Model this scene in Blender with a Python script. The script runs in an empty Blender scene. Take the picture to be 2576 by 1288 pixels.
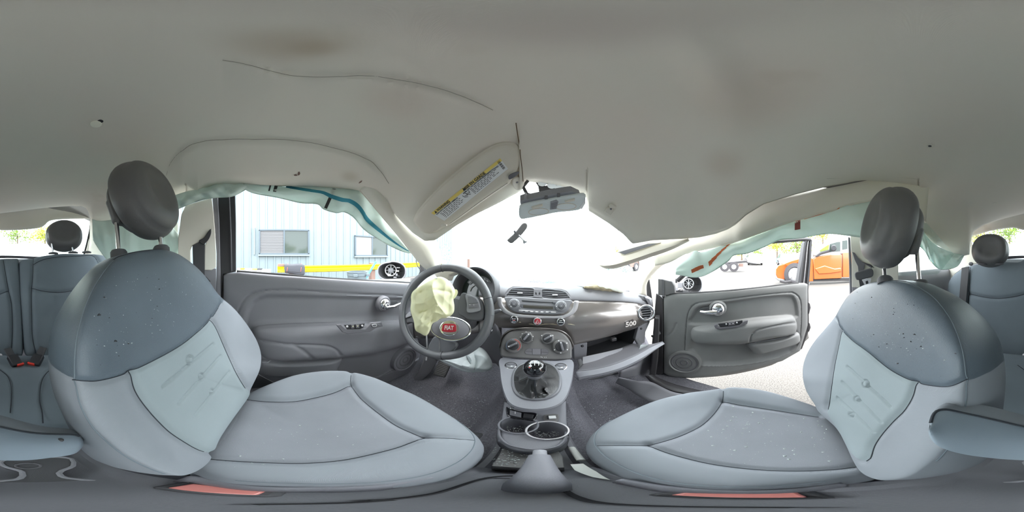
import bpy, bmesh, math, random
import numpy as np
from mathutils import Vector, Matrix
from math import sin, cos, pi, hypot, sqrt, atan2, radians

# ------------------------------------------------------------------ camera, sky, sun, exposure
scene = bpy.context.scene
COL = scene.collection
CAMZ = 1.10                      # height of the 360 degree camera above the yard
U0 = 1345.0                      # image column that looks straight ahead of the car
cd = bpy.data.cameras.new('camera')
cd.type = 'PANO'
for tgt in (cd, getattr(cd, 'cycles', None)):
    try:
        tgt.panorama_type = 'EQUIRECTANGULAR'
    except Exception:
        pass
cd.clip_start = 0.005
cd.clip_end = 500
cam = bpy.data.objects.new('camera', cd)
cam.location = (0, 0, CAMZ)
cam.rotation_euler = (pi/2, 0, (U0-1288)*2*pi/2576)
COL.objects.link(cam)
scene.camera = cam

world = bpy.data.worlds.new('sky')
scene.world = world
world.use_nodes = True
wn = world.node_tree
bg = wn.nodes['Background']
bg.inputs[0].default_value = (0.90, 0.96, 1.0, 1)
bg.inputs[1].default_value = 3.6

sd = bpy.data.lights.new('sun', 'SUN')
sd.energy = 2.2
sd.angle = radians(40)
sd.color = (1.0, 0.96, 0.90)
sun = bpy.data.objects.new('sun', sd)
sun.rotation_euler = (radians(20), radians(-6), 0)
sun.location = (0, 0, 12)
COL.objects.link(sun)

vs = scene.view_settings
vs.view_transform = 'Standard'
vs.look = 'None'
vs.gamma = 1
vs.exposure = 1.4
vs.use_curve_mapping = False
try:
    scene.cycles.use_denoising = True
    scene.cycles.max_bounces = 14
    scene.cycles.diffuse_bounces = 8
    scene.cycles.transparent_max_bounces = 24
    scene.cycles.sample_clamp_indirect = 8
except Exception:
    pass
random.seed(5)

# ------------------------------------------------------------------ pixels to points (offsets from the camera)
CAM = np.array([0., 0., CAMZ])
def A(*v): return np.array(v, float)
def D(u, v):
    a = (u-U0)*2*pi/2576; e = (644-v)*pi/1288
    return A(sin(a)*cos(e), cos(a)*cos(e), sin(e))
def Pd(u, v, d): return D(u, v)*d
def Pr(u, v, r):
    d = D(u, v); return d*(r/hypot(d[0], d[1]))
def Px(u, v, x):
    d = D(u, v); return d*(x/d[0])
def Py(u, v, y):
    d = D(u, v); return d*(y/d[1])
def Pz(u, v, z):
    d = D(u, v); return d*(z/d[2])
def Pp(u, v, pl, h=0.0):
    d = D(u, v); return d*((np.dot(pl.n, pl.p0)+h)/np.dot(pl.n, d))
def nrm(v):
    v = np.asarray(v, float); return v/np.linalg.norm(v)
class Plane:
    def __init__(s, p0, n, up=(0, 0, 1)):
        s.p0 = np.asarray(p0, float); s.n = nrm(n)
        up = np.asarray(up, float)
        s.ey = nrm(up-s.n*np.dot(up, s.n)); s.ex = np.cross(s.ey, s.n)
    def to2(s, P):
        d = np.asarray(P)-s.p0
        return np.stack([d@s.ex, d@s.ey], -1)
    def to3(s, Q, h=0):
        Q = np.asarray(Q, float); h = np.asarray(h, float)
        return s.p0+Q[..., :1]*s.ex+Q[..., 1:2]*s.ey+h[..., None]*s.n
def cr(pts, n, closed=False):
    """smooth curve through pts, n samples spread by length"""
    P = np.asarray(pts, float)
    if len(P) == 2 and not closed:
        t = np.linspace(0, 1, n)[:, None]; return P[0]*(1-t)+P[1]*t
    if closed: Q = np.vstack([P[-1], P, P[0], P[1]]); m = len(P)
    else: Q = np.vstack([2*P[0]-P[1], P, 2*P[-1]-P[-2]]); m = len(P)-1
    out = []
    for i in range(m):
        a, b, c, d = Q[i:i+4]
        for t in np.linspace(0, 1, 16, endpoint=False):
            out.append(.5*((2*b)+(c-a)*t+(2*a-5*b+4*c-d)*t*t+(3*b-a-3*c+d)*t**3))
    out.append(P[0] if closed else P[-1])
    out = np.array(out)
    L = np.r_[0, np.cumsum(np.linalg.norm(np.diff(out, axis=0), axis=1))]
    tt = np.linspace(0, L[-1], n, endpoint=not closed)
    return np.stack([np.interp(tt, L, out[:, k]) for k in range(out.shape[1])], -1)
def lin(pts, n):
    P = np.asarray(pts, float)
    L = np.r_[0, np.cumsum(np.linalg.norm(np.diff(P, axis=0), axis=1))]
    tt = np.linspace(0, L[-1], n)
    return np.stack([np.interp(tt, L, P[:, k]) for k in range(P.shape[1])], -1)
def pdist(P, L):
    a = L[:-1]; ab = L[1:]-a
    l2 = (ab*ab).sum(-1)+1e-12
    out = np.full(len(P), 1e9)
    for k in range(len(a)):
        w = P-a[k]
        t = np.clip((w@ab[k])/l2[k], 0, 1)
        out = np.minimum(out, np.hypot(*(w-t[:, None]*ab[k]).T))
    return out
def inpoly(P, poly):
    x, y = P[:, 0], P[:, 1]; ins = np.zeros(len(P), bool)
    n = len(poly)
    for i in range(n):
        x1, y1 = poly[i]; x2, y2 = poly[(i+1) % n]
        if y1 == y2: continue
        c = ((y1 > y) != (y2 > y)) & (x < (x2-x1)*(y-y1)/(y2-y1)+x1)
        ins ^= c
    return ins
def sdf(P, poly):
    d = pdist(P, np.vstack([poly, poly[:1]]))
    return np.where(inpoly(P, poly), d, -d)
def sstep(x): x = np.clip(x, 0, 1); return x*x*(3-2*x)

# ------------------------------------------------------------------ materials
M = {}
def mat(name, col, rough=.6, metal=0., bump=0., bscale=400., var=0., vscale=6., coat=0., spec=.5, wave=None, emit=None, dirt=None):
    m = bpy.data.materials.new(name); m.use_nodes = True
    nt = m.node_tree; b = nt.nodes['Principled BSDF']
    b.inputs['Base Color'].default_value = (*col, 1)
    b.inputs['Roughness'].default_value = rough
    b.inputs['Metallic'].default_value = metal
    b.inputs['Specular IOR Level'].default_value = spec
    if coat: b.inputs['Coat Weight'].default_value = coat; b.inputs['Coat Roughness'].default_value = .08
    tc = nt.nodes.new('ShaderNodeTexCoord')
    if var:
        n = nt.nodes.new('ShaderNodeTexNoise'); n.inputs['Scale'].default_value = vscale; n.inputs['Detail'].default_value = 6
        nt.links.new(tc.outputs['Object'], n.inputs['Vector'])
        r = nt.nodes.new('ShaderNodeValToRGB')
        r.color_ramp.elements[0].position = .3; r.color_ramp.elements[1].position = .7
        r.color_ramp.elements[0].color = (*[c*(1-var) for c in col], 1)
        r.color_ramp.elements[1].color = (*[min(1, c*(1+var)) for c in col], 1)
        nt.links.new(n.outputs['Fac'], r.inputs[0]); nt.links.new(r.outputs[0], b.inputs['Base Color'])
        if dirt:
            n3 = nt.nodes.new('ShaderNodeTexNoise'); n3.inputs['Scale'].default_value = dirt[1]; n3.inputs['Detail'].default_value = 3
            nt.links.new(tc.outputs['Object'], n3.inputs['Vector'])
            r3 = nt.nodes.new('ShaderNodeValToRGB'); r3.color_ramp.elements[0].position = dirt[2]; r3.color_ramp.elements[1].position = dirt[2]+dirt[3]
            mx = nt.nodes.new('ShaderNodeMixRGB'); mx.inputs[2].default_value = (*dirt[0], 1)
            nt.links.new(n3.outputs['Fac'], r3.inputs[0]); nt.links.new(r3.outputs[0], mx.inputs[0])
            nt.links.new(r.outputs[0], mx.inputs[1]); nt.links.new(mx.outputs[0], b.inputs['Base Color'])
    if bump:
        bp = nt.nodes.new('ShaderNodeBump'); bp.inputs['Strength'].default_value = bump; bp.inputs['Distance'].default_value = .002
        if wave:
            n2 = nt.nodes.new('ShaderNodeTexWave'); n2.inputs['Scale'].default_value = wave; n2.inputs['Distortion'].default_value = .6
            n2.bands_direction = 'DIAGONAL'
            nt.links.new(tc.outputs['Object'], n2.inputs['Vector']); nt.links.new(n2.outputs['Fac'], bp.inputs['Height'])
        else:
            n2 = nt.nodes.new('ShaderNodeTexNoise'); n2.inputs['Scale'].default_value = bscale; n2.inputs['Detail'].default_value = 3
            nt.links.new(tc.outputs['Object'], n2.inputs['Vector']); nt.links.new(n2.outputs['Fac'], bp.inputs['Height'])
        nt.links.new(bp.outputs[0], b.inputs['Normal'])
    if emit:
        b.inputs['Emission Color'].default_value = (*emit[0], 1); b.inputs['Emission Strength'].default_value = emit[1]
    M[name] = m
    return m
mat('headliner', (.70, .67, .61), .95, bump=.07, wave=420, var=.04, vscale=2, spec=.1, dirt=((.56, .48, .38), 4, .68, .2))
for nd in M['headliner'].node_tree.nodes:
    if nd.type == 'VALTORGB' and nd.color_ramp.elements[0].position < .35:
        nd.color_ramp.elements[0].color = (.72, .72, .635, 1); nd.color_ramp.elements[1].color = (.78, .70, .62, 1)
mat('beige_plastic', (.68, .63, .55), .55, bump=.12, bscale=900, var=.04)
mat('visor_vinyl', (.68, .62, .53), .6, bump=.15, bscale=700)
mat('light_fabric', (.266, .284, .31), .95, bump=.2, wave=520, var=.06, vscale=5, spec=.15)
mat('insert_fabric', (.27, .31, .325), .95, bump=.15, bscale=900, var=.06, vscale=7, spec=.15)
mat('cushion_fabric', (.235, .245, .27), .95, bump=.2, bscale=900, var=.07, vscale=9, spec=.12)
mat('dark_vinyl', (.10, .125, .15), .42, bump=.3, bscale=700, var=.10, vscale=9, spec=.55)
mat('headrest_vinyl', (.13, .128, .13), .45, bump=.25, bscale=800, var=.05)
mat('rear_fabric', (.16, .19, .215), .9, bump=.2, bscale=700, var=.06, spec=.2)
mat('thread', (.035, .04, .05), .9)
mat('piping', (.22, .25, .28), .8)
mat('door_plastic', (.21, .205, .225), .55, bump=.18, bscale=650, var=.05, vscale=5)
mat('door_dusty', (.21, .21, .21), .6, bump=.18, bscale=650, var=.09, vscale=7)
mat('door_recess', (.155, .15, .165), .65, bump=.2, bscale=500, var=.06)
mat('pad_plastic', (.30, .30, .325), .6, bump=.25, bscale=700, var=.03)
mat('fascia_paint', (.25, .225, .215), .24, metal=.5, coat=1., bump=.02, bscale=1500)
mat('silver_trim', (.70, .68, .70), .3, metal=.3)
mat('radio_grey', (.26, .26, .28), .5, bump=.1, bscale=900)
mat('knob_grey', (.15, .15, .165), .35)
mat('black_plastic', (.028, .028, .032), .45)
mat('soft_black', (.085, .085, .092), .7, bump=.2, bscale=600)
mat('console_grey', (.21, .21, .235), .55, bump=.22, bscale=600, var=.06, vscale=8)
mat('hvac_grey', (.15, .145, .145), .55, bump=.2, bscale=500, var=.05)
mat('chrome', (.82, .82, .84), .08, metal=1.)
mat('steel', (.55, .56, .58), .25, metal=1.)
mat('carpet', (.15, .147, .165), 1., bump=.8, bscale=420, var=.35, vscale=260, spec=.05)
mat('leather', (.045, .045, .046), .27, bump=.15, bscale=300)
mat('gloss_black', (.006, .006, .009), .05, coat=1.)
mat('wheel_leather', (.11, .112, .12), .38, bump=.2, bscale=500, var=.05)
mat('airbag_white', (.70, .74, .74), .8, bump=.2, bscale=600, var=.04)
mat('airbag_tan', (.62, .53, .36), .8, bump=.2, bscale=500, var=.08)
mat('curtain_stripe', (.05, .30, .40), .8)
mat('orange_stripe', (.62, .16, .06), .8)
mat('print_black', (.05, .05, .05), .8)
mat('print_maroon', (.30, .08, .07), .8)
mat('label_white', (.80, .80, .80), .5)
mat('label_yellow', (.80, .62, .16), .5)
mat('red_badge', (.36, .02, .035), .35)
mat('red_button', (.80, .05, .03), .4)
mat('red_lamp', (.8, .03, .05), .4, emit=((1, .05, .05), 3.))
mat('white_print', (.8, .8, .8), .6)
mat('blue_print', (.12, .22, .40), .6)
mat('rubber', (.04, .04, .042), .8)
mat('belt', (.055, .055, .06), .75, bump=.3, wave=900)
mat('body_paint', (.20, .19, .185), .3, metal=.3, coat=1.)
mat('black_metal', (.045, .042, .045), .5)
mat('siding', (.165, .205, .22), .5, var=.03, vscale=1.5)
mat('window_frame', (.075, .10, .12), .5)
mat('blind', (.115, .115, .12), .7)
mat('dark_glass', (.05, .065, .06), .05, spec=.35)
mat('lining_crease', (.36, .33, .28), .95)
mat('cap_cream', (.88, .87, .74), .5)
mat('display_glass', (.06, .055, .045), .5)
mat('armrest_vinyl', (.26, .31, .36), .38, bump=.1, bscale=1200, var=.06)
mat('buckle_red', (.80, .28, .25), .25, coat=1.)
mat('yellow_paint', (.90, .72, .0), .5)
mat('post_rust', (.19, .12, .10), .8)
mat('bin_blue', (.09, .115, .13), .6)
mat('bar_blue', (.03, .25, .40), .5)
mat('bag_grey', (.05, .052, .062), .8, bump=.3, bscale=300)
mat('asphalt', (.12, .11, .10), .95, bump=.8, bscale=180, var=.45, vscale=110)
mat('truck_orange', (.45, .10, .015), .28, coat=.8)
mat('truck_white', (.5, .5, .5), .3)
mat('tyre', (.06, .055, .06), .8)
mat('rim', (.6, .6, .62), .35, metal=.7)
mat('leaf', (.22, .33, .05), .8, var=.4, vscale=2)
mat('leaf_yellow', (.45, .46, .06), .8, var=.3, vscale=2)
mat('bark', (.16, .11, .07), .9)
mat('car_white', (.75, .76, .78), .3, coat=.6)
mat('car_blue', (.35, .50, .55), .3, coat=.6)
mat('concrete', (.22, .22, .22), .9)
mat('crumb', (.5, .54, .53), .3)
mat('paper', (.8, .8, .76), .8)

def glass(name, tint, crack):
    """clear pane; crack = 0 for whole glass, else share covered by a crazed, whitened net"""
    m = bpy.data.materials.new(name); m.use_nodes = True; nt = m.node_tree
    for n in list(nt.nodes): nt.nodes.remove(n)
    o = nt.nodes.new('ShaderNodeOutputMaterial')
    tr = nt.nodes.new('ShaderNodeBsdfTransparent'); tr.inputs[0].default_value = (*tint, 1)
    gl = nt.nodes.new('ShaderNodeBsdfGlossy'); gl.inputs['Roughness'].default_value = .03
    mx = nt.nodes.new('ShaderNodeMixShader'); mx.inputs[0].default_value = .05
    nt.links.new(tr.outputs[0], mx.inputs[1]); nt.links.new(gl.outputs[0], mx.inputs[2])
    last = mx
    if crack:
        tc = nt.nodes.new('ShaderNodeTexCoord')
        vo = nt.nodes.new('ShaderNodeTexVoronoi'); vo.feature = 'DISTANCE_TO_EDGE'; vo.inputs['Scale'].default_value = 70
        no = nt.nodes.new('ShaderNodeTexNoise'); no.inputs['Scale'].default_value = 5; no.inputs['Detail'].default_value = 4
        lt = nt.nodes.new('ShaderNodeMath'); lt.operation = 'LESS_THAN'; lt.inputs[1].default_value = .07
        gt = nt.nodes.new('ShaderNodeMath'); gt.operation = 'GREATER_THAN'; gt.inputs[1].default_value = 1-crack
        ad = nt.nodes.new('ShaderNodeMath'); ad.operation = 'MULTIPLY_ADD'; ad.inputs[1].default_value = .75; ad.inputs[2].default_value = .2
        mu = nt.nodes.new('ShaderNodeMath'); mu.operation = 'MULTIPLY'
        nt.links.new(tc.outputs['Object'], vo.inputs['Vector']); nt.links.new(tc.outputs['Object'], no.inputs['Vector'])
        nt.links.new(vo.outputs['Distance'], lt.inputs[0]); nt.links.new(no.outputs['Fac'], gt.inputs[0])
        nt.links.new(lt.outputs[0], ad.inputs[0]); nt.links.new(ad.outputs[0], mu.inputs[0]); nt.links.new(gt.outputs[0], mu.inputs[1])
        df = nt.nodes.new('ShaderNodeBsdfDiffuse'); df.inputs[0].default_value = (.50, .70, .64, 1)
        tl = nt.nodes.new('ShaderNodeBsdfTranslucent'); tl.inputs[0].default_value = (.50, .70, .64, 1)
        m0 = nt.nodes.new('ShaderNodeMixShader'); m0.inputs[0].default_value = .5
        nt.links.new(df.outputs[0], m0.inputs[1]); nt.links.new(tl.outputs[0], m0.inputs[2])
        m2 = nt.nodes.new('ShaderNodeMixShader')
        nt.links.new(mu.outputs[0], m2.inputs[0]); nt.links.new(mx.outputs[0], m2.inputs[1]); nt.links.new(m0.outputs[0], m2.inputs[2])
        last = m2
    nt.links.new(last.outputs[0], o.inputs[0]); M[name] = m
glass('clear_glass', (.93, .97, .96), 0)
glass('crazed_glass', (.95, .98, .97), .40)
glass('shard_glass', (.80, .93, .90), .7)
def cloth_thin(name, col, tr):
    m = bpy.data.materials.new(name); m.use_nodes = True; nt = m.node_tree
    for n in list(nt.nodes): nt.nodes.remove(n)
    o = nt.nodes.new('ShaderNodeOutputMaterial')
    a = nt.nodes.new('ShaderNodeBsdfDiffuse'); a.inputs[0].default_value = (*col, 1)
    b = nt.nodes.new('ShaderNodeBsdfTranslucent'); b.inputs[0].default_value = (*[min(1, c*1.1) for c in col], 1)
    x = nt.nodes.new('ShaderNodeMixShader'); x.inputs[0].default_value = tr
    tc = nt.nodes.new('ShaderNodeTexCoord'); n2 = nt.nodes.new('ShaderNodeTexNoise'); n2.inputs['Scale'].default_value = 30; n2.inputs['Detail'].default_value = 5
    bp = nt.nodes.new('ShaderNodeBump'); bp.inputs['Strength'].default_value = .35; bp.inputs['Distance'].default_value = .004
    nt.links.new(tc.outputs['Object'], n2.inputs['Vector']); nt.links.new(n2.outputs['Fac'], bp.inputs['Height'])
    nt.links.new(bp.outputs[0], a.inputs['Normal'])
    nt.links.new(a.outputs[0], x.inputs[1]); nt.links.new(b.outputs[0], x.inputs[2]); nt.links.new(x.outputs[0], o.inputs[0]); M[name] = m
cloth_thin('curtain_green', (.66, .74, .70), .3)
cloth_thin('airbag_cream', (.84, .83, .60), .25)
cloth_thin('airbag_sheer', (.80, .80, .78), .5)

# ------------------------------------------------------------------ objects
ORG = {}
def prep(o, org, parent):
    COL.objects.link(o)
    ORG[o.name] = np.asarray(org, float)
    if parent is not None:
        o.parent = parent; o.location = Vector(ORG[o.name]-ORG[parent.name])
    else:
        o.location = Vector(ORG[o.name]+CAM)
    return o
def tag(o, label=None, cat=None, group=None, kind=None):
    if label: o['label'] = label
    if cat: o['category'] = cat
    if group: o['group'] = group
    if kind: o['kind'] = kind
    return o
def thing(name, label, cat, base, group=None):
    o = bpy.data.objects.new(name, None); o.empty_display_size = .05
    prep(o, base, None)
    return tag(o, label, cat, group)
def struct(name, base=(0, 0, 0)):
    o = bpy.data.objects.new(name, None); o.empty_display_size = .05
    prep(o, base, None); o['kind'] = 'structure'
    return o
def mk(name, verts, faces, m, parent=None, smooth=True, fix=True, label=None, sharp=40):
    V = np.asarray(verts, float)
    org = A((V[:, 0].min()+V[:, 0].max())/2, (V[:, 1].min()+V[:, 1].max())/2, V[:, 2].min())
    me = bpy.data.meshes.new(name)
    me.from_pydata([tuple(p) for p in (V-org)], [], [tuple(int(i) for i in f) for f in faces])
    if fix:
        bm = bmesh.new(); bm.from_mesh(me)
        bmesh.ops.recalc_face_normals(bm, faces=bm.faces)
        bm.to_mesh(me); bm.free()
    me.materials.append(M[m] if isinstance(m, str) else m)
    if smooth:
        me.polygons.foreach_set('use_smooth', [True]*len(me.polygons))
        try: me.set_sharp_from_angle(angle=radians(sharp))
        except Exception: pass
    o = bpy.data.objects.new(name, me)
    prep(o, org, parent)
    if label: o['label'] = label
    return o
def bevel(o, w, seg=2):
    md = o.modifiers.new('edge', 'BEVEL'); md.width = w; md.segments = seg; md.limit_method = 'ANGLE'; md.angle_limit = radians(40)
    return o
def solid(o, t, off=-1):
    md = o.modifiers.new('thick', 'SOLIDIFY'); md.thickness = t; md.offset = off
    return o
class MB:
    """collects shapes for one mesh"""
    def __init__(s): s.V = []; s.F = []
    def add(s, V, F):
        b = len(s.V); s.V += [np.asarray(p, float) for p in V]; s.F += [[b+i for i in f] for f in F]; return s
    def box(s, c, size, R=None):
        c = np.asarray(c, float); h = np.asarray(size, float)/2
        R = np.eye(3) if R is None else R
        V = [c+R@(h*A(x, y, z)) for x in (-1, 1) for y in (-1, 1) for z in (-1, 1)]
        return s.add(V, [(0, 1, 3, 2), (4, 6, 7, 5), (0, 4, 5, 1), (2, 3, 7, 6), (0, 2, 6, 4), (1, 5, 7, 3)])
    def tube(s, P, r, seg=8, caps=True, flat=1.0, up=(0, 0, 1)):
        P = np.asarray(P, float); n = len(P)
        r = np.full(n, r, float) if np.isscalar(r) else np.asarray(r, float)
        T = np.gradient(P, axis=0); V = []; F = []
        a = np.asarray(up, float)
        for i in range(n):
            t = nrm(T[i]); x = a-t*np.dot(a, t)
            if np.linalg.norm(x) < 1e-4: x = np.cross(t, A(1, .3, .2))
            x = nrm(x); y = np.cross(t, x); a = x
            for k in range(seg):
                w = 2*pi*k/seg; V.append(P[i]+r[i]*(x*cos(w)*flat+y*sin(w)))
        for i in range(n-1):
            for k in range(seg):
                k2 = (k+1) % seg; F.append((i*seg+k, i*seg+k2, (i+1)*seg+k2, (i+1)*seg+k))
        if caps: F.append(tuple(range(seg))[::-1]); F.append(tuple((n-1)*seg+k for k in range(seg)))
        return s.add(V, F)
    def lathe(s, prof, o, ax, seg=32, sx=1., xdir=None):
        o = np.asarray(o, float); ax = nrm(ax)
        x = np.cross(ax, A(0, 0, 1)) if xdir is None else np.asarray(xdir, float)
        if np.linalg.norm(x) < 1e-3: x = A(1, 0, 0)
        x = nrm(x-ax*np.dot(x, ax)); y = np.cross(ax, x); V = []; F = []
        for (r, h) in prof:
            for k in range(seg):
                w = 2*pi*k/seg; V.append(o+ax*h+max(r, 1e-5)*(x*cos(w)*sx+y*sin(w)))
        n = len(prof)
        for i in range(n-1):
            for k in range(seg):
                k2 = (k+1) % seg; F.append((i*seg+k, i*seg+k2, (i+1)*seg+k2, (i+1)*seg+k))
        if prof[0][0] > 1e-4: F.append(tuple(range(seg)))
        if prof[-1][0] > 1e-4: F.append(tuple((n-1)*seg+k for k in range(seg)))
        return s.add(V, F)
    def prism(s, P, n, t):
        """polygon P (3D) as front face, extruded t behind it"""
        P = np.asarray(P, float); n = nrm(n); m = len(P)
        V = list(P)+list(P-n*t)
        F = [tuple(range(m)), tuple(range(2*m-1, m-1, -1))]+[(i, (i+1) % m, m+(i+1) % m, m+i) for i in range(m)]
        return s.add(V, F)
    def grid(s, rows):
        n = len(rows[0]); V = [p for r in rows for p in r]
        F = [(i*n+j, i*n+j+1, (i+1)*n+j+1, (i+1)*n+j) for i in range(len(rows)-1) for j in range(n-1)]
        return s.add(V, F)
    def out(s, name, m, parent=None, smooth=True, label=None, bev=0, sharp=40):
        o = mk(name, s.V, s.F, m, parent, smooth, True, label, sharp)
        if bev: bevel(o, bev)
        return o
def rot(ax, a):
    return np.array(Matrix.Rotation(a, 3, Vector(ax)))
def pxs(px, pl, h=0, n=0, closed=True):
    """pixel outline to points on a plane; n>0 smooths"""
    px = cr(px, n, closed) if n else np.asarray(px, float)
    return np.array([Pp(p[0], p[1], pl, h) for p in px])
def slab(name, px, pl, h, t, m, parent=None, n=0, bev=.002, label=None):
    P = pxs(px, pl, h, n)
    return MB().prism(P, pl.n, t).out(name, m, parent, label=label, bev=bev, sharp=35)
def ring2(c, r, n=40, sx=1., sy=1.):
    w = np.linspace(0, 2*pi, n, endpoint=False); return np.stack([c[0]+r*sx*np.cos(w), c[1]+r*sy*np.sin(w)], -1)
def disc(name, uv, pl, h, r, t, m, parent=None, edge=.002, label=None, sx=1.):
    o = Pp(uv[0], uv[1], pl, h) if len(uv) == 2 else np.asarray(uv, float)
    e = min(edge, r*.4)
    return MB().lathe([(r*1.0, -t), (r, -e), (r-e*.3, -e*.3), (r-e, 0), (0, 0)], o, pl.n, 40, sx, pl.ex).out(name, m, parent, label=label, sharp=50)
def ringo(name, uv, pl, h, r, w, m, parent=None, label=None, sx=1.):
    o = Pp(uv[0], uv[1], pl, h) if len(uv) == 2 else np.asarray(uv, float)
    prof = [(r+w*cos(a), w*sin(a)) for a in np.linspace(0, 2*pi, 13)]
    b = MB(); b.lathe(prof, o, pl.n, 44, sx, pl.ex); b.F = b.F[:-2]
    return b.out(name, m, parent, label=label)
def text(name, body, o, pl, size, m, parent=None, depth=.0006, xdir=None, bold=0., label=None, sx=1., shear=0.):
    c = bpy.data.curves.new(name, 'FONT'); c.body = body; c.size = size; c.extrude = depth; c.align_x = 'CENTER'; c.align_y = 'CENTER'
    c.offset = bold; c.shear = shear; c.resolution_u = 3
    t = bpy.data.objects.new('tmp', c); COL.objects.link(t)
    bpy.context.view_layer.update()
    me = bpy.data.meshes.new_from_object(t.evaluated_get(bpy.context.evaluated_depsgraph_get()))
    V = np.array([v.co[:] for v in me.vertices]) if len(me.vertices) else np.zeros((1, 3))
    F = [tuple(p.vertices) for p in me.polygons]
    bpy.data.objects.remove(t); bpy.data.meshes.remove(me)
    ex = pl.ex if xdir is None else nrm(np.asarray(xdir)-pl.n*np.dot(xdir, pl.n))
    ey = np.cross(pl.n, ex)
    W = np.asarray(o)+V[:, :1]*sx*ex+V[:, 1:2]*ey+V[:, 2:3]*pl.n
    return mk(name, W, F, m, parent, False, False, label)

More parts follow.
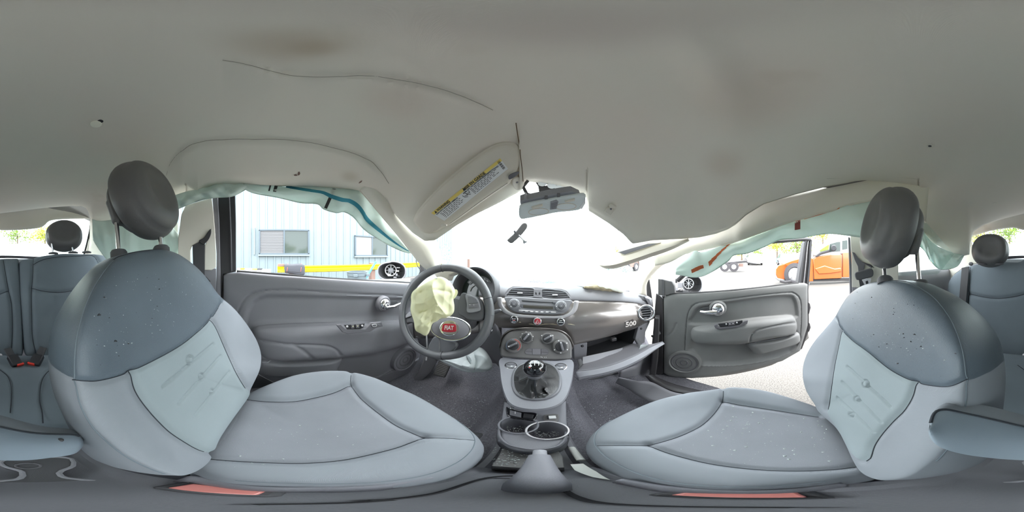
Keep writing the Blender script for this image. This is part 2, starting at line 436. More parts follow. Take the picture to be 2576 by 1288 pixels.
# ------------------------------------------------------------------ upholstered pads
class Pad:
    """a stuffed shape whose outline is given by image columns/rows + height over a plane"""
    def __init__(s, pl, outline, ctr=None, nA=200, nR=46, rnd=.02, rw=.22, pw=2.5, hc=0., dome=None):
        s.pl = pl; s.nA = nA; s.nR = nR; s.rnd = rnd; s.rw = rw; s.pw = pw; s.hc = hc; s.dome = dome
        o = cr(outline, nA, True) if outline is not None and len(outline[0]) == 3 else None
        P = np.array([Pp(u, v, pl, h) for u, v, h in o]); s.hk = o[:, 2]
        s.setup(pl.to2(P), ctr)
    def setup(s, q, ctr=None):
        s.q = q
        s.c = q.mean(0) if ctr is None else s.pl.to2(Pp(ctr[0], ctr[1], s.pl))
        w = np.arctan2(q[:, 1]-s.c[1], q[:, 0]-s.c[0]); r = np.hypot(*(q-s.c).T)
        k = np.argsort(w); s.w = w[k]; s.r = r[k]; s.hw = s.hk[k]
        g = np.linspace(-pi, pi, 361)[:-1]; hg = np.interp(g, s.w, s.hw, period=2*pi); kk = np.exp(-(np.arange(-60, 61)/16.)**2/2); kk /= kk.sum()
        s.gw = g; s.gs = np.convolve(np.r_[hg, hg, hg], kk, 'same')[360:720]
        s.lines = []; s.cuts = []
    def polar(s, Q):
        w = np.arctan2(Q[:, 1]-s.c[1], Q[:, 0]-s.c[0]); r = np.hypot(*(Q-s.c).T)
        return r/np.interp(w, s.w, s.r, period=2*pi), np.interp(w, s.w, s.hw, period=2*pi), np.interp(w, s.gw, s.gs, period=2*pi)
    def H(s, Q, seams=True):
        S, hk, hs = s.polar(Q); S = np.minimum(S, 1.02); k = S**s.pw; hd = (hk-hs)*S**12
        e = np.clip((S-1+s.rw)/s.rw, 0, 1)
        h = hs*k+hd+s.hc*(1-k)+s.rnd*np.sqrt(np.clip(1-e*e, 0, 1))
        if s.dome: h = h+s.dome(Q, S)
        if seams:
            for L, dep, wd in s.lines: h = h-dep*np.exp(-(pdist(Q, L)/wd)**2)
            for poly, dep, wd in s.cuts: h = h+dep*sstep(sdf(Q, poly)/wd*.5+.5)
        return h
    def pix(s, px, n=0, closed=False, smooth=True):
        px = (cr(px, n, closed) if smooth else lin(px, n)) if n else np.asarray(px, float)
        out = []
        for u, v in px[:, :2]:
            h = 0.
            for _ in range(6):
                q = s.pl.to2(Pp(u, v, s.pl, h)); h = .5*h+.5*float(s.H(q[None], False)[0])
            out.append(q)
        return np.array(out)
    def seam(s, px, dep=.005, wd=.006, n=40):
        L = s.pix(px, n); s.lines.append((L, dep, wd)); return L
    def on(s, L, off=0.): return s.pl.to3(L, s.H(L)+off)
    def build(s, parts, regs, thick, parent, bulge=.01, back=.75, skirt=0.):
        """parts: [(name, material, label)]; part 0 takes what no region claims; regs: list of 2D polygons for parts 1.."""
        pl = s.pl; nA, nR = s.nA, s.nR
        ss = np.linspace(0, 1, nR+1)[1:]**.85
        Q = [s.c[None]]+[s.c+k*(s.q-s.c) for k in ss]
        allQ = np.vstack(Q); V = list(pl.to3(allQ, s.H(allQ)))
        F = [(0, 1+i, 1+(i+1) % nA) for i in range(nA)]
        for k in range(nR-1):
            a = 1+k*nA; b = a+nA
            F += [(a+i, b+i, b+(i+1) % nA, a+(i+1) % nA) for i in range(nA)]
        cen = [allQ[list(f)].mean(0) for f in F]
        tng = np.roll(s.q, -1, 0)-np.roll(s.q, 1, 0); on = np.stack([tng[:, 1], -tng[:, 0]], -1); on /= np.linalg.norm(on, axis=1)[:, None]+1e-9
        if np.mean(((s.q-s.c)*on).sum(1)) < 0: on = -on
        a = 1+(nR-1)*nA
        hedge = s.H(s.q)
        for t in (.06, .15, .3, .5, .7, .86, .95, 1.):
            b = len(V)
            Qs = s.q+on*(bulge*sin(pi*min(t*.9+.05, 1))) if t < .9 else s.q-(on*.012*(t-.9)*10)
            hh = hedge*(1-t)+(-thick)*t
            V += list(pl.to3(Qs, hh))
            F += [(a+i, b+i, b+(i+1) % nA, a+(i+1) % nA) for i in range(nA)]
            cen += [s.c+.97*(s.q[i]-s.c) for i in range(nA)]
            a = b
        b = len(V); V += list(pl.to3(s.c+.5*(s.q-s.c), np.full(nA, -thick-.005)))
        F += [(a+i, b+i, b+(i+1) % nA, a+(i+1) % nA) for i in range(nA)]; cen += [s.q[i] for i in range(nA)]
        V.append(pl.to3(s.c[None], np.array([-thick-.008]))[0])
        F += [(b+i, len(V)-1, b+(i+1) % nA) for i in range(nA)]; cen += [s.q[i] for i in range(nA)]
        cen = np.array(cen); reg = np.zeros(len(F), int)
        for k, poly in enumerate(regs): reg[inpoly(cen, poly)] = k+1
        V = np.array(V); obs = []
        par = parent
        for k, (nm, m, lb) in enumerate(parts):
            ids = np.nonzero(reg == k)[0]
            if len(ids) == 0: obs.append(None); continue
            fs = [F[i] for i in ids]; used = sorted({i for f in fs for i in f}); mp = {i: j for j, i in enumerate(used)}
            # orient away from the pad's inside
            o = mk(nm, V[used], [[mp[i] for i in f] for f in fs], m, par, True, True, lb, 60)
            me = o.data
            cc = pl.to3(s.c[None], np.array([-thick*.5]))[0]-ORG[o.name]
            tot = sum((Vector(cc)-p.center).dot(p.normal)*p.area for p in me.polygons)
            if tot > 0: me.flip_normals()
            obs.append(o)
        s.obs = obs
        return obs
    def stitch(s, L, parent, r=.0011, m='thread', off=.0, name='seam'):
        return MB().tube(s.on(L, off), r, 6).out(name, m, parent)
    def edge_piping(s, parent, i0=0., i1=1., r=.0022, m='piping', off=.0):
        k = [int(i) % s.nA for i in np.arange(int(i0*s.nA), int(i1*s.nA)+1)]
        P = s.pl.to3(s.q[k], s.H(s.q[k])+off)
        return MB().tube(P, r, 6).out('piping', m, parent)

def relief(name, pl, top, bot, nu, nv, feats, m, parent=None, thick=.012, rnd=.008, smooth=True, lab=None, rw=.02):
    """a moulded panel between two image curves; feats: ('poly', px, height, width) or ('line', px, depth, width)"""
    T = pl.to2(pxs(cr(top, nu) if smooth else lin(top, nu), pl)); B = pl.to2(pxs(cr(bot, nu) if smooth else lin(bot, nu), pl))
    t = np.linspace(0, 1, nv)
    Q = (B[None]*(1-t)[:, None, None]+T[None]*t[:, None, None]).reshape(-1, 2)
    ring = np.vstack([B, T[::-1]])
    d = np.abs(pdist(Q, np.vstack([ring, ring[:1]])))
    h = -rnd*(1-np.sqrt(np.clip(1-np.clip(1-d/rw, 0, 1)**2, 0, 1)))
    for k, px, hh, wd in feats:
        if k == 'poly': h = h+hh*sstep(sdf(Q, pl.to2(pxs(px, pl)))/wd*.5+.5)
        elif k == 'spoly': h = h+hh*sstep(sdf(Q, pl.to2(pxs(px, pl, 0, 60)))/wd*.5+.5)
        elif k == 'p2': h = h+hh*sstep(sdf(Q, px)/wd*.5+.5)
        else: h = h-hh*np.exp(-(pdist(Q, pl.to2(pxs(px, pl, 0, 50, False)))/wd)**2)
    P = pl.to3(Q, h).reshape(nv, nu, 3)
    o = MB().grid(P).out(name, m, parent, label=lab, sharp=60)
    me = o.data
    if sum(p.normal.dot(Vector(pl.n))*p.area for p in me.polygons) < 0: me.flip_normals()
    if thick: solid(o, thick)
    return o
# ================================================================== THE CAR BODY (the "room")
def rbound(u):
    a = (u-U0)*2*pi/2576; s, c = abs(sin(a)), cos(a)
    yb = .50 if c > 0 else 1.08
    xb = .61
    p = 3.
    return 1/((s/xb)**p+(abs(c)/yb)**p)**(1/p)
HB = np.array([(0,536),(60,529),(120,521),(180,514),(205,515),(220,524),(228,545),(232,566),(260,563),(290,556),(340,538),(400,512),(450,488),(468,479),(480,488),(497,500),(503,490),(515,478),(540,468),(570,463),(610,461),(700,466),(800,468),(880,474),(905,478),(945,486),(985,528),(1010,556),(1040,586),(1070,606),(1095,604),(1115,590),(1150,566),(1200,537),(1250,512),(1290,490),(1314,476),(1318,452),(1345,456),(1400,467),(1440,481),(1476,492),(1483,530),(1530,560),(1570,590),(1590,613),(1640,604),(1720,600),(1760,596),(1800,587),(1830,576),(1850,564),(1875,541),(1920,513),(2000,488),(2080,468),(2180,450),(2300,452),(2314,470),(2318,583),(2345,611),(2390,635),(2425,643),(2438,640),(2442,600),(2450,580),(2470,567),(2500,556),(2540,545),(2576,536)], float)
ZA = .36
def hbv(u): return float(np.interp(u % 2576, HB[:, 0], HB[:, 1]))
ZU = np.linspace(0, 2576, 645)
_zr = np.array([rbound(u)*math.tan((644-hbv(u))*pi/1288) for u in ZU[:-1]])
_k = np.exp(-(np.arange(-90, 91)/30.)**2/2); _k /= _k.sum()
ZS = np.convolve(np.r_[_zr, _zr, _zr], _k, 'same')[len(_zr):2*len(_zr)+1]
def hz(u, f):
    """height of the roof lining at share f of the way from overhead to its rim"""
    u = u % 2576
    zb = rbound(u)*math.tan((644-hbv(u))*pi/1288)
    zs = float(np.interp(u, ZU, ZS))
    return ZA+(zs-ZA)*f**3.2+(zb-zs)*f**16
CANT = np.array([(418,440),(430,405),(460,372),(500,352),(560,345),(640,345),(740,351),(840,372),(920,400),(955,430),(978,465)], float)
FOLD = np.array([(560,150),(620,160),(700,180),(760,190),(850,192),(920,190),(1000,200),(1080,215),(1150,235),(1200,255),(1240,275)], float)
def hdisp(u, v):
    """small sags of the lining: a low seam strip over the driver's door, a fold, the torn centre edge"""
    d = 0.
    if 418 < u < 980:
        vc = np.interp(u, CANT[:, 0], CANT[:, 1]); k = min(1, (u-418)/40, (980-u)/40)
        d -= .012*k*float(sstep((v-vc)/14+.5))
    if 560 < u < 1240:
        vc = np.interp(u, FOLD[:, 0], FOLD[:, 1]); k = min(1, (u-560)/120, (1240-u)/60)
        d -= .011*k*float(sstep((v-vc)/10+.5))*float(sstep(1-(v-vc)/150))
    if u > 1308 and v > 300:
        d -= .030*math.exp(-(u-1308)/130)*float(sstep((v-300)/110))
    # broad quilting of a dropped lining
    d += .006*sin(u*2*pi/2576*3+1)*float(sstep(v/320))
    d -= .03*math.exp(-((u-1840)/90)**2)*float(sstep((v-330)/200))*float(sstep((640-v)/60))
    uc = float(np.interp(v, [0, 30, 120, 250, 400, 560], [1560, 1640, 1770, 1830, 1830, 1790]))
    d -= .016*math.exp(-((u-uc)/75)**2)*float(sstep((v-40)/160))
    d -= .012*math.exp(-((u-1500)/60)**2)*float(sstep((v-330)/120))
    return d*float(sstep((hbv(u)-v)/34))
def hpt(u, v, off=0.):
    """point of the lining on the ray of pixel u, v"""
    rb = rbound(u); te = math.tan((644-v)*pi/1288); lo, hi = 0., 1.
    for _ in range(40):
        f = (lo+hi)/2
        if f*rb*te > hz(u, f): hi = f
        else: lo = f
    f = lo; a = (u-U0)*2*pi/2576
    P = A(sin(a)*f*rb, cos(a)*f*rb, hz(u, f)+hdisp(u, v))
    P *= (1-off/np.linalg.norm(P))
    return P
us = sorted(set(list(np.linspace(0, 2576, 430)[:-1])+[1306., 1308.5, 1309.5, 2312., 2316., 2318., 1482., 1477., 497., 503., 468.]))
fs = list(np.linspace(0, 1, 62)[1:]**.8)
V = [A(0, 0, ZA)]; F = []
for f in fs:
    for u in us:
        a = (u-U0)*2*pi/2576; r = f*rbound(u); z = hz(u, f)
        v = 644-atan2(z, r)*1288/pi
        V.append(A(sin(a)*r, cos(a)*r, z+hdisp(u, v)))
n = len(us)
F += [(0, 1+i, 1+(i+1) % n) for i in range(n)]
for k in range(len(fs)-1):
    F += [(1+k*n+i, 1+(k+1)*n+i, 1+(k+1)*n+(i+1) % n, 1+k*n+(i+1) % n) for i in range(n)]
ceil_ = mk('ceiling', V, F, 'headliner')
solid(ceil_, .006, 0)
tag(ceil_, 'sagging beige fabric roof lining', kind='structure')
cm = M['headliner'].copy(); cm.name = 'stained_headliner'; ceil_.data.materials[0] = cm
nt_ = cm.node_tree; bs = nt_.nodes['Principled BSDF']; tc_ = next(n for n in nt_.nodes if n.type == 'TEX_COORD')
for (u, v, r0, col) in ((735, 112, .07, (.40, .30, .20)), (790, 120, .03, (.46, .37, .27)), (1430, 60, .10, (.50, .40, .38)), (1880, 250, .16, (.60, .49, .41)), (1820, 400, .09, (.58, .47, .39)), (880, 440, .05, (.50, .42, .32)), (1000, 250, .10, (.66, .54, .47))):
    loc = hpt(u, v)-ORG['ceiling']
    ds = nt_.nodes.new('ShaderNodeVectorMath'); ds.operation = 'DISTANCE'; ds.inputs[1].default_value = tuple(loc)
    mr = nt_.nodes.new('ShaderNodeMapRange'); mr.inputs['From Min'].default_value = 0; mr.inputs['From Max'].default_value = r0
    mr.inputs['To Min'].default_value = .42; mr.inputs['To Max'].default_value = 0; mr.interpolation_type = 'SMOOTHERSTEP'
    mx_ = nt_.nodes.new('ShaderNodeMixRGB'); mx_.inputs[2].default_value = (*col, 1)
    src = bs.inputs['Base Color'].links[0].from_socket
    nt_.links.new(tc_.outputs['Object'], ds.inputs[0]); nt_.links.new(ds.outputs['Value'], mr.inputs['Value'])
    nt_.links.new(mr.outputs['Result'], mx_.inputs[0]); nt_.links.new(src, mx_.inputs[1]); nt_.links.new(mx_.outputs[0], bs.inputs['Base Color'])
def hline(px, r, m, name, n=50, off=.0042):
    return MB().tube([hpt(u, v, off) for u, v in cr(px, n)], r, 6).out(name, m, ceil_)
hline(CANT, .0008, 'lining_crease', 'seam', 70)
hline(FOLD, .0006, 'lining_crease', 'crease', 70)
hline([(1298,306),(1303,340),(1312,390),(1316,430),(1318,452)], .0012, 'bark', 'torn_edge', 30, .012)
hline([(1840,565),(1900,535),(1960,505),(2030,487),(2120,470)], .0008, 'lining_crease', 'crease', 30, .005)
hline([(2080,448),(2180,447),(2260,446),(2308,450)], .0008, 'lining_crease', 'crease', 30)
hline([(2309,452),(2318,490),(2328,540),(2345,590)], .0007, 'beige_plastic', 'crease', 30)
# clip cap near the rear left, its empty twin on the right, dimples
def hframe(u, v):
    p = hpt(u, v); q = hpt(u+6, v); w = hpt(u, v+6)
    n_ = nrm(np.cross(q-p, w-p))
    if np.dot(n_, p) > 0: n_ = -n_
    p = p+n_*.0034
    return p, Plane(p, n_, (0, 1, .01))
p, pl = hframe(242, 311)
MB().lathe([(.012, -.003), (.012, .0025), (.010, .004), (0, .0045)], p, pl.n, 24, 1.1).out('clip_cap', 'cap_cream', ceil_)
p, pl = hframe(253, 304)
MB().lathe([(.006, -.001), (.006, .0008), (0, .0008)], p, pl.n, 16).out('clip_hole', 'black_plastic', ceil_)
p, pl = hframe(2339, 363)
MB().lathe([(.004, -.001), (.004, .001), (0, .001)], p, pl.n, 16, 1.2).out('clip_hole', 'black_plastic', ceil_)
MB().lathe([(.009, .0), (.0095, .0007), (.0088, .0014), (.0082, .0006)], p, pl.n, 24, 1.2).out('hole_rim', 'headliner', ceil_)
for u, v in ((145, 484), (2502, 512)):
    p, pl = hframe(u, v)
    MB().lathe([(.010, -.001), (.010, .0006), (.0085, .001), (0, .0004)], p, pl.n, 20, 1.2).out('clip_cap', 'headliner', ceil_)
# grime smudges over the driver's door: thin marks in the cloth
for u, v, su, sv in ((752, 428, .012, .004), (744, 432, .005, .006), (908, 452, .014, .003)):
    p, pl = hframe(u, v)
    MB().lathe([(1., 0), (.9, .0003), (0, .0005)], p*0, pl.n, 14)
    b = MB(); q = ring2((0, 0), 1, 14); b.add([p+pl.n*.0012+pl.ex*x*su*(.8+.3*sin(3*x+y))+pl.ey*y*sv for x, y in q], [tuple(range(14))])
    b.out('grime_mark', 'post_rust', ceil_)

# hatch trim over the rear window
top = [(2436,590),(2443,592),(2452,578),(2470,565),(2500,554),(2540,543),(2576,534),(2636,527),(2696,519),(2756,512),(2782,513),(2796,522),(2804,543)]
bot = [(2438,600),(2448,592),(2462,588),(2490,580),(2520,575),(2550,572),(2576,578),(2630,577),(2680,571),(2704,554),(2750,550),(2790,549),(2803,549)]
top = [(u, v-10) for u, v in top]
T = cr(top, 60); B_ = cr(bot, 60)
rows = []
for k in np.linspace(0, 1, 10):
    rows.append([Py((1-k)*a[0]+k*b[0], (1-k)*a[1]+k*b[1], -1.10-.06*k-.02*sin(pi*k)) for a, b in zip(T, B_)])
hatch = MB().grid(rows).out('trim_1', 'headliner'); solid(hatch, .02, 1); tag(hatch, kind='structure')
MB().tube([Py(u, v+9, -1.07) for u, v in T[8:]], .004, 6).out('weather_seal', 'rubber', hatch)
# rear window
rw = [Py(2442, 585, -1.2), Py(2500, 560, -1.2), Py(2796, 530, -1.2), Py(2806, 560, -1.2), Py(2815, 655, -1.32), Py(2440, 660, -1.32)]
rwg = MB().prism(rw, (0, .98, -.15), .004).out('window_2', 'clear_glass', smooth=False); tag(rwg, kind='structure')
# C pillars: left seen between rear headrest and curtain airbag
b = MB().prism([Py(228, 540, -1.06), Py(236, 566, -1.0), Py(238, 600, -1.0), Py(262, 645, -.95), Py(222, 645, -1.12), Py(210, 640, -1.16), Py(222, 600, -1.14)], (.5, .8, 0), .03)
o = b.out('trim_2', 'headliner', bev=.004); tag(o, kind='structure')
MB().tube([Py(229, 548, -1.08), Py(226, 580, -1.1), Py(218, 615, -1.13), Py(211, 642, -1.14)], .007, 6).out('weather_seal', 'rubber', o)
b = MB().prism([Py(u, v, -.96) for u, v in [(2424,640),(2441,612),(2450,640),(2466,662),(2440,667),(2420,676),(2402,690),(2390,708),(2370,700),(2357,692),(2360,676),(2372,672),(2400,676),(2418,664)]], (-.5, .8, 0), .03)
o = b.out('trim_3', 'headliner', bev=.004); tag(o, kind='structure')
MB().tube([Py(2441, 600, -1.0), Py(2446, 625, -1.02), Py(2457, 648, -1.04), Py(2465, 660, -1.04)], .006, 6).out('weather_seal', 'beige_plastic', o)
disc('belt_slot', (2442, 664), Plane(A(0, -.94, 0), (0, 1, 0)), .0, .012, .004, 'black_plastic', o, sx=1.4)

# floor: carpeted pan, raised at the toe board
rows = []
for y in np.linspace(-1.35, 1.0, 90):
    row = []
    for x in np.linspace(-.66, .66-.17*float(sstep((.30-y)/.12))*float(sstep((y+.42)/.08)), 60):
        z = -.765+.002*sin(40*x)*sin(37*y)
        z += .12*float(sstep((.16-abs(x))/.05))*float(sstep((y+.5)/.2))
        if y > .62: z += .50*((y-.62)/.38)**1.4
        if y < -.42: z += .08*float(sstep((-.42-y)/.06))
        row.append(A(x, y, z))
    rows.append(row)
fl = MB().grid(rows).out('floor', 'carpet'); solid(fl, .02, 1); tag(fl, 'dark grey carpet strewn with glass crumbs', kind='structure')
# firewall, lower body sides, tail
o = MB().box((0, 1.04, -.51), (1.36, .03, .50)).out('wall_front', 'soft_black', bev=.01); tag(o, kind='structure')
def side(name, x, y0, y1, ztop):
    b = MB()
    prof = [(x*1.02, -.80), (x, -.70), (x*.985, -.40), (x*.97, ztop-.06), (x*.985, ztop-.015), (x*1.01, ztop), (x*1.08, ztop-.01), (x*1.10, -.4), (x*1.08, -.80)]
    rows = [[A(px_, y, z) for px_, z in prof] for y in np.linspace(y0, y1, 20)]
    b.grid(rows)
    o = b.out(name, 'door_plastic'); solid(o, .006); tag(o, kind='structure'); return o
side('wall_left', -.64, -.30, -1.34, -.045)
side('wall_right', .66, -.27, -1.34, -.085)
o = MB().box((0, -1.36, -.42), (1.36, .05, .80)).out('wall_back', 'door_plastic', bev=.01); tag(o, kind='structure')
o = MB().box((-.66, .30, -.76), (.09, 1.3, .16)).out('trim_4', 'door_plastic', bev=.015); tag(o, 'driver side door sill', kind='structure')
# parcel shelf and rear wiper seen past the rear seat
b = MB().grid([[A(x, y, -.02+.02*cos(x*3)-.012*(y+1.0)**2*8+.012*sin(9*x)*.4) for x in np.linspace(-.5, .5, 30)] for y in np.linspace(-1.27, -.97, 8)])
o = b.out('parcel_shelf', 'carpet'); solid(o, .012)
tag(o, 'dark fuzzy parcel shelf behind the rear seat under the rear window', 'shelf')

# roof outside
rows = [[A(x*(1-.0*y), y, .405-.10*(x/.62)**4-.09*(max(0, y)/.55)**3-.06*(max(0, -y)/1.15)**4) for x in np.linspace(-.64, .64, 24)] for y in np.linspace(-1.2, .50, 24)]
o = MB().grid(rows).out('trim_5', 'body_paint'); solid(o, .004, 1); tag(o, 'outer roof skin', kind='structure')

# windscreen
def wsp(s, t):
    """s across -1..1, t 0 header .. 1 cowl"""
    x = s*(.52+.12*t); y = .50+.52*t-.07*s*s*(1+t); z = .215-.40*t-.03*s*s
    return A(x, y, z)
rows = [[wsp(s, t) for s in np.linspace(-1, 1, 30)] for t in np.linspace(0, 1, 16)]
wsc = MB().grid(rows).out('window_1', 'crazed_glass'); tag(wsc, 'shattered windscreen', kind='structure')
def wpx(u, v, off=0.):
    """point of a pixel on the windscreen (search)"""
    d = D(u, v); best = None
    lo, hi = .3, 1.6
    f = lambda k: zdiff(d*k)
    def zdiff(P):
        t = (P[1]-.50+.07*0)/.52
        for _ in range(6):
            s = P[0]/(.52+.12*t); t = (P[1]-.50+.07*s*s*(1+t))/.52
        s = P[0]/(.52+.12*t)
        return P[2]-(.215-.40*t-.03*s*s)
    g0 = zdiff(d*lo)
    for _ in range(50):
        mid = (lo+hi)/2
        if (zdiff(d*mid) > 0) == (g0 > 0): lo = mid
        else: hi = mid
    return d*(lo-off)
def shard(px, label, group=None, off=.03):
    P = [wpx(u, v, off+.004*math.sin(k*2.1)) for k, (u, v) in enumerate(px)]
    n_ = nrm(np.cross(P[1]-P[0], P[2]-P[0]))
    if np.dot(n_, P[0]) > 0: n_ = -n_
    o = MB().prism(P, n_, .004).out('glass_shard', 'shard_glass', smooth=False)
    tag(o, label, 'glass shard', group); return o
shard([(1112,618),(1120,606),(1128,622),(1140,640),(1150,652),(1160,664),(1146,678),(1128,690),(1112,704),(1110,660)], 'crazed green glass shard standing by the tip of the driver pillar trim')
shard([(1232,700),(1246,694),(1262,698),(1284,704),(1312,711),(1300,715),(1240,710)], 'long crazed glass shard lying at the foot of the windscreen above the left air vent')
shard([(1378,704),(1400,700),(1424,706),(1440,715),(1400,716),(1370,712)], 'crazed glass shard lying at the foot of the windscreen beside the draped passenger airbag')
shard([(1482,586),(1496,596),(1515,612),(1530,622),(1520,616),(1500,606)], 'thin grey sliver of glass high in the windscreen on the passenger side')
shard([(1496,612),(1512,617),(1524,626),(1536,638),(1532,648),(1516,646),(1508,632)], 'grey crazed glass piece hanging before the tip of the passenger sun visor')
shard([(1415,640),(1440,622),(1462,618),(1490,632),(1510,646),(1494,660),(1486,668),(1450,660),(1425,650)], 'large crazed pane piece hanging over the draped passenger airbag')
# rubber strip along the foot of the windscreen
o = MB().tube([wpx(u, v, .04) for u, v in ((1232,708),(1262,711),(1290,714),(1310,716))], .004, 6).out('trim_6', 'rubber'); tag(o, kind='structure')
# bonnet, mostly hidden by the dashboard
rows = [[A(x, y, -.27-.10*(y-1.02)-.10*(x/.7)**2-.12*(max(0, y-1.5))**2) for x in np.linspace(-.72, .72, 16)] for y in np.linspace(1.03, 1.95, 16)]
o = MB().grid(rows).out('bonnet', 'body_paint'); solid(o, .004, 1)
tag(o, 'metallic grey brown bonnet ahead of the windscreen, hidden by the dashboard', 'bonnet')

# A pillar trim, driver side: long cloth-covered strip torn loose, its tip over the steering wheel
L = cr([(905,478),(925,500),(958,540),(1000,590),(1030,628),(1062,668),(1084,681)], 40)
R_ = cr([(962,432),(985,488),(1020,540),(1052,574),(1092,598),(1108,640),(1106,672)], 40)
rows = []
for i, (a, c) in enumerate(zip(L, R_)):
    t = i/39.; r0 = .60+.16*t
    row = []
    for k in np.linspace(0, 1, 14):
        u, v = a*(1-k)+c*k
        row.append(Pr(u, v, r0-.03*sin(pi*k)))
    rows.append(row)
# close the tip with a rounded end
for e, off in ((.35, .006), (.75, .02), (1.0, .045)):
    base = rows[39]; m_ = sum(base)/len(base)
    d = nrm(rows[39][7]-rows[35][7])
    rows.append([m_+(p-m_)*(1-e*.6)*A(1, 1, 1)+d*.010*e+nrm(m_)*off for p in base])
o = MB().grid(rows).out('trim_7', 'headliner'); solid(o, .008, 0); tag(o, 'beige cloth pillar trim torn loose over the steering wheel', kind='structure')
MB().tube([rows[i][0]*.998 for i in range(40)], .004, 6).out('trim_edge', 'beige_plastic', o)
# A pillar metal and loose wire behind it
b = MB().tube([Pr(1050, 625, 1.0), Pr(1064, 660, 1.0), Pr(1068, 700, 1.0), Pr(1060, 715, 1.02)], [.02, .022, .028, .03], 8)
o = b.out('trim_8', 'black_metal'); tag(o, kind='structure')
o = MB().tube(cr([Pr(1062,640,.95), Pr(1048,652,.93), Pr(1050,668,.93), Pr(1058,680,.93), Pr(1054,690,.93)], 24), .003, 6).out('loose_wire', 'black_plastic'); tag(o, 'thin black wire dangling by the driver pillar above the door mirror', 'wire')

# passenger A pillar: bent trim strip
L = cr([(1655,650),(1640,664),(1622,690),(1611,715),(1606,738)], 30)
R_ = cr([(1690,655),(1664,668),(1638,694),(1626,715),(1626,745)], 30)
rows = [[Pr(*(a*(1-k)+c*k), .86-.02*sin(pi*k)) for k in np.linspace(0, 1, 8)] for a, c in zip(L, R_)]
o = MB().grid(rows).out('trim_9', 'beige_plastic'); solid(o, .006, 0); tag(o, kind='structure')
b = MB().prism([Pr(u, v, .92) for u, v in ((1619,694),(1634,703),(1638,730),(1642,762),(1646,800),(1636,800),(1624,745))], (-.6, -.8, 0), .04)
o = b.out('trim_10', 'black_metal', bev=.003); tag(o, kind='structure')
MB().box(Pr(1631, 699, .90), (.03, .02, .012)).out('torn_seal', 'airbag_tan', o)
b = MB().prism([Pr(u, v, .9) for u, v in ((1636,677),(1640,668),(1652,654),(1659,650),(1658,657),(1648,668))], (-.6, -.8, 0), .01)
o = b.out('trim_11', 'post_rust'); tag(o, kind='structure')

# passenger cant rail: loose header strip between roof lining and curtain airbag
top = [(1640,600),(1720,596),(1765,590),(1805,578),(1845,556),(1880,528),(1930,490),(2010,462),(2090,436),(2190,420),(2340,420)]
bot = [(1648,668),(1684,660),(1732,636),(1770,628),(1830,614),(1900,590),(1990,558),(2080,535),(2165,510),(2260,500),(2330,560)]
T = cr(top, 70); B_ = cr(bot, 70); rows = []
for i, (a, c) in enumerate(zip(T, B_)):
    t = i/69.
    rr = .66-.02*t if t > .3 else .76-.33*t
    rows.append([Pr(*(a*(1-k)+c*k), rr+.07*(1-k)-.05*sin(pi*k)*.6) for k in np.linspace(0, 1, 14)])
o = MB().grid(rows).out('trim_12', 'headliner'); solid(o, .008, 0); tag(o, 'beige passenger roof rail cover hanging loose', kind='structure')
MB().tube([r[-1]*.997 for r in rows[8:]], .003, 6).out('trim_edge', 'beige_plastic', o)

for nm, sgn, prof in (('trim_18', 1, ((.60, .385), (.68, .365), (.75, .31), (.775, .245), (.77, .215), (.75, .215))), ('trim_19', -1, ((.58, .385), (.63, .378), (.66, .355), (.67, .335), (.66, .325)))):
    rows = [[A(sgn*x, y, z-.05*max(0, y-.2)/.35) for x, z in prof] for y in np.linspace(-1.15, .56, 24)]
    o = MB().grid(rows).out(nm, 'body_paint'); solid(o, .004, 0); tag(o, 'outer roof rail', kind='structure')
# B pillars
def patch(name, px, r, m, parent=None, t=.03, bev=.003, n=0, label=None):
    px = cr(px, n, True) if n else np.asarray(px, float)
    c = Pr(*px.mean(0), r); n_ = -A(c[0], c[1], 0)
    pl = Plane(c, n_)
    return slab(name, px, pl, 0, t, m, parent, 0, bev, label)
PBL = struct('trim_13', Pr(510, 760, .68))
patch('pillar_cover', [(448,600),(456,540),(466,518),(500,506),(533,498),(538,540),(542,590),(544,640),(544,672),(532,680),(514,680),(515,618),(520,606),(527,594),(530,578),(524,588),(512,602),(497,611),(482,619),(478,630),(480,700),(448,700)], .66, 'headliner', PBL)
patch('lower_cover', [(480,690),(514,680),(544,676),(545,745),(554,780),(480,800)], .665, 'door_plastic', PBL)
patch('seal_strip', [(534,497),(548,492),(552,560),(554,640),(556,755),(544,755),(545,640),(542,595)], .672, 'door_plastic', PBL, .02)
patch('pillar_channel', [(548,488),(592,484),(594,560),(594,684),(562,690),(556,780),(552,640)], .69, 'black_plastic', PBL, .03)
patch('pillar_rib', [(574,490),(578,490),(583,600),(584,683),(580,683),(577,560)], .675, 'soft_black', PBL, .012)
patch('rear_jamb', [(425,560),(448,560),(448,720),(425,720)], .80, 'headliner', PBL, .02)
blt = thing('seat_belt', 'black driver seat belt strap running down the beige pillar', 'seat belt', Pr(497, 700, .64))
patch('strap', [(484,617),(498,610),(511,602),(516,606),(515,640),(515,695),(525,760),(500,760),(486,690)], .655, 'belt', blt, .003, .001)
patch('strap_guide', [(500,606),(512,598),(524,582),(531,575),(531,588),(525,602),(516,612),(512,616)], .652, 'black_plastic', blt, .008, .002, 30)
patch('tag_plate', [(512,695),(519,696),(530,708),(521,712),(511,703)], .650, 'black_plastic', blt, .002, .0005)
pl_ = Plane(Pr(519, 704, .646), -A(*Pr(519, 704, .646)[:2], 0))
text('tag_lettering', 'AIRBAG', Pr(519, 704, .645), pl_, .007, 'white_print', blt, xdir=Pr(526, 709, .646)-Pr(512, 698, .646))

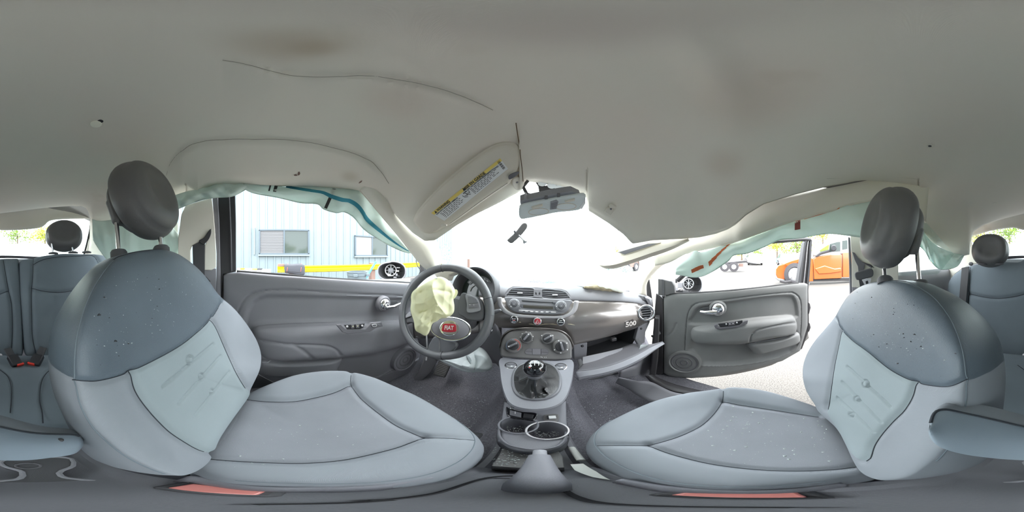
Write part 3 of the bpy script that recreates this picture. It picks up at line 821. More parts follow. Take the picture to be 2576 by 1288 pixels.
PBR = struct('trim_14', Pr(2170, 760, .68))
patch('door_jamb', [(2133,596),(2139,597),(2143,680),(2145,740),(2148,772),(2139,772),(2137,720),(2135,650)], .70, 'door_plastic', PBR, .03)
patch('pillar_cover', [(2139,594),(2190,592),(2260,610),(2260,720),(2180,720),(2164,724),(2143,723),(2142,660)], .695, 'headliner', PBR)
patch('belt_recess', [(2144,634),(2150,636),(2158,648),(2168,658),(2180,664),(2196,672),(2192,668),(2194,676),(2176,664),(2172,690),(2176,724),(2164,722),(2158,670),(2150,654)], .685, 'door_recess', PBR, .006, .001)
patch('lower_cover', [(2143,723),(2164,725),(2182,722),(2200,730),(2180,770),(2150,800),(2147,760)], .69, 'door_plastic', PBR)
patch('striker_plate', [(2136,771),(2143,771),(2140,786),(2128,786)], .68, 'black_metal', PBR, .01)
blt = thing('seat_belt', 'slack passenger seat belt with steel tongue on the beige pillar behind the open door', 'seat belt', Pr(2178, 725, .65))
patch('belt_guide', [(2150,689),(2154,685),(2186,676),(2194,677),(2197,682),(2197,692),(2192,697),(2160,705),(2152,700)], .66, 'soft_black', blt, .012, .004, 40)
patch('tongue', [(2168,704),(2180,700),(2192,700),(2189,712),(2190,724),(2180,730),(2175,716)], .655, 'silver_trim', blt, .003, .0008)
patch('tongue_slot', [(2177,708),(2183,706),(2185,714),(2179,716)], .654, 'black_plastic', blt, .003, .0005)
patch('strap', [(2160,702),(2170,702),(2176,735),(2166,735)], .665, 'belt', blt, .003, .0005)
# quarter windows
for nm, px, r in (('window_3', [(430,540),(450,540),(452,690),(430,690)], .78), ('window_4', [(2196,560),(2330,560),(2400,640),(2360,690),(2200,695)], .80)):
    o = patch(nm, px, r, 'clear_glass', None, .004, 0); tag(o, kind='structure')

# yard
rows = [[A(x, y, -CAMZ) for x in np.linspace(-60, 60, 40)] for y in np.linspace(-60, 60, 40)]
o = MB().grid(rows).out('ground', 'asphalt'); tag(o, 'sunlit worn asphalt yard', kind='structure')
# ================================================================== FRONT SEATS
def headrest(seat, uv, r, a, b, t, tilt, posts, yaw=0., rear=None):
    c = Pr(uv[0], uv[1], r)
    n_ = rot((0, 0, 1), yaw)@A(0, cos(tilt), sin(tilt))
    pl = Plane(c, n_)
    P = Pad.__new__(Pad); P.pl = pl; P.nA = 120; P.nR = 30; P.rnd = .03; P.rw = .42; P.pw = 2; P.hc = 0
    w = np.linspace(0, 2*pi, 120, endpoint=False)
    q = np.stack([a*np.sign(np.cos(w))*np.abs(np.cos(w))**.92, b*np.sign(np.sin(w))*np.abs(np.sin(w))**.92], -1)
    P.hk = np.zeros(120); P.dome = lambda Q, S: -.012*np.exp(-(S/.5)**4)
    P.setup(q)
    o = P.build([('headrest', 'headrest_vinyl', None)], [], t, seat, .012)[0]
    # hard rear shell
    MB().lathe([(a*.90, -t*.7), (a*.97, -t-.008), (a*.90, -t-.022), (a*.4, -t-.032), (0, -t-.032)], c, n_, 40, 1.0).out('rear_shell', 'headrest_vinyl', o)
    MB().prism([c-n_*(t+.0)+pl.ex*x+pl.ey*y for x, y in ((-a*.97, 0), (a*.97, 0), (a*.88, -b*.62), (a*.80, -b*.66), (-a*.80, -b*.66), (-a*.88, -b*.62))], n_, .026).out('shell_foot', 'headrest_vinyl', o, bev=.008)
    for (p0, p1, rr) in posts:
        A0 = Pr(p0[0], p0[1], rr[0]); A1 = Pr(p1[0], p1[1], rr[1])
        pst = MB().tube([A0, (A0+A1)/2, A1], .0058, 12).out('post', 'chrome', o)
        d = nrm(A0-A1)
        MB().lathe([(.018, -.012), (.018, .003), (.015, .008), (.009, .010), (0, .010)], A1, d, 28, 1.15).out('post_guide', 'soft_black', o)
    return o
def emboss(P, lines):
    for a, b, c, r in lines:
        L = P.pix([a, b], 24, smooth=False)
        m = P.pix([c])[0]
        cc = ring2(m, r, 24)
        dm = np.hypot(*(L-m).T); k0 = int(np.argmin(dm))
        for seg in (L[:k0][dm[:k0] > r*.9], L[k0:][dm[k0:] > r*.9]):
            if len(seg) > 1: P.lines.append((seg, .0042, .0030))
        P.cuts.append((cc, .0022, .006)); P.lines.append((np.vstack([cc, cc[:1]]), .0048, .0024))
        P.emb = getattr(P, 'emb', [])+[L, np.vstack([cc, cc[:1]])]

# ---- driver
S1 = thing('front_seat', 'grey driver seat with dark upper backrest, behind the steering wheel', 'car seat', A(-.28, .05, -.76))
bp = Plane(A(-.28, -.07, -.46), (0, .936, .351))
ob = [(285,655,.0),(310,643,0),(340,635,0),(375,630,0),(410,629,0),(445,640,0),(485,668,0),(515,700,0),(538,733,.005),(556,752,.01),(580,772,.02),(602,795,.035),(628,830,.05),(646,862,.06),(655,895,.065),(652,928,.065),(640,955,.05),(626,980,.03),(612,1003,.005),(575,1055,0),(535,1108,0),(513,1140,.0),(500,1168,.01),(475,1188,.025),(435,1196,.03),(380,1180,.03),(320,1150,.03),(270,1112,.03),(230,1070,.03),(203,1020,.03),(192,975,.03),(187,930,.03),(190,870,.028),(202,810,.022),(222,752,.012),(250,700,.004)]
BP1 = P = Pad(bp, ob, (400, 900), 420, 130, .022, .25, 3., 0)
sA = P.seam([(183,957),(215,960),(255,958),(330,936),(440,880),(500,835),(532,803),(548,780),(556,762)], .004, .005, 60)
sB = P.seam([(332,936),(345,985),(380,1035),(430,1085),(480,1118),(520,1140)], .006, .007, 40)
sC = P.seam([(533,803),(548,826),(572,880),(598,935),(622,976)], .006, .007, 40)
emboss(P, [((410,972),(537,865),(478,905),.0085), ((450,1015),(556,895),(507,948),.007), ((490,1047),(578,935),(533,985),.0055)])
up = P.pix([(183,957),(215,960),(255,958),(330,936),(440,880),(500,835),(532,803),(548,780),(562,752)], 50)
regV = np.vstack([up, P.pix([(600,700),(520,600),(380,560),(200,600),(120,700),(120,957)])*1.0])
insP = np.vstack([P.pix([(332,936),(345,985),(380,1035),(430,1085),(480,1118),(520,1140)], 30), P.pix([(535,1108),(575,1055),(612,1003)]), P.pix([(622,976),(598,935),(572,880),(548,826),(533,803)], 24), P.pix([(500,835),(440,880)])])
back = P.build([('backrest', 'light_fabric', None), ('vinyl_panel', 'dark_vinyl', 'dark blue grey vinyl upper backrest'), ('insert_panel', 'insert_fabric', 'pale ribbed centre panel with raised line and circle motif')], [regV, insP], .13, S1, .012)
for L in (sA, sB, sC): P.stitch(L, S1, .0007, off=.0006)
P.edge_piping(S1, 0, .26, .0016, 'thread'); P.edge_piping(S1, .58, 1., .0010, 'rear_fabric', .0006)
cp = Plane(A(-.28, -.1, -.47), (0, -.093, .996), (0, 1, 0))
oc = [(610,1003,.0),(636,987,.02),(675,969,.045),(740,946,.055),(800,936,.06),(845,934,.06),(885,937,.055),(940,951,.04),(1000,976,.025),(1052,999,.008),(1110,1032,0),(1160,1066,-.008),(1186,1090,-.01),(1194,1110,-.01),(1183,1136,-.01),(1145,1166,-.01),(1075,1194,-.01),(970,1211,-.008),(850,1217,-.005),(740,1216,0),(620,1211,.0),(540,1199,0),(490,1175,0),(500,1150,0),(540,1100,0),(578,1050,0)]
CP1 = C = Pad(cp, oc, (800, 1090), 300, 80, .026, .3, 2.6, -.012)
t1 = C.seam([(883,936),(882,962),(895,985),(920,1012),(985,1062),(1030,1085),(1068,1098),(1130,1101),(1194,1106)], .007, .007, 60)
t2 = C.seam([(618,1003),(680,1008),(740,1007),(800,996),(845,983),(880,966)], .008, .008, 40)
t3 = C.seam([(515,1152),(580,1158),(680,1163),(770,1164),(870,1155),(980,1130),(1030,1113),(1068,1098)], .007, .007, 60)
ins = np.vstack([C.pix([(618,1003),(680,1008),(740,1007),(800,996),(845,983),(880,966)], 24), C.pix([(895,985),(920,1012),(985,1062),(1030,1085),(1068,1098)], 24), C.pix([(1068,1098),(980,1130),(870,1155),(770,1164),(680,1163),(580,1158),(515,1152)], 30)])
C.build([('cushion', 'light_fabric', None), ('cushion_panel', 'cushion_fabric', 'worn flat centre of the cushion')], [ins], .15, S1, .010)
for L in (t1, t2, t3): C.stitch(L, S1, .0008, off=.0008)
C.edge_piping(S1, .36, .80, .0010, 'rear_fabric', .0006)
MB().box((-.29, .10, -.71), (.40, .46, .13)).out('seat_base', 'soft_black', S1, bev=.02)
for x in (-.47, -.11): MB().box((x, .12, -.765), (.04, .52, .03)).out('seat_rail', 'steel', S1, bev=.004)
# plastic side cover along the inner edge
rows = [[Pp(u, v, cp, h) for u, v, h in zip(np.linspace(a, b, 40), cr(c, 40)[:, 1], np.full(40, hh))] for (a, b, c, hh) in ((480, 1085, [(480,1196),(620,1222),(780,1226),(950,1220),(1085,1200)], -.025), (440, 1080, [(440,1210),(620,1234),(780,1237),(950,1232),(1080,1208)], -.10))]
o = MB().grid(rows).out('side_cover', 'console_grey', S1); solid(o, .006, 0)
headrest(S1, (386, 488), .425, .099, .110, .062, .28, [((293, 560), (299, 638), (.405, .385)), ((403, 598), (406, 628), (.405, .395))], .12)
# belt anchor by the door
b = MB().prism([Px(u, v, -.50) for u, v in ((640,935),(655,945),(700,968),(650,976),(632,978))], (1, 0, 0), .004); b.out('belt_anchor', 'belt', S1, bev=.001)

# ---- passenger
S2 = thing('front_seat', 'blue grey passenger seat by the open door, dusted with glass crumbs', 'car seat', A(.29, .05, -.78))
bp2 = Plane(A(.29, -.07, -.48), (0, .941, .34))
ob = [(2280,709,0),(2310,722,0),(2345,745,0),(2370,772,.005),(2394,808,.012),(2412,850,.02),(2424,895,.028),(2430,950,.03),(2430,1010,.03),(2418,1065,.03),(2392,1118,.03),(2350,1165,.03),(2300,1198,.03),(2240,1208,.025),(2200,1196,.015),(2178,1168,.005),(2150,1125,0),(2118,1080,0),(2076,1040,.0),(2052,1015,.03),(2032,985,.05),(2022,952,.065),(2023,918,.065),(2035,885,.055),(2055,855,.04),(2082,825,.02),(2106,796,.01),(2124,764,.005),(2145,737,0),(2180,716,0),(2230,707,0)]
BP2 = P = Pad(bp2, ob, (2250, 940), 420, 130, .022, .25, 3., 0)
sA = P.seam([(2106,798),(2112,824),(2140,855),(2180,885),(2240,933),(2300,962),(2350,972),(2390,972),(2432,955)], .004, .005, 60)
sB = P.seam([(2300,964),(2290,1000),(2268,1035),(2240,1062),(2210,1095),(2190,1125),(2180,1160)], .006, .007, 40)
sC = P.seam([(2114,832),(2106,870),(2095,920),(2086,975),(2078,1030)], .006, .007, 40)
emboss(P, [((2131,922),(2240,1022),(2178,966),.009), ((2118,960),(2216,1062),(2156,1004),.0075), ((2106,1000),(2196,1086),(2141,1044),.006)])
up = P.pix([(2098,790),(2112,824),(2140,855),(2180,885),(2240,933),(2300,962),(2350,972),(2390,972),(2432,955)], 50)
regV = np.vstack([up, P.pix([(2500,955),(2500,800),(2420,680),(2280,640),(2120,680),(2060,760)])])
insP = np.vstack([P.pix([(2300,964),(2290,1000),(2268,1035),(2240,1062),(2210,1095),(2190,1125),(2180,1160)], 30), P.pix([(2150,1125),(2118,1080),(2078,1030)]), P.pix([(2086,975),(2095,920),(2106,870),(2114,832)], 16), P.pix([(2140,855),(2180,885),(2240,933)])])
P.build([('backrest', 'light_fabric', None), ('vinyl_panel', 'dark_vinyl', 'speckled dark blue grey vinyl upper backrest'), ('insert_panel', 'insert_fabric', 'pale centre panel with raised line and circle motif')], [regV, insP], .13, S2, .012)
for L in (sA, sB, sC): P.stitch(L, S2, .0007, off=.0006)
P.edge_piping(S2, 0, .38, .0010, 'rear_fabric', .0006); P.edge_piping(S2, .78, 1., .0016, 'thread')
cp2 = Plane(A(.29, -.1, -.50), (0, -.09, .996), (0, 1, 0))
oc = [(2078,1040,0),(2045,1022,.015),(1990,1003,.035),(1930,986,.045),(1880,978,.052),(1832,976,.052),(1785,983,.045),(1725,991,.03),(1650,1009,.02),(1575,1040,.0),(1520,1070,-.008),(1498,1095,-.01),(1500,1122,-.01),(1532,1154,-.01),(1600,1189,-.01),(1680,1211,-.01),(1760,1221,-.005),(1860,1225,0),(1960,1222,0),(2060,1213,0),(2130,1202,0),(2186,1190,0),(2195,1172,0),(2175,1150,0),(2140,1105,0),(2110,1070,0)]
CP2 = C = Pad(cp2, oc, (1850, 1100), 300, 80, .026, .3, 2.6, -.012)
t1 = C.seam([(1820,976),(1818,1005),(1800,1035),(1770,1065),(1735,1085),(1690,1103),(1630,1118),(1560,1119),(1503,1120)], .007, .007, 60)
t2 = C.seam([(1818,1006),(1850,1014),(1900,1022),(1960,1031),(2060,1047)], .008, .008, 40)
t3 = C.seam([(1630,1118),(1665,1133),(1720,1150),(1800,1168),(1900,1180),(2000,1184),(2100,1180),(2180,1170)], .007, .007, 60)
ins = np.vstack([C.pix([(1818,1006),(1850,1014),(1900,1022),(1960,1031),(2060,1047)], 24), C.pix([(2110,1070),(2140,1105),(2180,1170)]), C.pix([(2180,1170),(2100,1180),(2000,1184),(1900,1180),(1800,1168),(1720,1150),(1665,1133),(1630,1118)], 30), C.pix([(1690,1103),(1735,1085),(1770,1065),(1800,1035)])])
C.build([('cushion', 'light_fabric', None), ('cushion_panel', 'cushion_fabric', 'stained flat centre of the cushion')], [ins], .15, S2, .010)
for L in (t1, t2, t3): C.stitch(L, S2, .0008, off=.0008)
C.edge_piping(S2, .36, .80, .0016, 'piping', .001)
MB().box((.30, .10, -.73), (.40, .46, .12)).out('seat_base', 'soft_black', S2, bev=.02)
for x in (.12, .48): MB().box((x, .12, -.775), (.04, .52, .03)).out('seat_rail', 'steel', S2, bev=.004)
rows = [[Pp(u, v, cp2, hh) for u, v in cr(c, 40)] for c, hh in (([(1560,1206),(1680,1224),(1820,1234),(1980,1232),(2120,1216)], -.025), ([(1545,1214),(1680,1240),(1820,1244),(1980,1243),(2130,1228)], -.10))]
o = MB().grid(rows).out('side_cover', 'console_grey', S2); solid(o, .006, 0)
headrest(S2, (2214, 562), .425, .089, .103, .058, .22, [((2306, 622), (2313, 714), (.415, .385)), ((2224, 668), (2227, 706), (.44, .41))], -.10)

# ---- armrest swung down behind the camera
AR = thing('armrest', 'padded blue grey armrest with ribbed fabric top lying across behind the front seats', 'armrest', Pd(2480, 1130, .42))
topE = cr([(2338,1072),(2348,1036),(2374,1016),(2410,1011),(2480,1020),(2576,1044),(2640,1062),(2690,1073),(2766,1082),(2786,1106)], 60)
botE = cr([(2336,1090),(2344,1108),(2368,1126),(2420,1142),(2500,1153),(2576,1158),(2640,1158),(2700,1152),(2762,1142),(2786,1122)], 60)
seam_ = cr([(2337,1080),(2350,1040),(2376,1030),(2420,1038),(2500,1056),(2576,1074),(2640,1087),(2690,1092),(2766,1095),(2786,1110)], 60)
def arow(i):
    t = i/59.; e = sqrt(max(0, 1-(max(0, .10-t)/.10)**2))*sqrt(max(0, 1-(max(0, t-.96)/.04)**2))
    P = []
    dd = .215+.13*t
    for k in np.linspace(0, 1, 9): P.append(Pd(*(topE[i]*(1-k)+seam_[i]*k), dd+.02*(1-k)**1.5*e))
    for k in np.linspace(.03, 1, 15): P.append(Pd(*(seam_[i]*(1-k)+botE[i]*k), dd-.010*sin(pi*k*.9)*e+.012*k*k))
    c1 = P[-1]; c0 = P[0]; m_ = (c0+c1)/2; d = nrm(m_)
    for k in np.linspace(.15, .9, 6): P.append(c1*(1-k)+c0*k+d*(.035*sin(pi*k)*e))
    return P
rows = [arow(i) for i in range(60)]
fab = MB().grid([r[:9] for r in rows]).out('armrest_top', 'light_fabric', AR)
vb = MB(); vb.grid([r[8:]+[r[0]] for r in rows])
vb.add(rows[0], [tuple(range(len(rows[0])))]); vb.add(rows[-1], [tuple(range(len(rows[-1])))])
vb.out('armrest_shell', 'armrest_vinyl', AR)
MB().tube([r[8]*.997 for r in rows[2:58]], .0016, 6).out('seam', 'thread', AR)
pA = Plane(Pd(150, 1107, .325), -D(150, 1107))
disc('screw_head', (151, 1107), pA, .004, .0035, .004, 'black_metal', AR)
MB().tube(cr([Pd(98, 1092, .325), Pd(104, 1098, .323), Pd(97, 1108, .32), Pd(92, 1118, .32)], 12), .003, 6).out('torn_gap', 'black_plastic', AR)

# ---- belt buckles between seats and console
def buckle(label, px, z, ang):
    b_ = thing('belt_buckle', label, 'buckle', Pz(*px, z))
    c = Pz(*px, z); R = rot((0, 0, 1), ang)
    MB().box(c-A(0, 0, .03), (.030, .062, .06), R).out('buckle_case', 'soft_black', b_, bev=.005)
    MB().box(c+A(0, 0, .0015), (.021, .045, .006), R).out('release_button', 'buckle_red', b_, bev=.002, label='red release button')
    MB().box(c+R@A(-.012, 0, .001), (.004, .052, .008), R).out('slot_lip', 'black_plastic', b_)
    MB().tube([c-A(0, 0, .05), c-A(0, 0, .10), c-A(0, 0, .2)], .008, 8).out('stalk', 'belt', b_)
    return b_
buckle('belt buckle with red button beside the driver seat cushion', (545, 1232), -.55, -.15)
buckle('belt buckle with red button beside the passenger seat cushion', (1860, 1245), -.56, .15)

# ================================================================== REAR SEAT
rp = Plane(A(0, -.76, -.50), (0, .93, .36))
def rear_back(label, ob, ctr, seams, knobs):
    T_ = thing('folding_seat', label, 'car seat', Pp(ctr[0], 890, rp))
    P = Pad(rp, [(u, v, 0.) for u, v in ob], ctr, 200, 50, .03, .35, 2, 0)
    LL = [P.seam(s_, .010, .010, 40) for s_ in seams]
    P.build([('backrest', 'rear_fabric', None)], [], .12, T_, .006)
    for L in LL: P.stitch(L, T_, .0016, off=.002)
    for u, v in knobs:
        q = P.pix([(u, v)]); p = P.on(q, .002)[0]
        MB().lathe([(.009, -.004), (.009, .002), (.006, .005), (0, .006)], p, rp.n, 16).out('fastener', 'silver_trim', T_)
    return T_, P
RB1, PR1 = rear_back('left rear backrest behind the driver seat', [(49,668),(55,655),(80,650),(110,644),(150,639),(200,639),(240,640),(266,646),(285,665),(296,700),(300,800),(290,895),(200,896),(110,897),(72,897),(62,880),(57,820),(51,740)], (170, 760),
    [[(84,650),(82,700),(79,740),(80,800),(82,850),(92,895)], [(79,724),(110,732),(150,735),(200,728),(260,715),(296,708)], [(84,664),(110,652),(150,645),(200,643),(235,643),(250,665),(265,690)]], [(130,884)])
RB2, PR2 = rear_back('right rear backrest behind the passenger seat', [(2621,656),(2615,651),(2600,651),(2580,652),(2562,660),(2520,659),(2490,661),(2450,667),(2425,676),(2402,690),(2386,715),(2378,780),(2380,890),(2440,894),(2500,896),(2560,903),(2600,902),(2628,898),(2632,860),(2630,800),(2626,720)], (2520, 760),
    [[(2584,654),(2590,690),(2597,730),(2605,770),(2607,830),(2604,895)], [(2436,738),(2470,746),(2510,750),(2560,744),(2597,731)], [(2440,672),(2438,700),(2436,738),(2434,800)]], [(2577,893)])
def rear_headrest(seat, uv, r, a, b, posts, yaw):
    c = Pr(uv[0], uv[1], r); n_ = rot((0, 0, 1), yaw)@A(0, .97, .22); pl = Plane(c, n_)
    P = Pad.__new__(Pad); P.pl = pl; P.nA = 90; P.nR = 20; P.rnd = .035; P.rw = .5; P.pw = 2; P.hc = 0; P.hk = np.zeros(90)
    P.dome = lambda Q, S: -.018*np.exp(-(S/.6)**4)
    w = np.linspace(0, 2*pi, 90, endpoint=False)
    P.setup(np.stack([a*np.cos(w), b*np.sign(np.sin(w))*np.abs(np.sin(w))**.85], -1))
    o = P.build([('headrest', 'headrest_vinyl', None)], [], .07, seat, .012)[0]
    for p0, p1, rr in posts:
        MB().tube([Pr(*p0, rr), Pr(*p1, rr)], .0055, 10).out('post', 'steel', o)
        MB().lathe([(.022, -.004), (.022, .004), (.012, .008), (0, .008)], Pr(*p1, rr-.005), (0, 0, 1), 20, 1.2).out('post_guide', 'soft_black', o)
rear_headrest(RB1, (162, 588), .875, .092, .080, [((130, 610), (134, 638), .865), ((181, 622), (184, 636), .86)], -.2)
rear_headrest(RB2, (2490, 626), .875, .094, .084, [((2470, 650), (2472, 664), .875), ((2512, 655), (2512, 664), .875)], .25)
MB().lathe([(.022, -.004), (.022, .004), (.012, .008), (0, .008)], Pr(218, 635, .90), (0, 0, 1), 20, 1.2).out('release_knob', 'soft_black', RB1)
# rear cushion
RC = thing('rear_bench', 'dark blue grey rear bench cushion with two belt buckles', 'car seat', A(0, -.52, -.74))
cpl = Plane(A(0, -.52, -.525), (0, -.06, 1), (0, 1, 0))
w = np.linspace(0, 2*pi, 200, endpoint=False)
P = Pad.__new__(Pad); P.pl = cpl; P.nA = 200; P.nR = 50; P.rnd = .03; P.rw = .3; P.pw = 2; P.hc = 0; P.hk = np.zeros(200); P.dome = None
P.setup(np.stack([.60*np.sign(np.cos(w))*np.abs(np.cos(w))**.3, .235*np.sign(np.sin(w))*np.abs(np.sin(w))**.35], -1))
s1 = P.seam([(170,915),(130,930),(110,950),(102,975),(100,1010),(106,1040),(108,1066)], .003, .012)
s2 = P.seam([(2560,920),(2580,935),(2596,950),(2604,975),(2604,1010),(2602,1040)], .003, .012)
P.build([('cushion', 'rear_fabric', None)], [], .18, RC, .008)
P.stitch(s1, RC, .0016, off=.006); P.stitch(s2, RC, .0016, off=.006)
for lab, u, v, yaw, dz in (('rear buckle with red button on the seat gap, tilted towards the passenger side', 37, 908, .5, 0), ('rear buckle with red button on the seat gap, tilted towards the driver side', 92, 906, -.5, 0)):
    c = Pz(u, v, -.485); T_ = thing('rear_buckle', lab, 'buckle', c)
    R = rot((0, 0, 1), yaw)@rot((1, 0, 0), -.45)
    MB().box(c, (.045, .060, .028), R).out('buckle_case', 'black_plastic', T_, bev=.004)
    sgn = -1 if yaw > 0 else 1
    MB().box(c+R@A(.0+sgn*.010, .028, .002), (.030, .010, .024), R).out('release_button', 'red_button', T_, bev=.002, label='red release button')
    MB().box(c+R@A(-sgn*.0, -.05, -.004), (.035, .06, .008), R).out('strap', 'belt', T_, bev=.002)
# rear belt by the right backrest
b = MB().prism([Pp(u, v, rp, .045) for u, v in ((2419,674),(2438,670),(2428,780),(2410,780))], rp.n, .003)
o = b.out('rear_belt', 'belt', bev=.001); tag(o, 'dark rear seat belt strap running down the right rear backrest', 'seat belt')
disc('anchor_bolt', (2427, 787), rp, .05, .011, .012, 'white_print', o)
# ================================================================== DASHBOARD
DB = thing('dashboard', 'grey dashboard with metallic brown painted panel across the car', 'dashboard', A(0, .72, -.50))
def strip(name, top, bot, ytop, ybot, bulge, m, nu=60, nv=10, thick=.01, label=None, parent=None, under=None, smooth=True):
    f = cr if smooth else lin
    T = f(top, nu); B_ = f(bot, nu); rows = []
    for a, c in zip(T, B_):
        row = []
        for k in np.linspace(0, 1, nv):
            row.append(Py(*(a*(1-k)+c*k), ytop*(1-k)+ybot*k-bulge*sin(pi*k)**.8))
        if under: row.append(row[-1]+A(0, under, -.004))
        rows.append(row)
    o = MB().grid(rows).out(name, m, parent or DB, label=label, sharp=50)
    if thick: solid(o, thick, 0)
    return o
# soft upper pad, passenger side + centre, with a top deck running to the windscreen
padT = [(1205,706),(1240,712),(1290,717),(1350,720),(1440,723),(1500,729),(1570,736),(1602,741),(1624,744),(1638,752)]
padB = [(1205,744),(1240,746),(1272,747),(1350,751),(1432,755),(1500,756),(1560,758),(1600,762),(1624,769),(1640,780)]
strip('upper_pad', padT, padB, .685, .655, .008, 'pad_plastic', 70)
T = cr(padT, 70); rows = []
for i, a in enumerate(T):
    p = Py(a[0], a[1], .685); rows.append([p, p+A(0, .02, .004), p+A(0, .10, -.002), p+A(0, .20, -.02), p+A(0, .34, -.045)])
o = MB().grid(rows).out('top_deck', 'pad_plastic', DB); solid(o, .008)
# painted fascia
faT = [(1205,746),(1240,748),(1272,749),(1350,753),(1432,757),(1500,758),(1560,760),(1598,763),(1622,770),(1641,782)]
faB = [(1205,835),(1240,826),(1262,822),(1350,824),(1420,834),(1440,866),(1500,852),(1560,836),(1600,822),(1630,808),(1646,798)]
strip('painted_fascia', faT, faB, .655, .635, .030, 'fascia_paint', 90, 22, .01, 'glossy grey brown painted fascia', under=.03, smooth=False)
# end cap towards the passenger door
MB().prism([Py(u, v, .64) for u, v in ((1622,748),(1634,752),(1641,772),(1648,790),(1648,800),(1640,804),(1628,790),(1640,782))], (-.5, -.86, 0), .06).out('end_cap', 'door_plastic', DB, bev=.004)
# left dash behind the wheel
strip('driver_pad', [(1046,716),(1075,700),(1110,690),(1150,690),(1200,700),(1215,706)], [(1040,760),(1075,752),(1110,750),(1150,750),(1200,748),(1215,746)], .72, .68, .01, 'pad_plastic', 30)
strip('driver_fascia', [(1038,758),(1080,750),(1150,748),(1215,746)], [(1040,850),(1085,850),(1150,846),(1215,834)], .68, .65, .02, 'fascia_paint', 30)
strip('knee_panel', [(1050,848),(1100,846),(1160,842),(1215,832),(1262,824)], [(1075,910),(1110,905),(1160,900),(1215,908),(1262,915)], .66, .72, -.01, 'door_plastic', 40)
o = strip('column_side', [(1205,770),(1240,800),(1262,850)], [(1205,890),(1240,905),(1264,930)], .62, .66, 0, 'door_plastic', 20)
# recess of the heater unit under the fascia
# instrument pod
ip = Plane(Py(1196, 726, .62), (-.05, -.95, .3))
POD = thing('instrument_pod', 'round instrument pod with dark dial behind the steering wheel', 'gauge', Py(1196, 760, .62))
c = Py(1194, 730, .63)
MB().lathe([(.098, -.10), (.100, -.02), (.098, .020), (.094, .026), (.088, .022), (.084, .0), (.080, -.06)], c, ip.n, 48).out('pod_hood', 'soft_black', POD)
MB().lathe([(.083, -.045), (0, -.046)], c, ip.n, 48).out('dial_face', 'dark_glass', POD)
pf = Plane(c-ip.n*.042, ip.n)
b = MB()
q1 = [(.070*cos(a), .070*sin(a)) for a in np.linspace(.25, 2.6, 40)]; q2 = [(.050*cos(a), .050*sin(a)) for a in np.linspace(.25, 2.6, 40)]
b.grid([[pf.to3(np.array([x]), np.array([.001]))[0] for x in q1], [pf.to3(np.array([x]), np.array([.001]))[0] for x in q2]])
b.out('scale_band', 'radio_grey', POD)
for a in np.linspace(.4, 2.45, 9):
    MB().box(pf.to3(np.array([(.061*cos(a), .061*sin(a))]), np.array([.0018]))[0], (.004, .0015, .010), rot(pf.n, 0)@rot((0, 1, 0), a-pi/2)).out('scale_mark', 'white_print', POD)
MB().tube(pf.to3(np.array([(.040*cos(a), .034*sin(a)-.004) for a in np.linspace(0, pi, 30)]), np.full(30, .003)), .002, 6).out('inner_ring', 'silver_trim', POD)
for u, v in ((1152, 733), (1158, 724)):
    p = Pp(u, v, pf, .003); MB().lathe([(.0035, 0), (.0035, .001), (0, .0012)], p, pf.n, 16).out('warning_lamp', 'red_lamp', POD, label='lit red warning lamp')
MB().prism([Py(u, v, .60) for u, v in ((1092,690),(1100,684),(1125,680),(1145,676),(1150,684),(1130,692),(1124,705),(1100,700))], (0, -1, .2), .05).out('pod_bracket', 'beige_plastic', POD, bev=.004)

# ---- radio and air vents
rp0 = Plane(A(0, .632, -.165), (0, -.965, .263))
RD = thing('radio', 'grey car radio with two round knobs under twin air vents', 'radio', Pp(1352, 790, rp0))
slab('bezel', [(1273,747),(1352,750),(1435,755),(1435,768),(1430,780),(1420,787),(1400,790),(1352,790),(1310,787),(1290,782),(1278,772),(1273,760)], rp0, .020, .04, 'radio_grey', RD, 80, .004)
strip('glare_surround', [(1262,748),(1264,765),(1276,780),(1300,790),(1350,794),(1400,795),(1425,790),(1441,776),(1445,757)], [(1252,748),(1255,770),(1270,787),(1298,796),(1350,799),(1404,800),(1432,795),(1449,780),(1455,757)], .600, .604, .004, 'silver_trim', 70, 6, .006, 'thin rim with white fascia glare painted in as silver', RD)  # white glare on the body-colour fascia painted as silver, with its thin rim
for (u, v) in ((1293, 765), (1412, 770)):
    k = disc('volume_knob' if u < 1350 else 'tuning_knob', (u, v), rp0, .034, .0215, .018, 'radio_grey', RD, .005)
    ringo('knob_ring', (u, v), rp0, .0345, .0115, .0010, 'knob_grey', k)
    disc('knob_cap', (u, v), rp0, .037, .0100, .004, 'knob_grey', k, .002)
    MB().box(Pp(u, v, rp0, .0378), (.006, .001, .0015)).out('knob_print', 'white_print', k)
    for du, dv in ((-12, 1), (11, 0), (6, -9)):
        MB().box(Pp(u+du, v+dv, rp0, .034), (.003, .002, .003)).out('knob_print', 'white_print', k)
    if u < 1350: MB().box(Pp(1286, 771, rp0, .034), (.007, .002, .005)).out('knob_print', 'white_print', k)
slab('disc_slot', [(1313,755),(1388,760),(1394,759),(1397,761),(1394,764),(1388,762),(1313,758)], rp0, .0215, .004, 'black_plastic', RD, 0, .0006)
disc('eject_button', (1394, 761), rp0, .024, .0042, .004, 'knob_grey', RD, .001)
slab('display_frame', [(1312,764),(1352,766),(1393,769),(1396,774),(1393,780),(1352,778),(1316,775),(1310,769)], rp0, .0215, .004, 'knob_grey', RD, 50, .001)
slab('display', [(1316,767),(1391,771),(1391,778),(1316,774)], rp0, .0225, .002, 'display_glass', RD, 0, .0008)
slab('preset_bar', [(1305,779),(1350,783),(1399,784),(1399,787),(1350,786.5),(1305,782.5)], rp0, .0235, .004, 'silver_trim', RD, 0, .001)
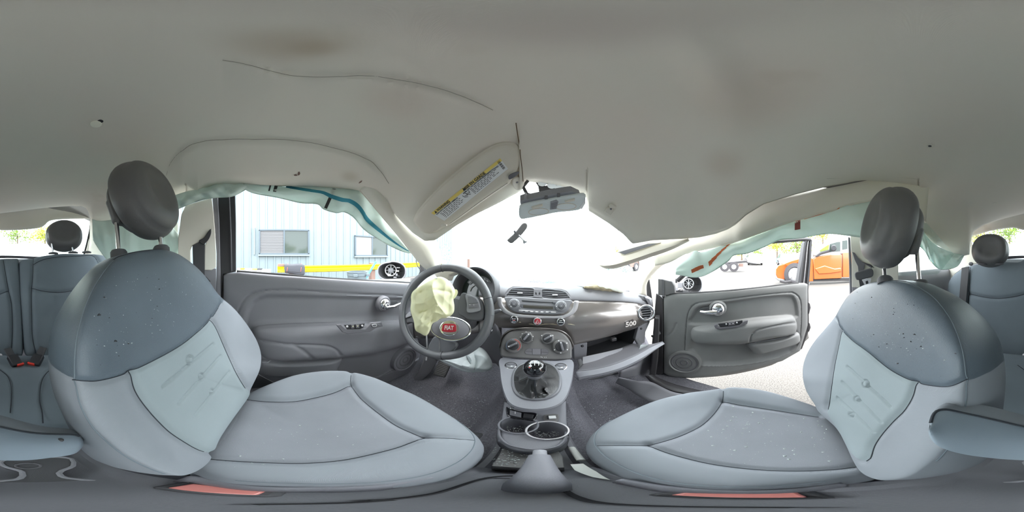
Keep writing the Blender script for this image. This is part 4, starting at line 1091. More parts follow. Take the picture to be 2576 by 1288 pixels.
for i in range(6):
    u = 1318+i*13; MB().box(Pp(u, 783+i*.45, rp0, .0248), (.0085, .002, .003)).out('preset_button', 'knob_grey', RD)
def airvent(label, out, slats, tab, parent_n, pl, h):
    T_ = thing('air_vent', label, 'air vent', Pp(*np.mean(out, 0), pl, h))
    slab('vent_well', out, pl, h-.014, .004, 'black_plastic', T_, 40, .0005)
    P = pxs(out, pl, h, 50); MB().tube(np.vstack([P, P[:1]]), .0022, 6, False).out('vent_rim', 'radio_grey', T_)
    for (a, c) in slats:
        P0 = Pp(*a, pl, h-.004); P1 = Pp(*c, pl, h-.004)
        b = MB().prism([P0, P1, P1+pl.n*.0, P0+pl.n*.0], pl.n, .001) if False else MB().tube([P0, (P0+P1)/2, P1], .0036, 8, True, .35, pl.ey)
        b.out('slat', 'pad_plastic', T_)
    if tab: MB().box(Pp(*tab, pl, h+.001), (.021, .008, .004)).out('tab', 'silver_trim', T_, bev=.0012)
    return T_
hv = .012
airvent('left centre air vent with dark slats above the radio', [(1277,745),(1278,737),(1284,729),(1294,725),(1342,726),(1342,747)], [((1286,728.5),(1342,730.5)),((1281,733),(1342,735.5)),((1279,738),(1342,740.5)),((1278,743),(1342,745.5))], (1308, 737), None, rp0, hv)
airvent('right centre air vent with dark slats above the radio', [(1364,728),(1410,731),(1422,735),(1429,743),(1430,752),(1364,749)], [((1364,733),(1422,736)),((1364,737.5),(1427,741)),((1364,742),(1429,746)),((1364,746.5),(1430,750))], (1396, 742), None, rp0, hv)
MB().prism(pxs([(1270,747),(1271,736),(1279,726),(1291,720.5),(1350,723),(1412,727),(1426,732),(1434,742),(1436,755)], rp0, -.003, 0), rp0.n, .02).out('vent_housing', 'radio_grey', RD)
slab('vent_divider', [(1343,726.5),(1363,727.5),(1364,749),(1342,747.5)], rp0, hv+.004, .02, 'pad_plastic', RD, 0, .001)
for u in (1348.5, 1357.5):
    MB().lathe([(.006, -.004), (.0055, .002), (0, .0045)], Pp(u, 737.5, rp0, hv+.004), rp0.n, 16, .45, rp0.ex).out('vent_wheel', 'black_plastic', RD)

# ---- round buttons in the fascia
bp0 = Plane(A(0, .592, -.255), (0, -.97, .22))
def rbutton(label, u, v, face, mark):
    T_ = thing('push_button', label, 'button', Pp(u, v, bp0))
    disc('button_well', (u, v), bp0, .003, .0155, .016, 'chrome', T_, .002)
    disc('button_face', (u, v), bp0, .0055, .0118, .006, face, T_, .0015)
    mark(T_)
def mk_sport(T_):
    text('button_print', 'SPORT', Pp(1293, 802.5, bp0, .0062), bp0, .0056, 'white_print', T_)
    MB().box(Pp(1293, 805.5, bp0, .0058), (.008, .0008, .0014)).out('button_lamp', 'red_button', T_)
    MB().tube([Pp(1288+i, 808.5-.8*sin(pi*i/10), bp0, .0062) for i in range(0, 11, 2)], .0006, 5).out('button_ridge', 'silver_trim', T_)
def mk_haz(T_):
    for s in (1., .55):
        q = [(1352-6*s, 811+3*s), (1352+6*s, 811+3*s), (1352, 809-5.5*s)]
        P_ = [Pp(*k, bp0, .0062) for k in q]; MB().tube(P_+P_[:1], .0005, 5, False).out('triangle_print', 'white_print', T_)
def mk_def(T_):
    MB().box(Pp(1411, 807, bp0, .0058), (.007, .0008, .003)).out('heater_print', 'white_print', T_)
    MB().tube([Pp(1405+i, 812-.8*sin(pi*i/12), bp0, .0062) for i in range(0, 13, 2)], .0006, 5).out('button_ridge', 'silver_trim', T_)
rbutton('round chrome-rimmed SPORT push button under the left side of the radio', 1293, 804, 'gloss_black', mk_sport)
rbutton('round red hazard push button under the middle of the radio', 1352, 809, 'red_badge', mk_haz)
rbutton('round chrome-rimmed heated window push button under the right side of the radio', 1411, 810, 'gloss_black', mk_def)

# ---- heater panel
hp = Plane(A(0, .565, -.34), (0, -.82, .573))
HV = thing('heater_panel', 'dark grey heater control panel with four rotary knobs', 'control panel', Pp(1350, 905, hp))
slab('panel', [(1262,858),(1272,842),(1290,831),(1320,828),(1352,829),(1390,831),(1415,838),(1430,852),(1438,866),(1439,890),(1436,903),(1400,906),(1345,904),(1300,901),(1262,897),(1258,885),(1259,870)], hp, .0, .10, 'hvac_grey', HV, 90, .006)
strip('panel_hood', [(1256,872),(1262,848),(1276,834),(1300,826),(1352,825),(1405,830),(1432,846),(1444,872)], [(1258,886),(1266,858),(1280,841),(1304,832),(1352,830),(1400,835),(1426,850),(1438,880)], .595, .60, -.006, 'fascia_paint', 60, 6, .004, None, HV)
def knob(u, v, r, ang, collar, prints):
    k = disc('knob_collar', (u, v), hp, .012, collar, .016, 'hvac_grey', HV, .006)
    c = Pp(u, v, hp, .013)
    kb = MB().lathe([(r, -.004), (r, .010), (r*.96, .013), (r*.8, .014), (0, .014)], c, hp.n, 36).out('rotary_knob', 'black_plastic', HV)
    R = np.stack([hp.ex, hp.ey, hp.n], 1)@rot((0, 0, 1), ang)
    MB().box(c+hp.n*.019, (.0075, r*1.86, .012), R).out('grip', 'knob_grey', kb, bev=.002)
    MB().lathe([(.002, 0), (.002, .001), (0, .001)], c+hp.n*.0255+R@A(0, r*.7, 0), hp.n, 12).out('pointer_dot', 'white_print', kb)
    for a, m, s in prints:
        p = hp.to2(c)+np.array([cos(a), sin(a)])*(r+.0055)
        MB().lathe([(s, 0), (s, .0006), (0, .0008)], hp.to3(p[None], np.array([.0125]))[0], hp.n, 10).out('dial_mark', m, HV)
up_is = hp.ey
knob(1291, 869, .0185, 2.1, .030, [(-.75+.26*i, 'red_button', .0018) for i in range(9)]+[(pi+.7-.26*i, 'blue_print', .0014) for i in range(9)])
knob(1325, 849, .0170, -.62, .024, [(a, 'white_print', .0016) for a in (-.5, .2, 1., 1.7, 2.4, 3.1)])
knob(1377, 851, .0170, -1.05, .024, [(a, 'white_print', .0022) for a in (.5, 2.6)])
knob(1411, 872, .0195, .16, .030, [(a, 'white_print', .0024) for a in (-.6, .5, 1.8, 3.6, 4.6)])
slab('grille_plate', [(1320,884),(1325,878),(1335,876),(1370,877.5),(1378,880),(1381,885),(1377,891),(1368,893),(1330,892),(1322,890)], hp, .002, .004, 'door_recess', HV, 50, .001)
MB().grid([[Pp(u, v, hp, .0028+.0006*sin(u*2.5)*sin(v*2.5)) for u in np.linspace(1340, 1360, 30)] for v in np.linspace(878, 891, 20)]).out('grille_mesh', 'door_plastic', HV)
for u in (1339, 1361): MB().tube([Pp(u, 877.5, hp, .0025), Pp(u, 892, hp, .0025)], .0005, 4).out('plate_joint', 'black_plastic', HV)
MB().tube([Pp(1322, 884, hp, .0025), Pp(1339, 885, hp, .0025)], .0005, 4).out('plate_joint', 'black_plastic', HV)
MB().tube([Pp(1361, 885.5, hp, .0025), Pp(1379, 886.5, hp, .0025)], .0005, 4).out('plate_joint', 'black_plastic', HV)
for i, u in enumerate((1361, 1364, 1370, 1374)): MB().box(Pp(u, 899-(i == 0), hp, .001), (.002, .001, .003)).out('white_scrape', 'white_print', HV)
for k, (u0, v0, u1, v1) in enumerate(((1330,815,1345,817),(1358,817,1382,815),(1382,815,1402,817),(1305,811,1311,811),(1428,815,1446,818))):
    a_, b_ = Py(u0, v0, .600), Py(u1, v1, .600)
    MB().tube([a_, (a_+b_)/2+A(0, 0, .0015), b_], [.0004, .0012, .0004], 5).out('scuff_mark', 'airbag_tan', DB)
# round side vent, chrome
pv = Plane(Py(1626, 787, .60), (-.52, -.83, .2))
T_ = airvent('round chrome-rimmed air vent at the passenger end of the dashboard', [tuple(x) for x in ring2((1624, 787), 17, 16, .86, 1.08)], [((1612,777+6*i),(1638,774+6*i)) for i in range(5)], None, None, pv, .012)
ringo('chrome_ring', (1626, 787), pv, .012, .036, .0055, 'chrome', T_)
MB().box(Pp(1624, 800, pv, .012), (.014, .008, .006)).out('tab', 'knob_grey', T_, bev=.001)
# defroster slot on the deck
T_ = thing('air_vent', 'small slotted side window vent at the end of the dashboard top', 'air vent', Py(1615, 749, .66))
pd_ = Plane(Py(1615, 748, .664), (-.3, -.9, .35))
slab('vent_plate', [(1606,744),(1615,745),(1623,749),(1626,753),(1620,756),(1611,753)], pd_, .004, .006, 'soft_black', T_, 30, .001)
for i in range(5): MB().tube([Pp(1608+i*3.6, 744.6+i*1.2, pd_, .006), Pp(1611+i*3.4, 752+i*.9, pd_, .006)], .0012, 5).out('slat', 'pad_plastic', T_)
# lettering on the fascia
pl5 = Plane(Py(1587, 815, .607), (-.12, -.99, -.05))
BD = thing('dash_badge', 'silver 500 lettering on the painted fascia', 'badge', Py(1587, 822, .607))
text('lettering', '500', Pp(1587, 815, pl5, .004), pl5, .034, 'chrome', BD, .0012, Pp(1606, 811, pl5)-Pp(1570, 819, pl5), .0012, None, 1.05)
pw_ = Plane(Py(1592, 747, .665), (-.1, -.95, .3)); text('faint_print', 'AIRBAG', Pp(1592, 750, pw_, .004), pw_, .006, 'knob_grey', DB)

# ---- glove box
GB = thing('glovebox', 'open glovebox under the painted fascia with its flap hanging down', 'glovebox', Py(1550, 900, .60))
cav = [Py(u, v, .64) for u, v in ((1478,862),(1500,855),(1560,838),(1606,824),(1600,850),(1590,866),(1470,910),(1478,890))]
b = MB(); back_ = [p+A(0, .16, -.03) for p in cav]; m_ = len(cav)
b.add(cav+back_, [(i, (i+1) % m_, m_+(i+1) % m_, m_+i) for i in range(m_)]+[tuple(range(m_, 2*m_))])
b.out('bin', 'soft_black', GB)
MB().prism([Py(u, v, .632) for u, v in ((1442,866),(1478,862),(1476,895),(1470,910),(1458,905),(1444,905))], (0, -1, .1), .02).out('side_frame', 'door_plastic', GB, bev=.003)
MB().prism([Py(u, v, .632) for u, v in ((1606,822),(1636,808),(1624,835),(1622,862),(1606,868),(1598,852))], (0, -1, .1), .02).out('side_frame', 'door_plastic', GB, bev=.003)
for u, v in ((1466, 871), (1614, 827)): disc('rubber_stop', Py(u, v, .628), Plane(Py(u, v, .628), (0, -1, .1)), 0, .006, .01, 'black_plastic', GB)
MB().box(Py(1543, 853, .625), (.024, .02, .016)).out('latch_striker', 'black_metal', GB, bev=.003)
hL, hR = Py(1474, 902, .615), Py(1592, 866, .615)
lipT = cr([(1449,937),(1500,930),(1550,917),(1600,896),(1640,874),(1668,861)], 40)
rows = []
for i, a in enumerate(lipT):
    k = i/39.; h0 = hL*(1-k)+hR*k; l = Py(a[0], a[1], .515-.05*sin(pi*k)*.4)
    rows.append([h0*(1-t)+l*t+A(0, 0, -.012*sin(pi*t)) for t in np.linspace(0, 1, 8)])
o = MB().grid(rows).out('flap', 'door_recess', GB); solid(o, .006, 1)
lipB = cr([(1453,956),(1470,951),(1520,941),(1570,926),(1615,903),(1645,882),(1669,866)], 40)
rows2 = []
for i, (a, c) in enumerate(zip(lipT, lipB)):
    k = i/39.; y = .515-.05*sin(pi*k)*.4
    P0 = Py(a[0], a[1], y); P1 = Py(c[0], c[1], y-.008)
    rows2.append([P0+A(0, .006, .0), P0, (P0+P1)/2+A(0, -.008, 0), P1, P1+A(0, .015, -.004)])
o = MB().grid(rows2).out('flap_lip', 'pad_plastic', GB); solid(o, .004, 0)
MB().grid([[Py(u, v, y) for u, v, y in ((a[0], a[1], .61), (c[0], c[1], .575))] for a, c in zip(lin([(1466,898),(1530,884),(1586,870)], 20), lin([(1466,918),(1530,903),(1592,880)], 20))]).out('flap_ledge', 'pad_plastic', GB)
for px in (((1457,904),(1462,920),(1460,928)), ((1602,853),(1610,865),(1613,882))):
    MB().tube([Py(px[0][0], px[0][1], .60), Py(px[1][0], px[1][1], .575), Py(px[2][0], px[2][1], .55)], .009, 8, True, .4).out('stay', 'soft_black', GB)
MB().prism([Py(u, v, .50) for u, v in ((1530,923),(1545,915),(1572,908),(1582,914),(1560,924),(1535,932))], (0, -.6, .8), .012).out('latch_pull', 'door_plastic', GB, bev=.004)
MB().prism([Py(u, v, .545) for u, v in ((1612,867),(1632,866),(1616,879),(1608,880))], (0, -.5, .86), .006).out('latch_plate', 'airbag_white', GB, bev=.001)
# lower right trim below the glovebox
b = MB(); T = lin([(1560,935),(1600,920),(1640,880),(1648,800)], 30); B_ = lin([(1556,950),(1610,968),(1650,955),(1656,900)], 30)
rows = [[Py(*(a*(1-k)+c*k), .66+.02*k) for k in np.linspace(0, 1, 6)] for a, c in zip(T, B_)]
o = MB().grid(rows).out('kick_panel', 'door_plastic', DB); solid(o, .008, 0)
b = MB().prism([Py(u, v, .70) for u, v in ((1480,955),(1556,935),(1560,950),(1545,962),(1500,958))], (0, -1, .3), .03).out('lower_cover', 'soft_black', DB, bev=.003)
# door sill trim, passenger side
T = cr([(1556,950),(1600,958),(1640,962),(1690,985),(1740,995),(1800,1010)], 40); B_ = cr([(1550,962),(1580,978),(1620,1004),(1660,1016),(1720,1020),(1800,1030)], 40)
rows = [[Pz(*(a*(1-k)+c*k), -.665-.05*k) for k in np.linspace(0, 1, 6)] for a, c in zip(T, B_)]
o = MB().grid(rows).out('trim_15', 'door_plastic'); solid(o, .01, 0); tag(o, 'passenger side door sill trim', kind='structure')
T = cr([(1640,945),(1660,955),(1700,970),(1760,985),(1820,1000)], 40); B_ = cr([(1625,945),(1645,965),(1690,984),(1745,996),(1805,1012)], 40)
rows = [[Pz(*(a*(1-k)+c*k), -.68+.01*sin(pi*k)) for k in np.linspace(0, 1, 6)] for a, c in zip(T, B_)]
o = MB().grid(rows).out('trim_16', 'black_metal'); solid(o, .015, 0); tag(o, kind='structure')
o = MB().prism([Pr(u, v, .80) for u, v in ((1646,800),(1660,800),(1656,900),(1650,945),(1632,950),(1640,900))], (-.7, -.7, 0), .05).out('trim_17', 'black_metal', bev=.006); tag(o, kind='structure')

# ---- centre console
cpn = Plane(A(0, .53, -.390), (0, -.068, .998), (0, 1, 0))
CS = thing('centre_console', 'grey centre console with gear lever surround, tray and cup holders', 'console', A(0, .2, -.76))
px = cr([(1259,902),(1300,904),(1350,906),(1400,908),(1439,906),(1440,940),(1434,970),(1424,996),(1408,1014),(1380,1025),(1346,1029),(1312,1026),(1288,1017),(1274,1000),(1264,970),(1259,935)], 100, True)
P0 = pxs(px, cpn); low = P0*1.0; low[:, 2] = -.53; cen = P0.mean(0)
V = list(P0)+list(P0*A(1, 1, 1)+A(0, 0, -.006)+(P0-cen)*A(.02, .02, 0))+list(low+(low-cen)*A(.03, .0, 0)+A(0, .11, 0)); n = 100
F = [tuple(range(n))]+[(i, (i+1) % n, n+(i+1) % n, n+i) for i in range(n)]+[(n+i, n+(i+1) % n, 2*n+(i+1) % n, 2*n+i) for i in range(n)]
mk('gear_surround', V, F, 'console_grey', CS)
def cbutton(u, v):
    disc('switch_well', (u, v), cpn, .002, .0200, .012, 'chrome', CS, .003)
    disc('window_switch', (u, v), cpn, .0045, .0160, .006, 'knob_grey', CS, .003)
    c = Pp(u+2, v+3, cpn, .0052); MB().box(c, (.006, .004, .0006)).out('window_print', 'white_print', CS)
    MB().tube([Pp(u-10, v-2, cpn, .005), Pp(u, v+1, cpn, .0053), Pp(u+10, v-2, cpn, .005)], .0006, 5).out('switch_edge', 'black_plastic', CS)
cbutton(1285, 918); cbutton(1411, 921)
# gear lever
GL = thing('gear_lever', 'gear lever with glossy black ball knob over a creased leather boot', 'gear lever', Pp(1346, 965, cpn))
c0 = cpn.to2(Pp(1347, 962, cpn)); rx = .079; ry = .0
bo = [Pp(u, v, cpn, .002) for u, v in cr([(1290,958),(1294,935),(1310,918),(1345,910),(1385,917),(1404,935),(1409,960),(1402,985),(1380,1000),(1348,1005),(1315,1000),(1296,984)], 72, True)]
bo = np.array(bo); MB().tube(np.vstack([bo, bo[:1]]), .004, 8, False).out('boot_ring', 'knob_grey', GL)
knobc = Pd(1345, 926, .470)
topc = knobc+A(0, .012, -.034); rows = []
ang = np.linspace(0, 2*pi, 72, endpoint=False)
for t in np.linspace(0, 1, 16):
    row = []
    for i in range(72):
        p = bo[i]*(1-t)+(topc+ (bo[i]-bo.mean(0))*A(.16, .16, .1))*t
        z = .5*t**3+.5*t**1.2
        p[2] = bo[i][2]*(1-z)+topc[2]*z
        w = .006*sin(pi*min(1, t*1.15))*(sin(ang[i]*5+6*t)+.7*sin(ang[i]*9-4*t+1)+.5*sin(ang[i]*3+9*t))
        p = p+nrm(p-bo.mean(0)*A(1, 1, 0)-A(0, 0, topc[2]))*0+A(cos(ang[i]), sin(ang[i]), .6)*w
        row.append(p)
    rows.append(row+[row[0]])
o = MB().grid(rows).out('boot', 'leather', GL); solid(o, .002, 0)
MB().tube([rows[k][54]*.996 for k in range(0, 15)], .0012, 6).out('boot_seam', 'thread', GL)
kn = MB().lathe([(.0265*sin(a), -.0265*cos(a)) for a in np.linspace(0.02, pi-.02, 26)], knobc, (0, -.25, 1), 40).out('ball_knob', 'gloss_black', GL)
MB().lathe([(.017, -.036), (.018, -.030), (.016, -.022), (.014, -.020)], knobc, (0, -.25, 1), 28).out('knob_collar', 'knob_grey', GL)
kp = Plane(knobc, nrm(-knobc)*A(1, 1, 1)); kp = Plane(knobc+nrm(A(0, -.35, .94))*.0262, A(0, -.35, .94), (0, 1, 0))
def kl(a, c, m='white_print'):
    P_ = []
    for t in np.linspace(0, 1, 6):
        q = np.array(a)*(1-t)+np.array(c)*t; p = kp.to3(q[None], np.zeros(1))[0]; P_.append(knobc+nrm(p-knobc)*.0268)
    MB().tube(P_, .0008, 5).out('shift_print', m, kn)
sx = -1
for x in (-.009, 0, .009): kl((x*sx, .007 if x > -.01 else 0), (x*sx, -.007), 'white_print')
kl((-.009, 0), (.009, 0))
for x, s_ in ((-.009, '1'), (0, '3'), (.009, '5')):
    pass
p = kp.to3(np.array([(-.010*1, -.008)]), np.zeros(1))[0]; p = knobc+nrm(p-knobc)*.0266
MB().lathe([(.0035, 0), (.0035, .0006), (0, .0008)], p, nrm(p-knobc), 14).out('shift_print', 'white_print', kn)
p = kp.to3(np.array([(-.0125, -.012)]), np.zeros(1))[0]; p = knobc+nrm(p-knobc)*.0266
MB().lathe([(.0025, 0), (.0025, .0006), (0, .0008)], p, nrm(p-knobc), 14).out('shift_print', 'red_button', kn)
# cup holder tier
tp = Plane(A(0, .3, -.53), (0, 0, 1), (0, 1, 0))
c1 = ring2(tp.to2(Pp(1304, 1070, tp)), .036, 48); c2 = ring2(tp.to2(Pp(1377, 1084, tp)), .036, 48)
relief('cup_tray', tp, [(1268,1008),(1310,1020),(1346,1024),(1390,1020),(1424,1005)], [(1252,1108),(1290,1130),(1346,1136),(1400,1128),(1428,1108)], 120, 120,
   [('p2', c1, -.085, .003), ('p2', c2, -.085, .003), ('p2', ring2(c1.mean(0), .040, 48), .006, .004), ('p2', ring2(c2.mean(0), .040, 48), .006, .004)], 'console_grey', CS, .004, .01, True, None, .015)
for c_ in (c1, c2):
    m2 = c_.mean(0); ringo('cup_rim', tp.to3(m2[None], np.array([.006]))[0], tp, 0, .0375, .0022, 'silver_trim' if c_ is c2 else 'console_grey', CS)
    MB().lathe([(.035, 0), (0, .0005)], tp.to3(m2[None], np.array([-.0775]))[0], tp.n, 32).out('cup_floor', 'carpet', CS)
skirt = cr([(1252,1108),(1258,1070),(1262,1040),(1272,1012)], 20); 
# skirt of the cup tier down to the tunnel
fr = cr([(1256,1075),(1258,1098),(1275,1115),(1300,1124),(1346,1130),(1395,1124),(1418,1108),(1424,1085)], 50)
rows = [[Pz(u, v, -.527)+A(0, 0, 0), Pz(u, v, -.527)*A(1.02, 1.0, 1)+A(0, -.003, -.02), Pz(u, v, -.527)*A(1.03, .98, 1)+A(0, 0, -.05)] for u, v in fr]
o = MB().grid(rows).out('cup_skirt', 'console_grey', CS); solid(o, .004, 0)
# tunnel body, long rounded cover from the dash to the rear seat
rows = []
for y in np.linspace(-.42, .62, 40):
    w = .085+.02*max(0, y)+.045*float(sstep((.16-y)/.16)); zt = -.572-.07*float(sstep((y-.12)/.05))+.05*float(sstep((y-.40)/.1))-.06*float(sstep((-y-.05)/.12))
    row = []
    for k in np.linspace(-1, 1, 21):
        x = w*np.sign(k)*abs(k)**.7; z = zt-(.26)*max(0, (abs(k)-.62)/.38)**1.6+(.010 if .42 < abs(k) < .62 else 0)
        row.append(A(x*(1+.25*max(0, (abs(k)-.62)/.38)), y, z))
    rows.append(row)
o = MB().grid(rows).out('tunnel_cover', 'console_grey', CS); solid(o, .004, 0)
slab('tray_liner', [(1252,1150),(1268,1118),(1300,1128),(1346,1134),(1400,1126),(1416,1150),(1420,1176),(1330,1178),(1236,1172)], Plane(A(0, .2, -.566), (0, 0, 1), (0, 1, 0)), 0, .08, 'hvac_grey', CS, 0, .001)
# switches before the cups
slab('hatch_switch', [(1274,1022),(1282,1027),(1310,1035),(1346,1038),(1351,1046),(1342,1055),(1310,1052),(1280,1047),(1273,1036)], tp, .010, .012, 'gloss_black', CS, 50, .002)
slab('switch_face', [(1283,1031),(1312,1038),(1311,1050),(1282,1043)], tp, .0125, .004, 'knob_grey', CS, 0, .001)
slab('switch_face', [(1318,1039),(1343,1043),(1340,1052),(1316,1050)], tp, .0125, .004, 'black_plastic', CS, 0, .001)
MB().tube([Pz(1296, 1038+i, -.516) for i in (-3, 0, 3)], .0008, 5).out('switch_print', 'white_print', CS)
MB().box(Pz(1288, 1026, -.514), (.010, .014, .008)).out('key_stub', 'steel', CS, bev=.002)
slab('socket_lid', [(1372,1042),(1400,1041),(1406,1046),(1405,1056),(1400,1060),(1374,1059),(1368,1056),(1368,1046)], tp, .006, .01, 'hvac_grey', CS, 40, .002)
MB().box(Pz(1389, 1050, -.520), (.016, .012, .006)).out('socket_print', 'white_print', CS, bev=.001)
MB().box(Pz(1378, 1050, -.520), (.004, .014, .006)).out('socket_print', 'black_plastic', CS)
# hand brake
HBk = thing('hand_brake', 'grey hand brake lever with push button between the seats', 'hand brake', A(.0, .06, -.60))
ends = [(1357, 1146, -.500, .020), (1357, 1160, -.500, .025), (1356, 1180, -.505, .029), (1354, 1205, -.515, .032), (1351, 1222, -.545, .029), (1350, 1236, -.60, .030)]
P_ = [Pz(u, v, z) for u, v, z, r in ends]
MB().tube(cr(P_, 24), np.interp(np.linspace(0, 1, 24), np.linspace(0, 1, 6), [e[3]*.62 for e in ends]), 20, True, 1.0).out('grip', 'console_grey', HBk)
MB().lathe([(.0085, -.006), (.0085, .008), (.007, .010), (0, .011)], Pz(1358, 1140, -.498), nrm(P_[0]-P_[2]), 24).out('release_button', 'pad_plastic', HBk)
q = cr([(1300,1196),(1290,1218),(1285,1228),(1320,1233),(1355,1235),(1390,1230),(1410,1222),(1404,1212)], 40)
MB().tube([Pz(u, v, -.563) for u, v in q], .0015, 6).out('gaiter_edge', 'pad_plastic', HBk)

# black moulded tray on the tunnel behind the front seats
tq = Plane(A(0, -.2, -.60), (0, 0, 1), (0, 1, 0))
ro = [(8,1158),(90,1150),(172,1152),(186,1168),(176,1177),(156,1184),(148,1192),(162,1201),(200,1206),(240,1210),(285,1222),(310,1234),(150,1238),(0,1238),(-120,1236),(-70,1218),(-20,1212),(40,1206),(57,1198),(54,1186),(30,1179),(8,1172)]
slab('rear_tray', ro, tq, 0, .03, 'soft_black', CS, 110, .003)
P_ = pxs(cr(ro, 110, True), tq, .001); MB().tube(np.vstack([P_, P_[:1]]), .0035, 6, False).out('tray_rim', 'pad_plastic', CS)
MB().tube(pxs([(70+32*cos(a), 1172+7*sin(a)) for a in np.linspace(0, 2*pi, 30)], tq, .001), .002, 6, False).out('tray_well_rim', 'door_recess', CS)

# ---- pedals and footwell
PD = thing('pedal', 'black ribbed foot rest in the driver footwell under the white knee airbag', 'pedal', Pz(1110, 945, -.62))
fp = Plane(Pz(1110, 930, -.62), (0, -.75, .66))
slab('plate', [(1104,905),(1133,918),(1118,950),(1088,943)], fp, 0, .012, 'rubber', PD, 0, .004)
for k in np.linspace(.12, .88, 8):
    a = np.array((1104,905))*(1-k)+np.array((1088,943))*k; c = np.array((1133,918))*(1-k)+np.array((1118,950))*k
    MB().tube([Pp(*(a*.9+c*.1), fp, .001), Pp(*(a*.1+c*.9), fp, .001)], .0018, 5).out('rib', 'black_plastic', PD)
# paper and rod at the console edge by the passenger seat
o = MB().prism([Pz(u, v, -.560) for u, v in ((1435,1168),(1467,1166),(1500,1186),(1535,1207),(1490,1200),(1446,1183))], (0, 0, 1), .002).out('paper_sheet', 'paper', smooth=False)
tag(o, 'folded white paper sheet tucked between the console and the passenger seat', 'paper')
o = MB().tube([Pz(1438, 1126, -.60), Pz(1448, 1140, -.595), Pz(1462, 1158, -.59)], .006, 10).out('white_rod', 'paper'); tag(o, 'white plastic rod standing between the console and the passenger seat cushion', 'rod')
for q in ([(930,1258),(1000,1255),(1100,1240),(1200,1208),(1250,1199),(1298,1197)], [(1398,1205),(1412,1225),(1450,1250),(1520,1266),(1700,1274),(2000,1277)], [(640,1270),(860,1266),(990,1258)]):
    MB().tube([Pz(u, v, -.566) for u, v in cr(q, 50)], .0022, 6).out('cover_joint', 'black_plastic', CS)
o = MB().tube([Pz(1222, 1115, -.66), Pz(1212, 1126, -.66), Pz(1208, 1132, -.66)], .004, 8).out('seat_lever', 'black_plastic', S1)
# ================================================================== STEERING WHEEL
wc = Pr(1111, 781, .585)
wpl = Plane(wc, nrm(A(.10, -.90, .40)))
SW = thing('steering_wheel', 'black leather steering wheel turned off centre with its airbag burst', 'steering wheel', wc-A(0, 0, .18))
RWH = .172
def wpt(x, y, h=0): return wpl.to3(np.array([(x, y)]), np.array([h]))[0]
ang = np.linspace(0, 2*pi, 97)
rr = [.0155+.003*math.exp(-((a-1.0)/.35)**2)+.003*math.exp(-((a-2.6)/.35)**2) for a in ang]
MB().tube([wpt(RWH*cos(a), RWH*sin(a)) for a in ang], np.array(rr), 18, False).out('rim', 'wheel_leather', SW)
for a in (1.75, 2.75, -1.35, .35):
    MB().tube([wpt((RWH+.0163*cos(b))*cos(a), (RWH+.0163*cos(b))*sin(a), .0163*sin(b)) for b in np.linspace(0, 2*pi, 20)], .0009, 5, False).out('rim_seam', 'black_plastic', SW)
MB().tube([wpt((RWH-.0150)*cos(a)+.0012*cos(a*160), (RWH-.0150)*sin(a), .006) for a in np.linspace(2.7, 4.6, 120)], .0012, 5).out('rim_stitching', 'thread', SW)
def wq(u, v): return wpl.to2(Pp(u, v, wpl))
# hub, spokes
hub = Pp(1140, 785, wpl)
MB().lathe([(.062, -.07), (.066, -.03), (.060, -.006), (.05, .004), (0, .006)], hub, wpl.n, 36).out('hub', 'soft_black', SW)
def spoke(px, m, h=.0, t=.022):
    return slab('spoke', px, wpl, h, t, m, SW, 40, .005)
spoke([(1015,792),(1030,788),(1070,792),(1075,815),(1050,815),(1030,812),(1016,815)], 'soft_black')
spoke([(1160,738),(1185,742),(1205,748),(1216,765),(1218,790),(1212,806),(1180,806),(1165,798),(1150,785)], 'soft_black', .006)
slab('button_pad', [(1171,741),(1190,744),(1202,752),(1208,770),(1206,782),(1176,786),(1174,765)], wpl, .010, .006, 'radio_grey', SW, 40, .002)
slab('wheel_button', [(1176,744),(1188,746),(1198,752),(1203,762),(1178,764)], wpl, .0125, .004, 'knob_grey', SW, 0, .001)
slab('wheel_button', [(1178,766),(1203,764),(1205,772),(1179,775)], wpl, .0125, .004, 'door_recess', SW, 0, .001)
MB().box(Pp(1182, 767, wpl, .0130), (.004, .001, .001)).out('button_print', 'white_print', SW)
MB().tube([Pp(1192, 765, wpl, .013), Pp(1192, 769, wpl, .013)], .0005, 5).out('button_print', 'white_print', SW)
slab('button_pad', [(1021,792),(1030,784),(1033,795),(1020,800)], wpl, .006, .006, 'radio_grey', SW, 0, .001)
# double bottom spoke, metallic and creased
b = MB()
for k, (px) in enumerate((((1090,848),(1105,852),(1104,893),(1085,888),(1075,876)), ((1106,852),(1133,856),(1150,868),(1130,889),(1106,893)))):
    b.prism(pxs(cr(px, 30, True), wpl, .004-.004*k), wpl.n, .02)
b.out('spoke', 'wheel_leather', SW, bev=.005)
# burst airbag cover: oval lid with badge, hanging low
lid = Plane(Pp(1133, 828, wpl, .035), nrm(wpl.n+A(.1, 0, .25)))
lc = Pp(1132, 827, lid)
w = np.linspace(0, 2*pi, 60, endpoint=False)
b = MB(); b.lathe([(.0, .010), (.030, .008), (.044, .002), (.047, -.006), (.045, -.018)], lc, lid.n, 60, 1.0, lid.ex)
for i in range(len(b.V)):
    d = b.V[i]-lc; b.V[i] = lc+lid.ex*np.dot(d, lid.ex)*1.36+lid.ey*np.dot(d, lid.ey)*.84+lid.n*np.dot(d, lid.n)
b.out('airbag_lid', 'door_recess', SW)
MB().tube([lc+lid.ex*.0650*cos(a)+lid.ey*.0400*sin(a)-lid.n*.002 for a in np.linspace(0, 2*pi, 61)], .0030, 8, False).out('lid_ring', 'chrome', SW)
bc = lc+lid.n*.009
b = MB(); b.lathe([(.0265, -.002), (.0265, .002), (.024, .0032), (.021, .0026), (0, .0026)], bc, lid.n, 40, 1.16, lid.ex); b.out('badge_ring', 'chrome', SW)
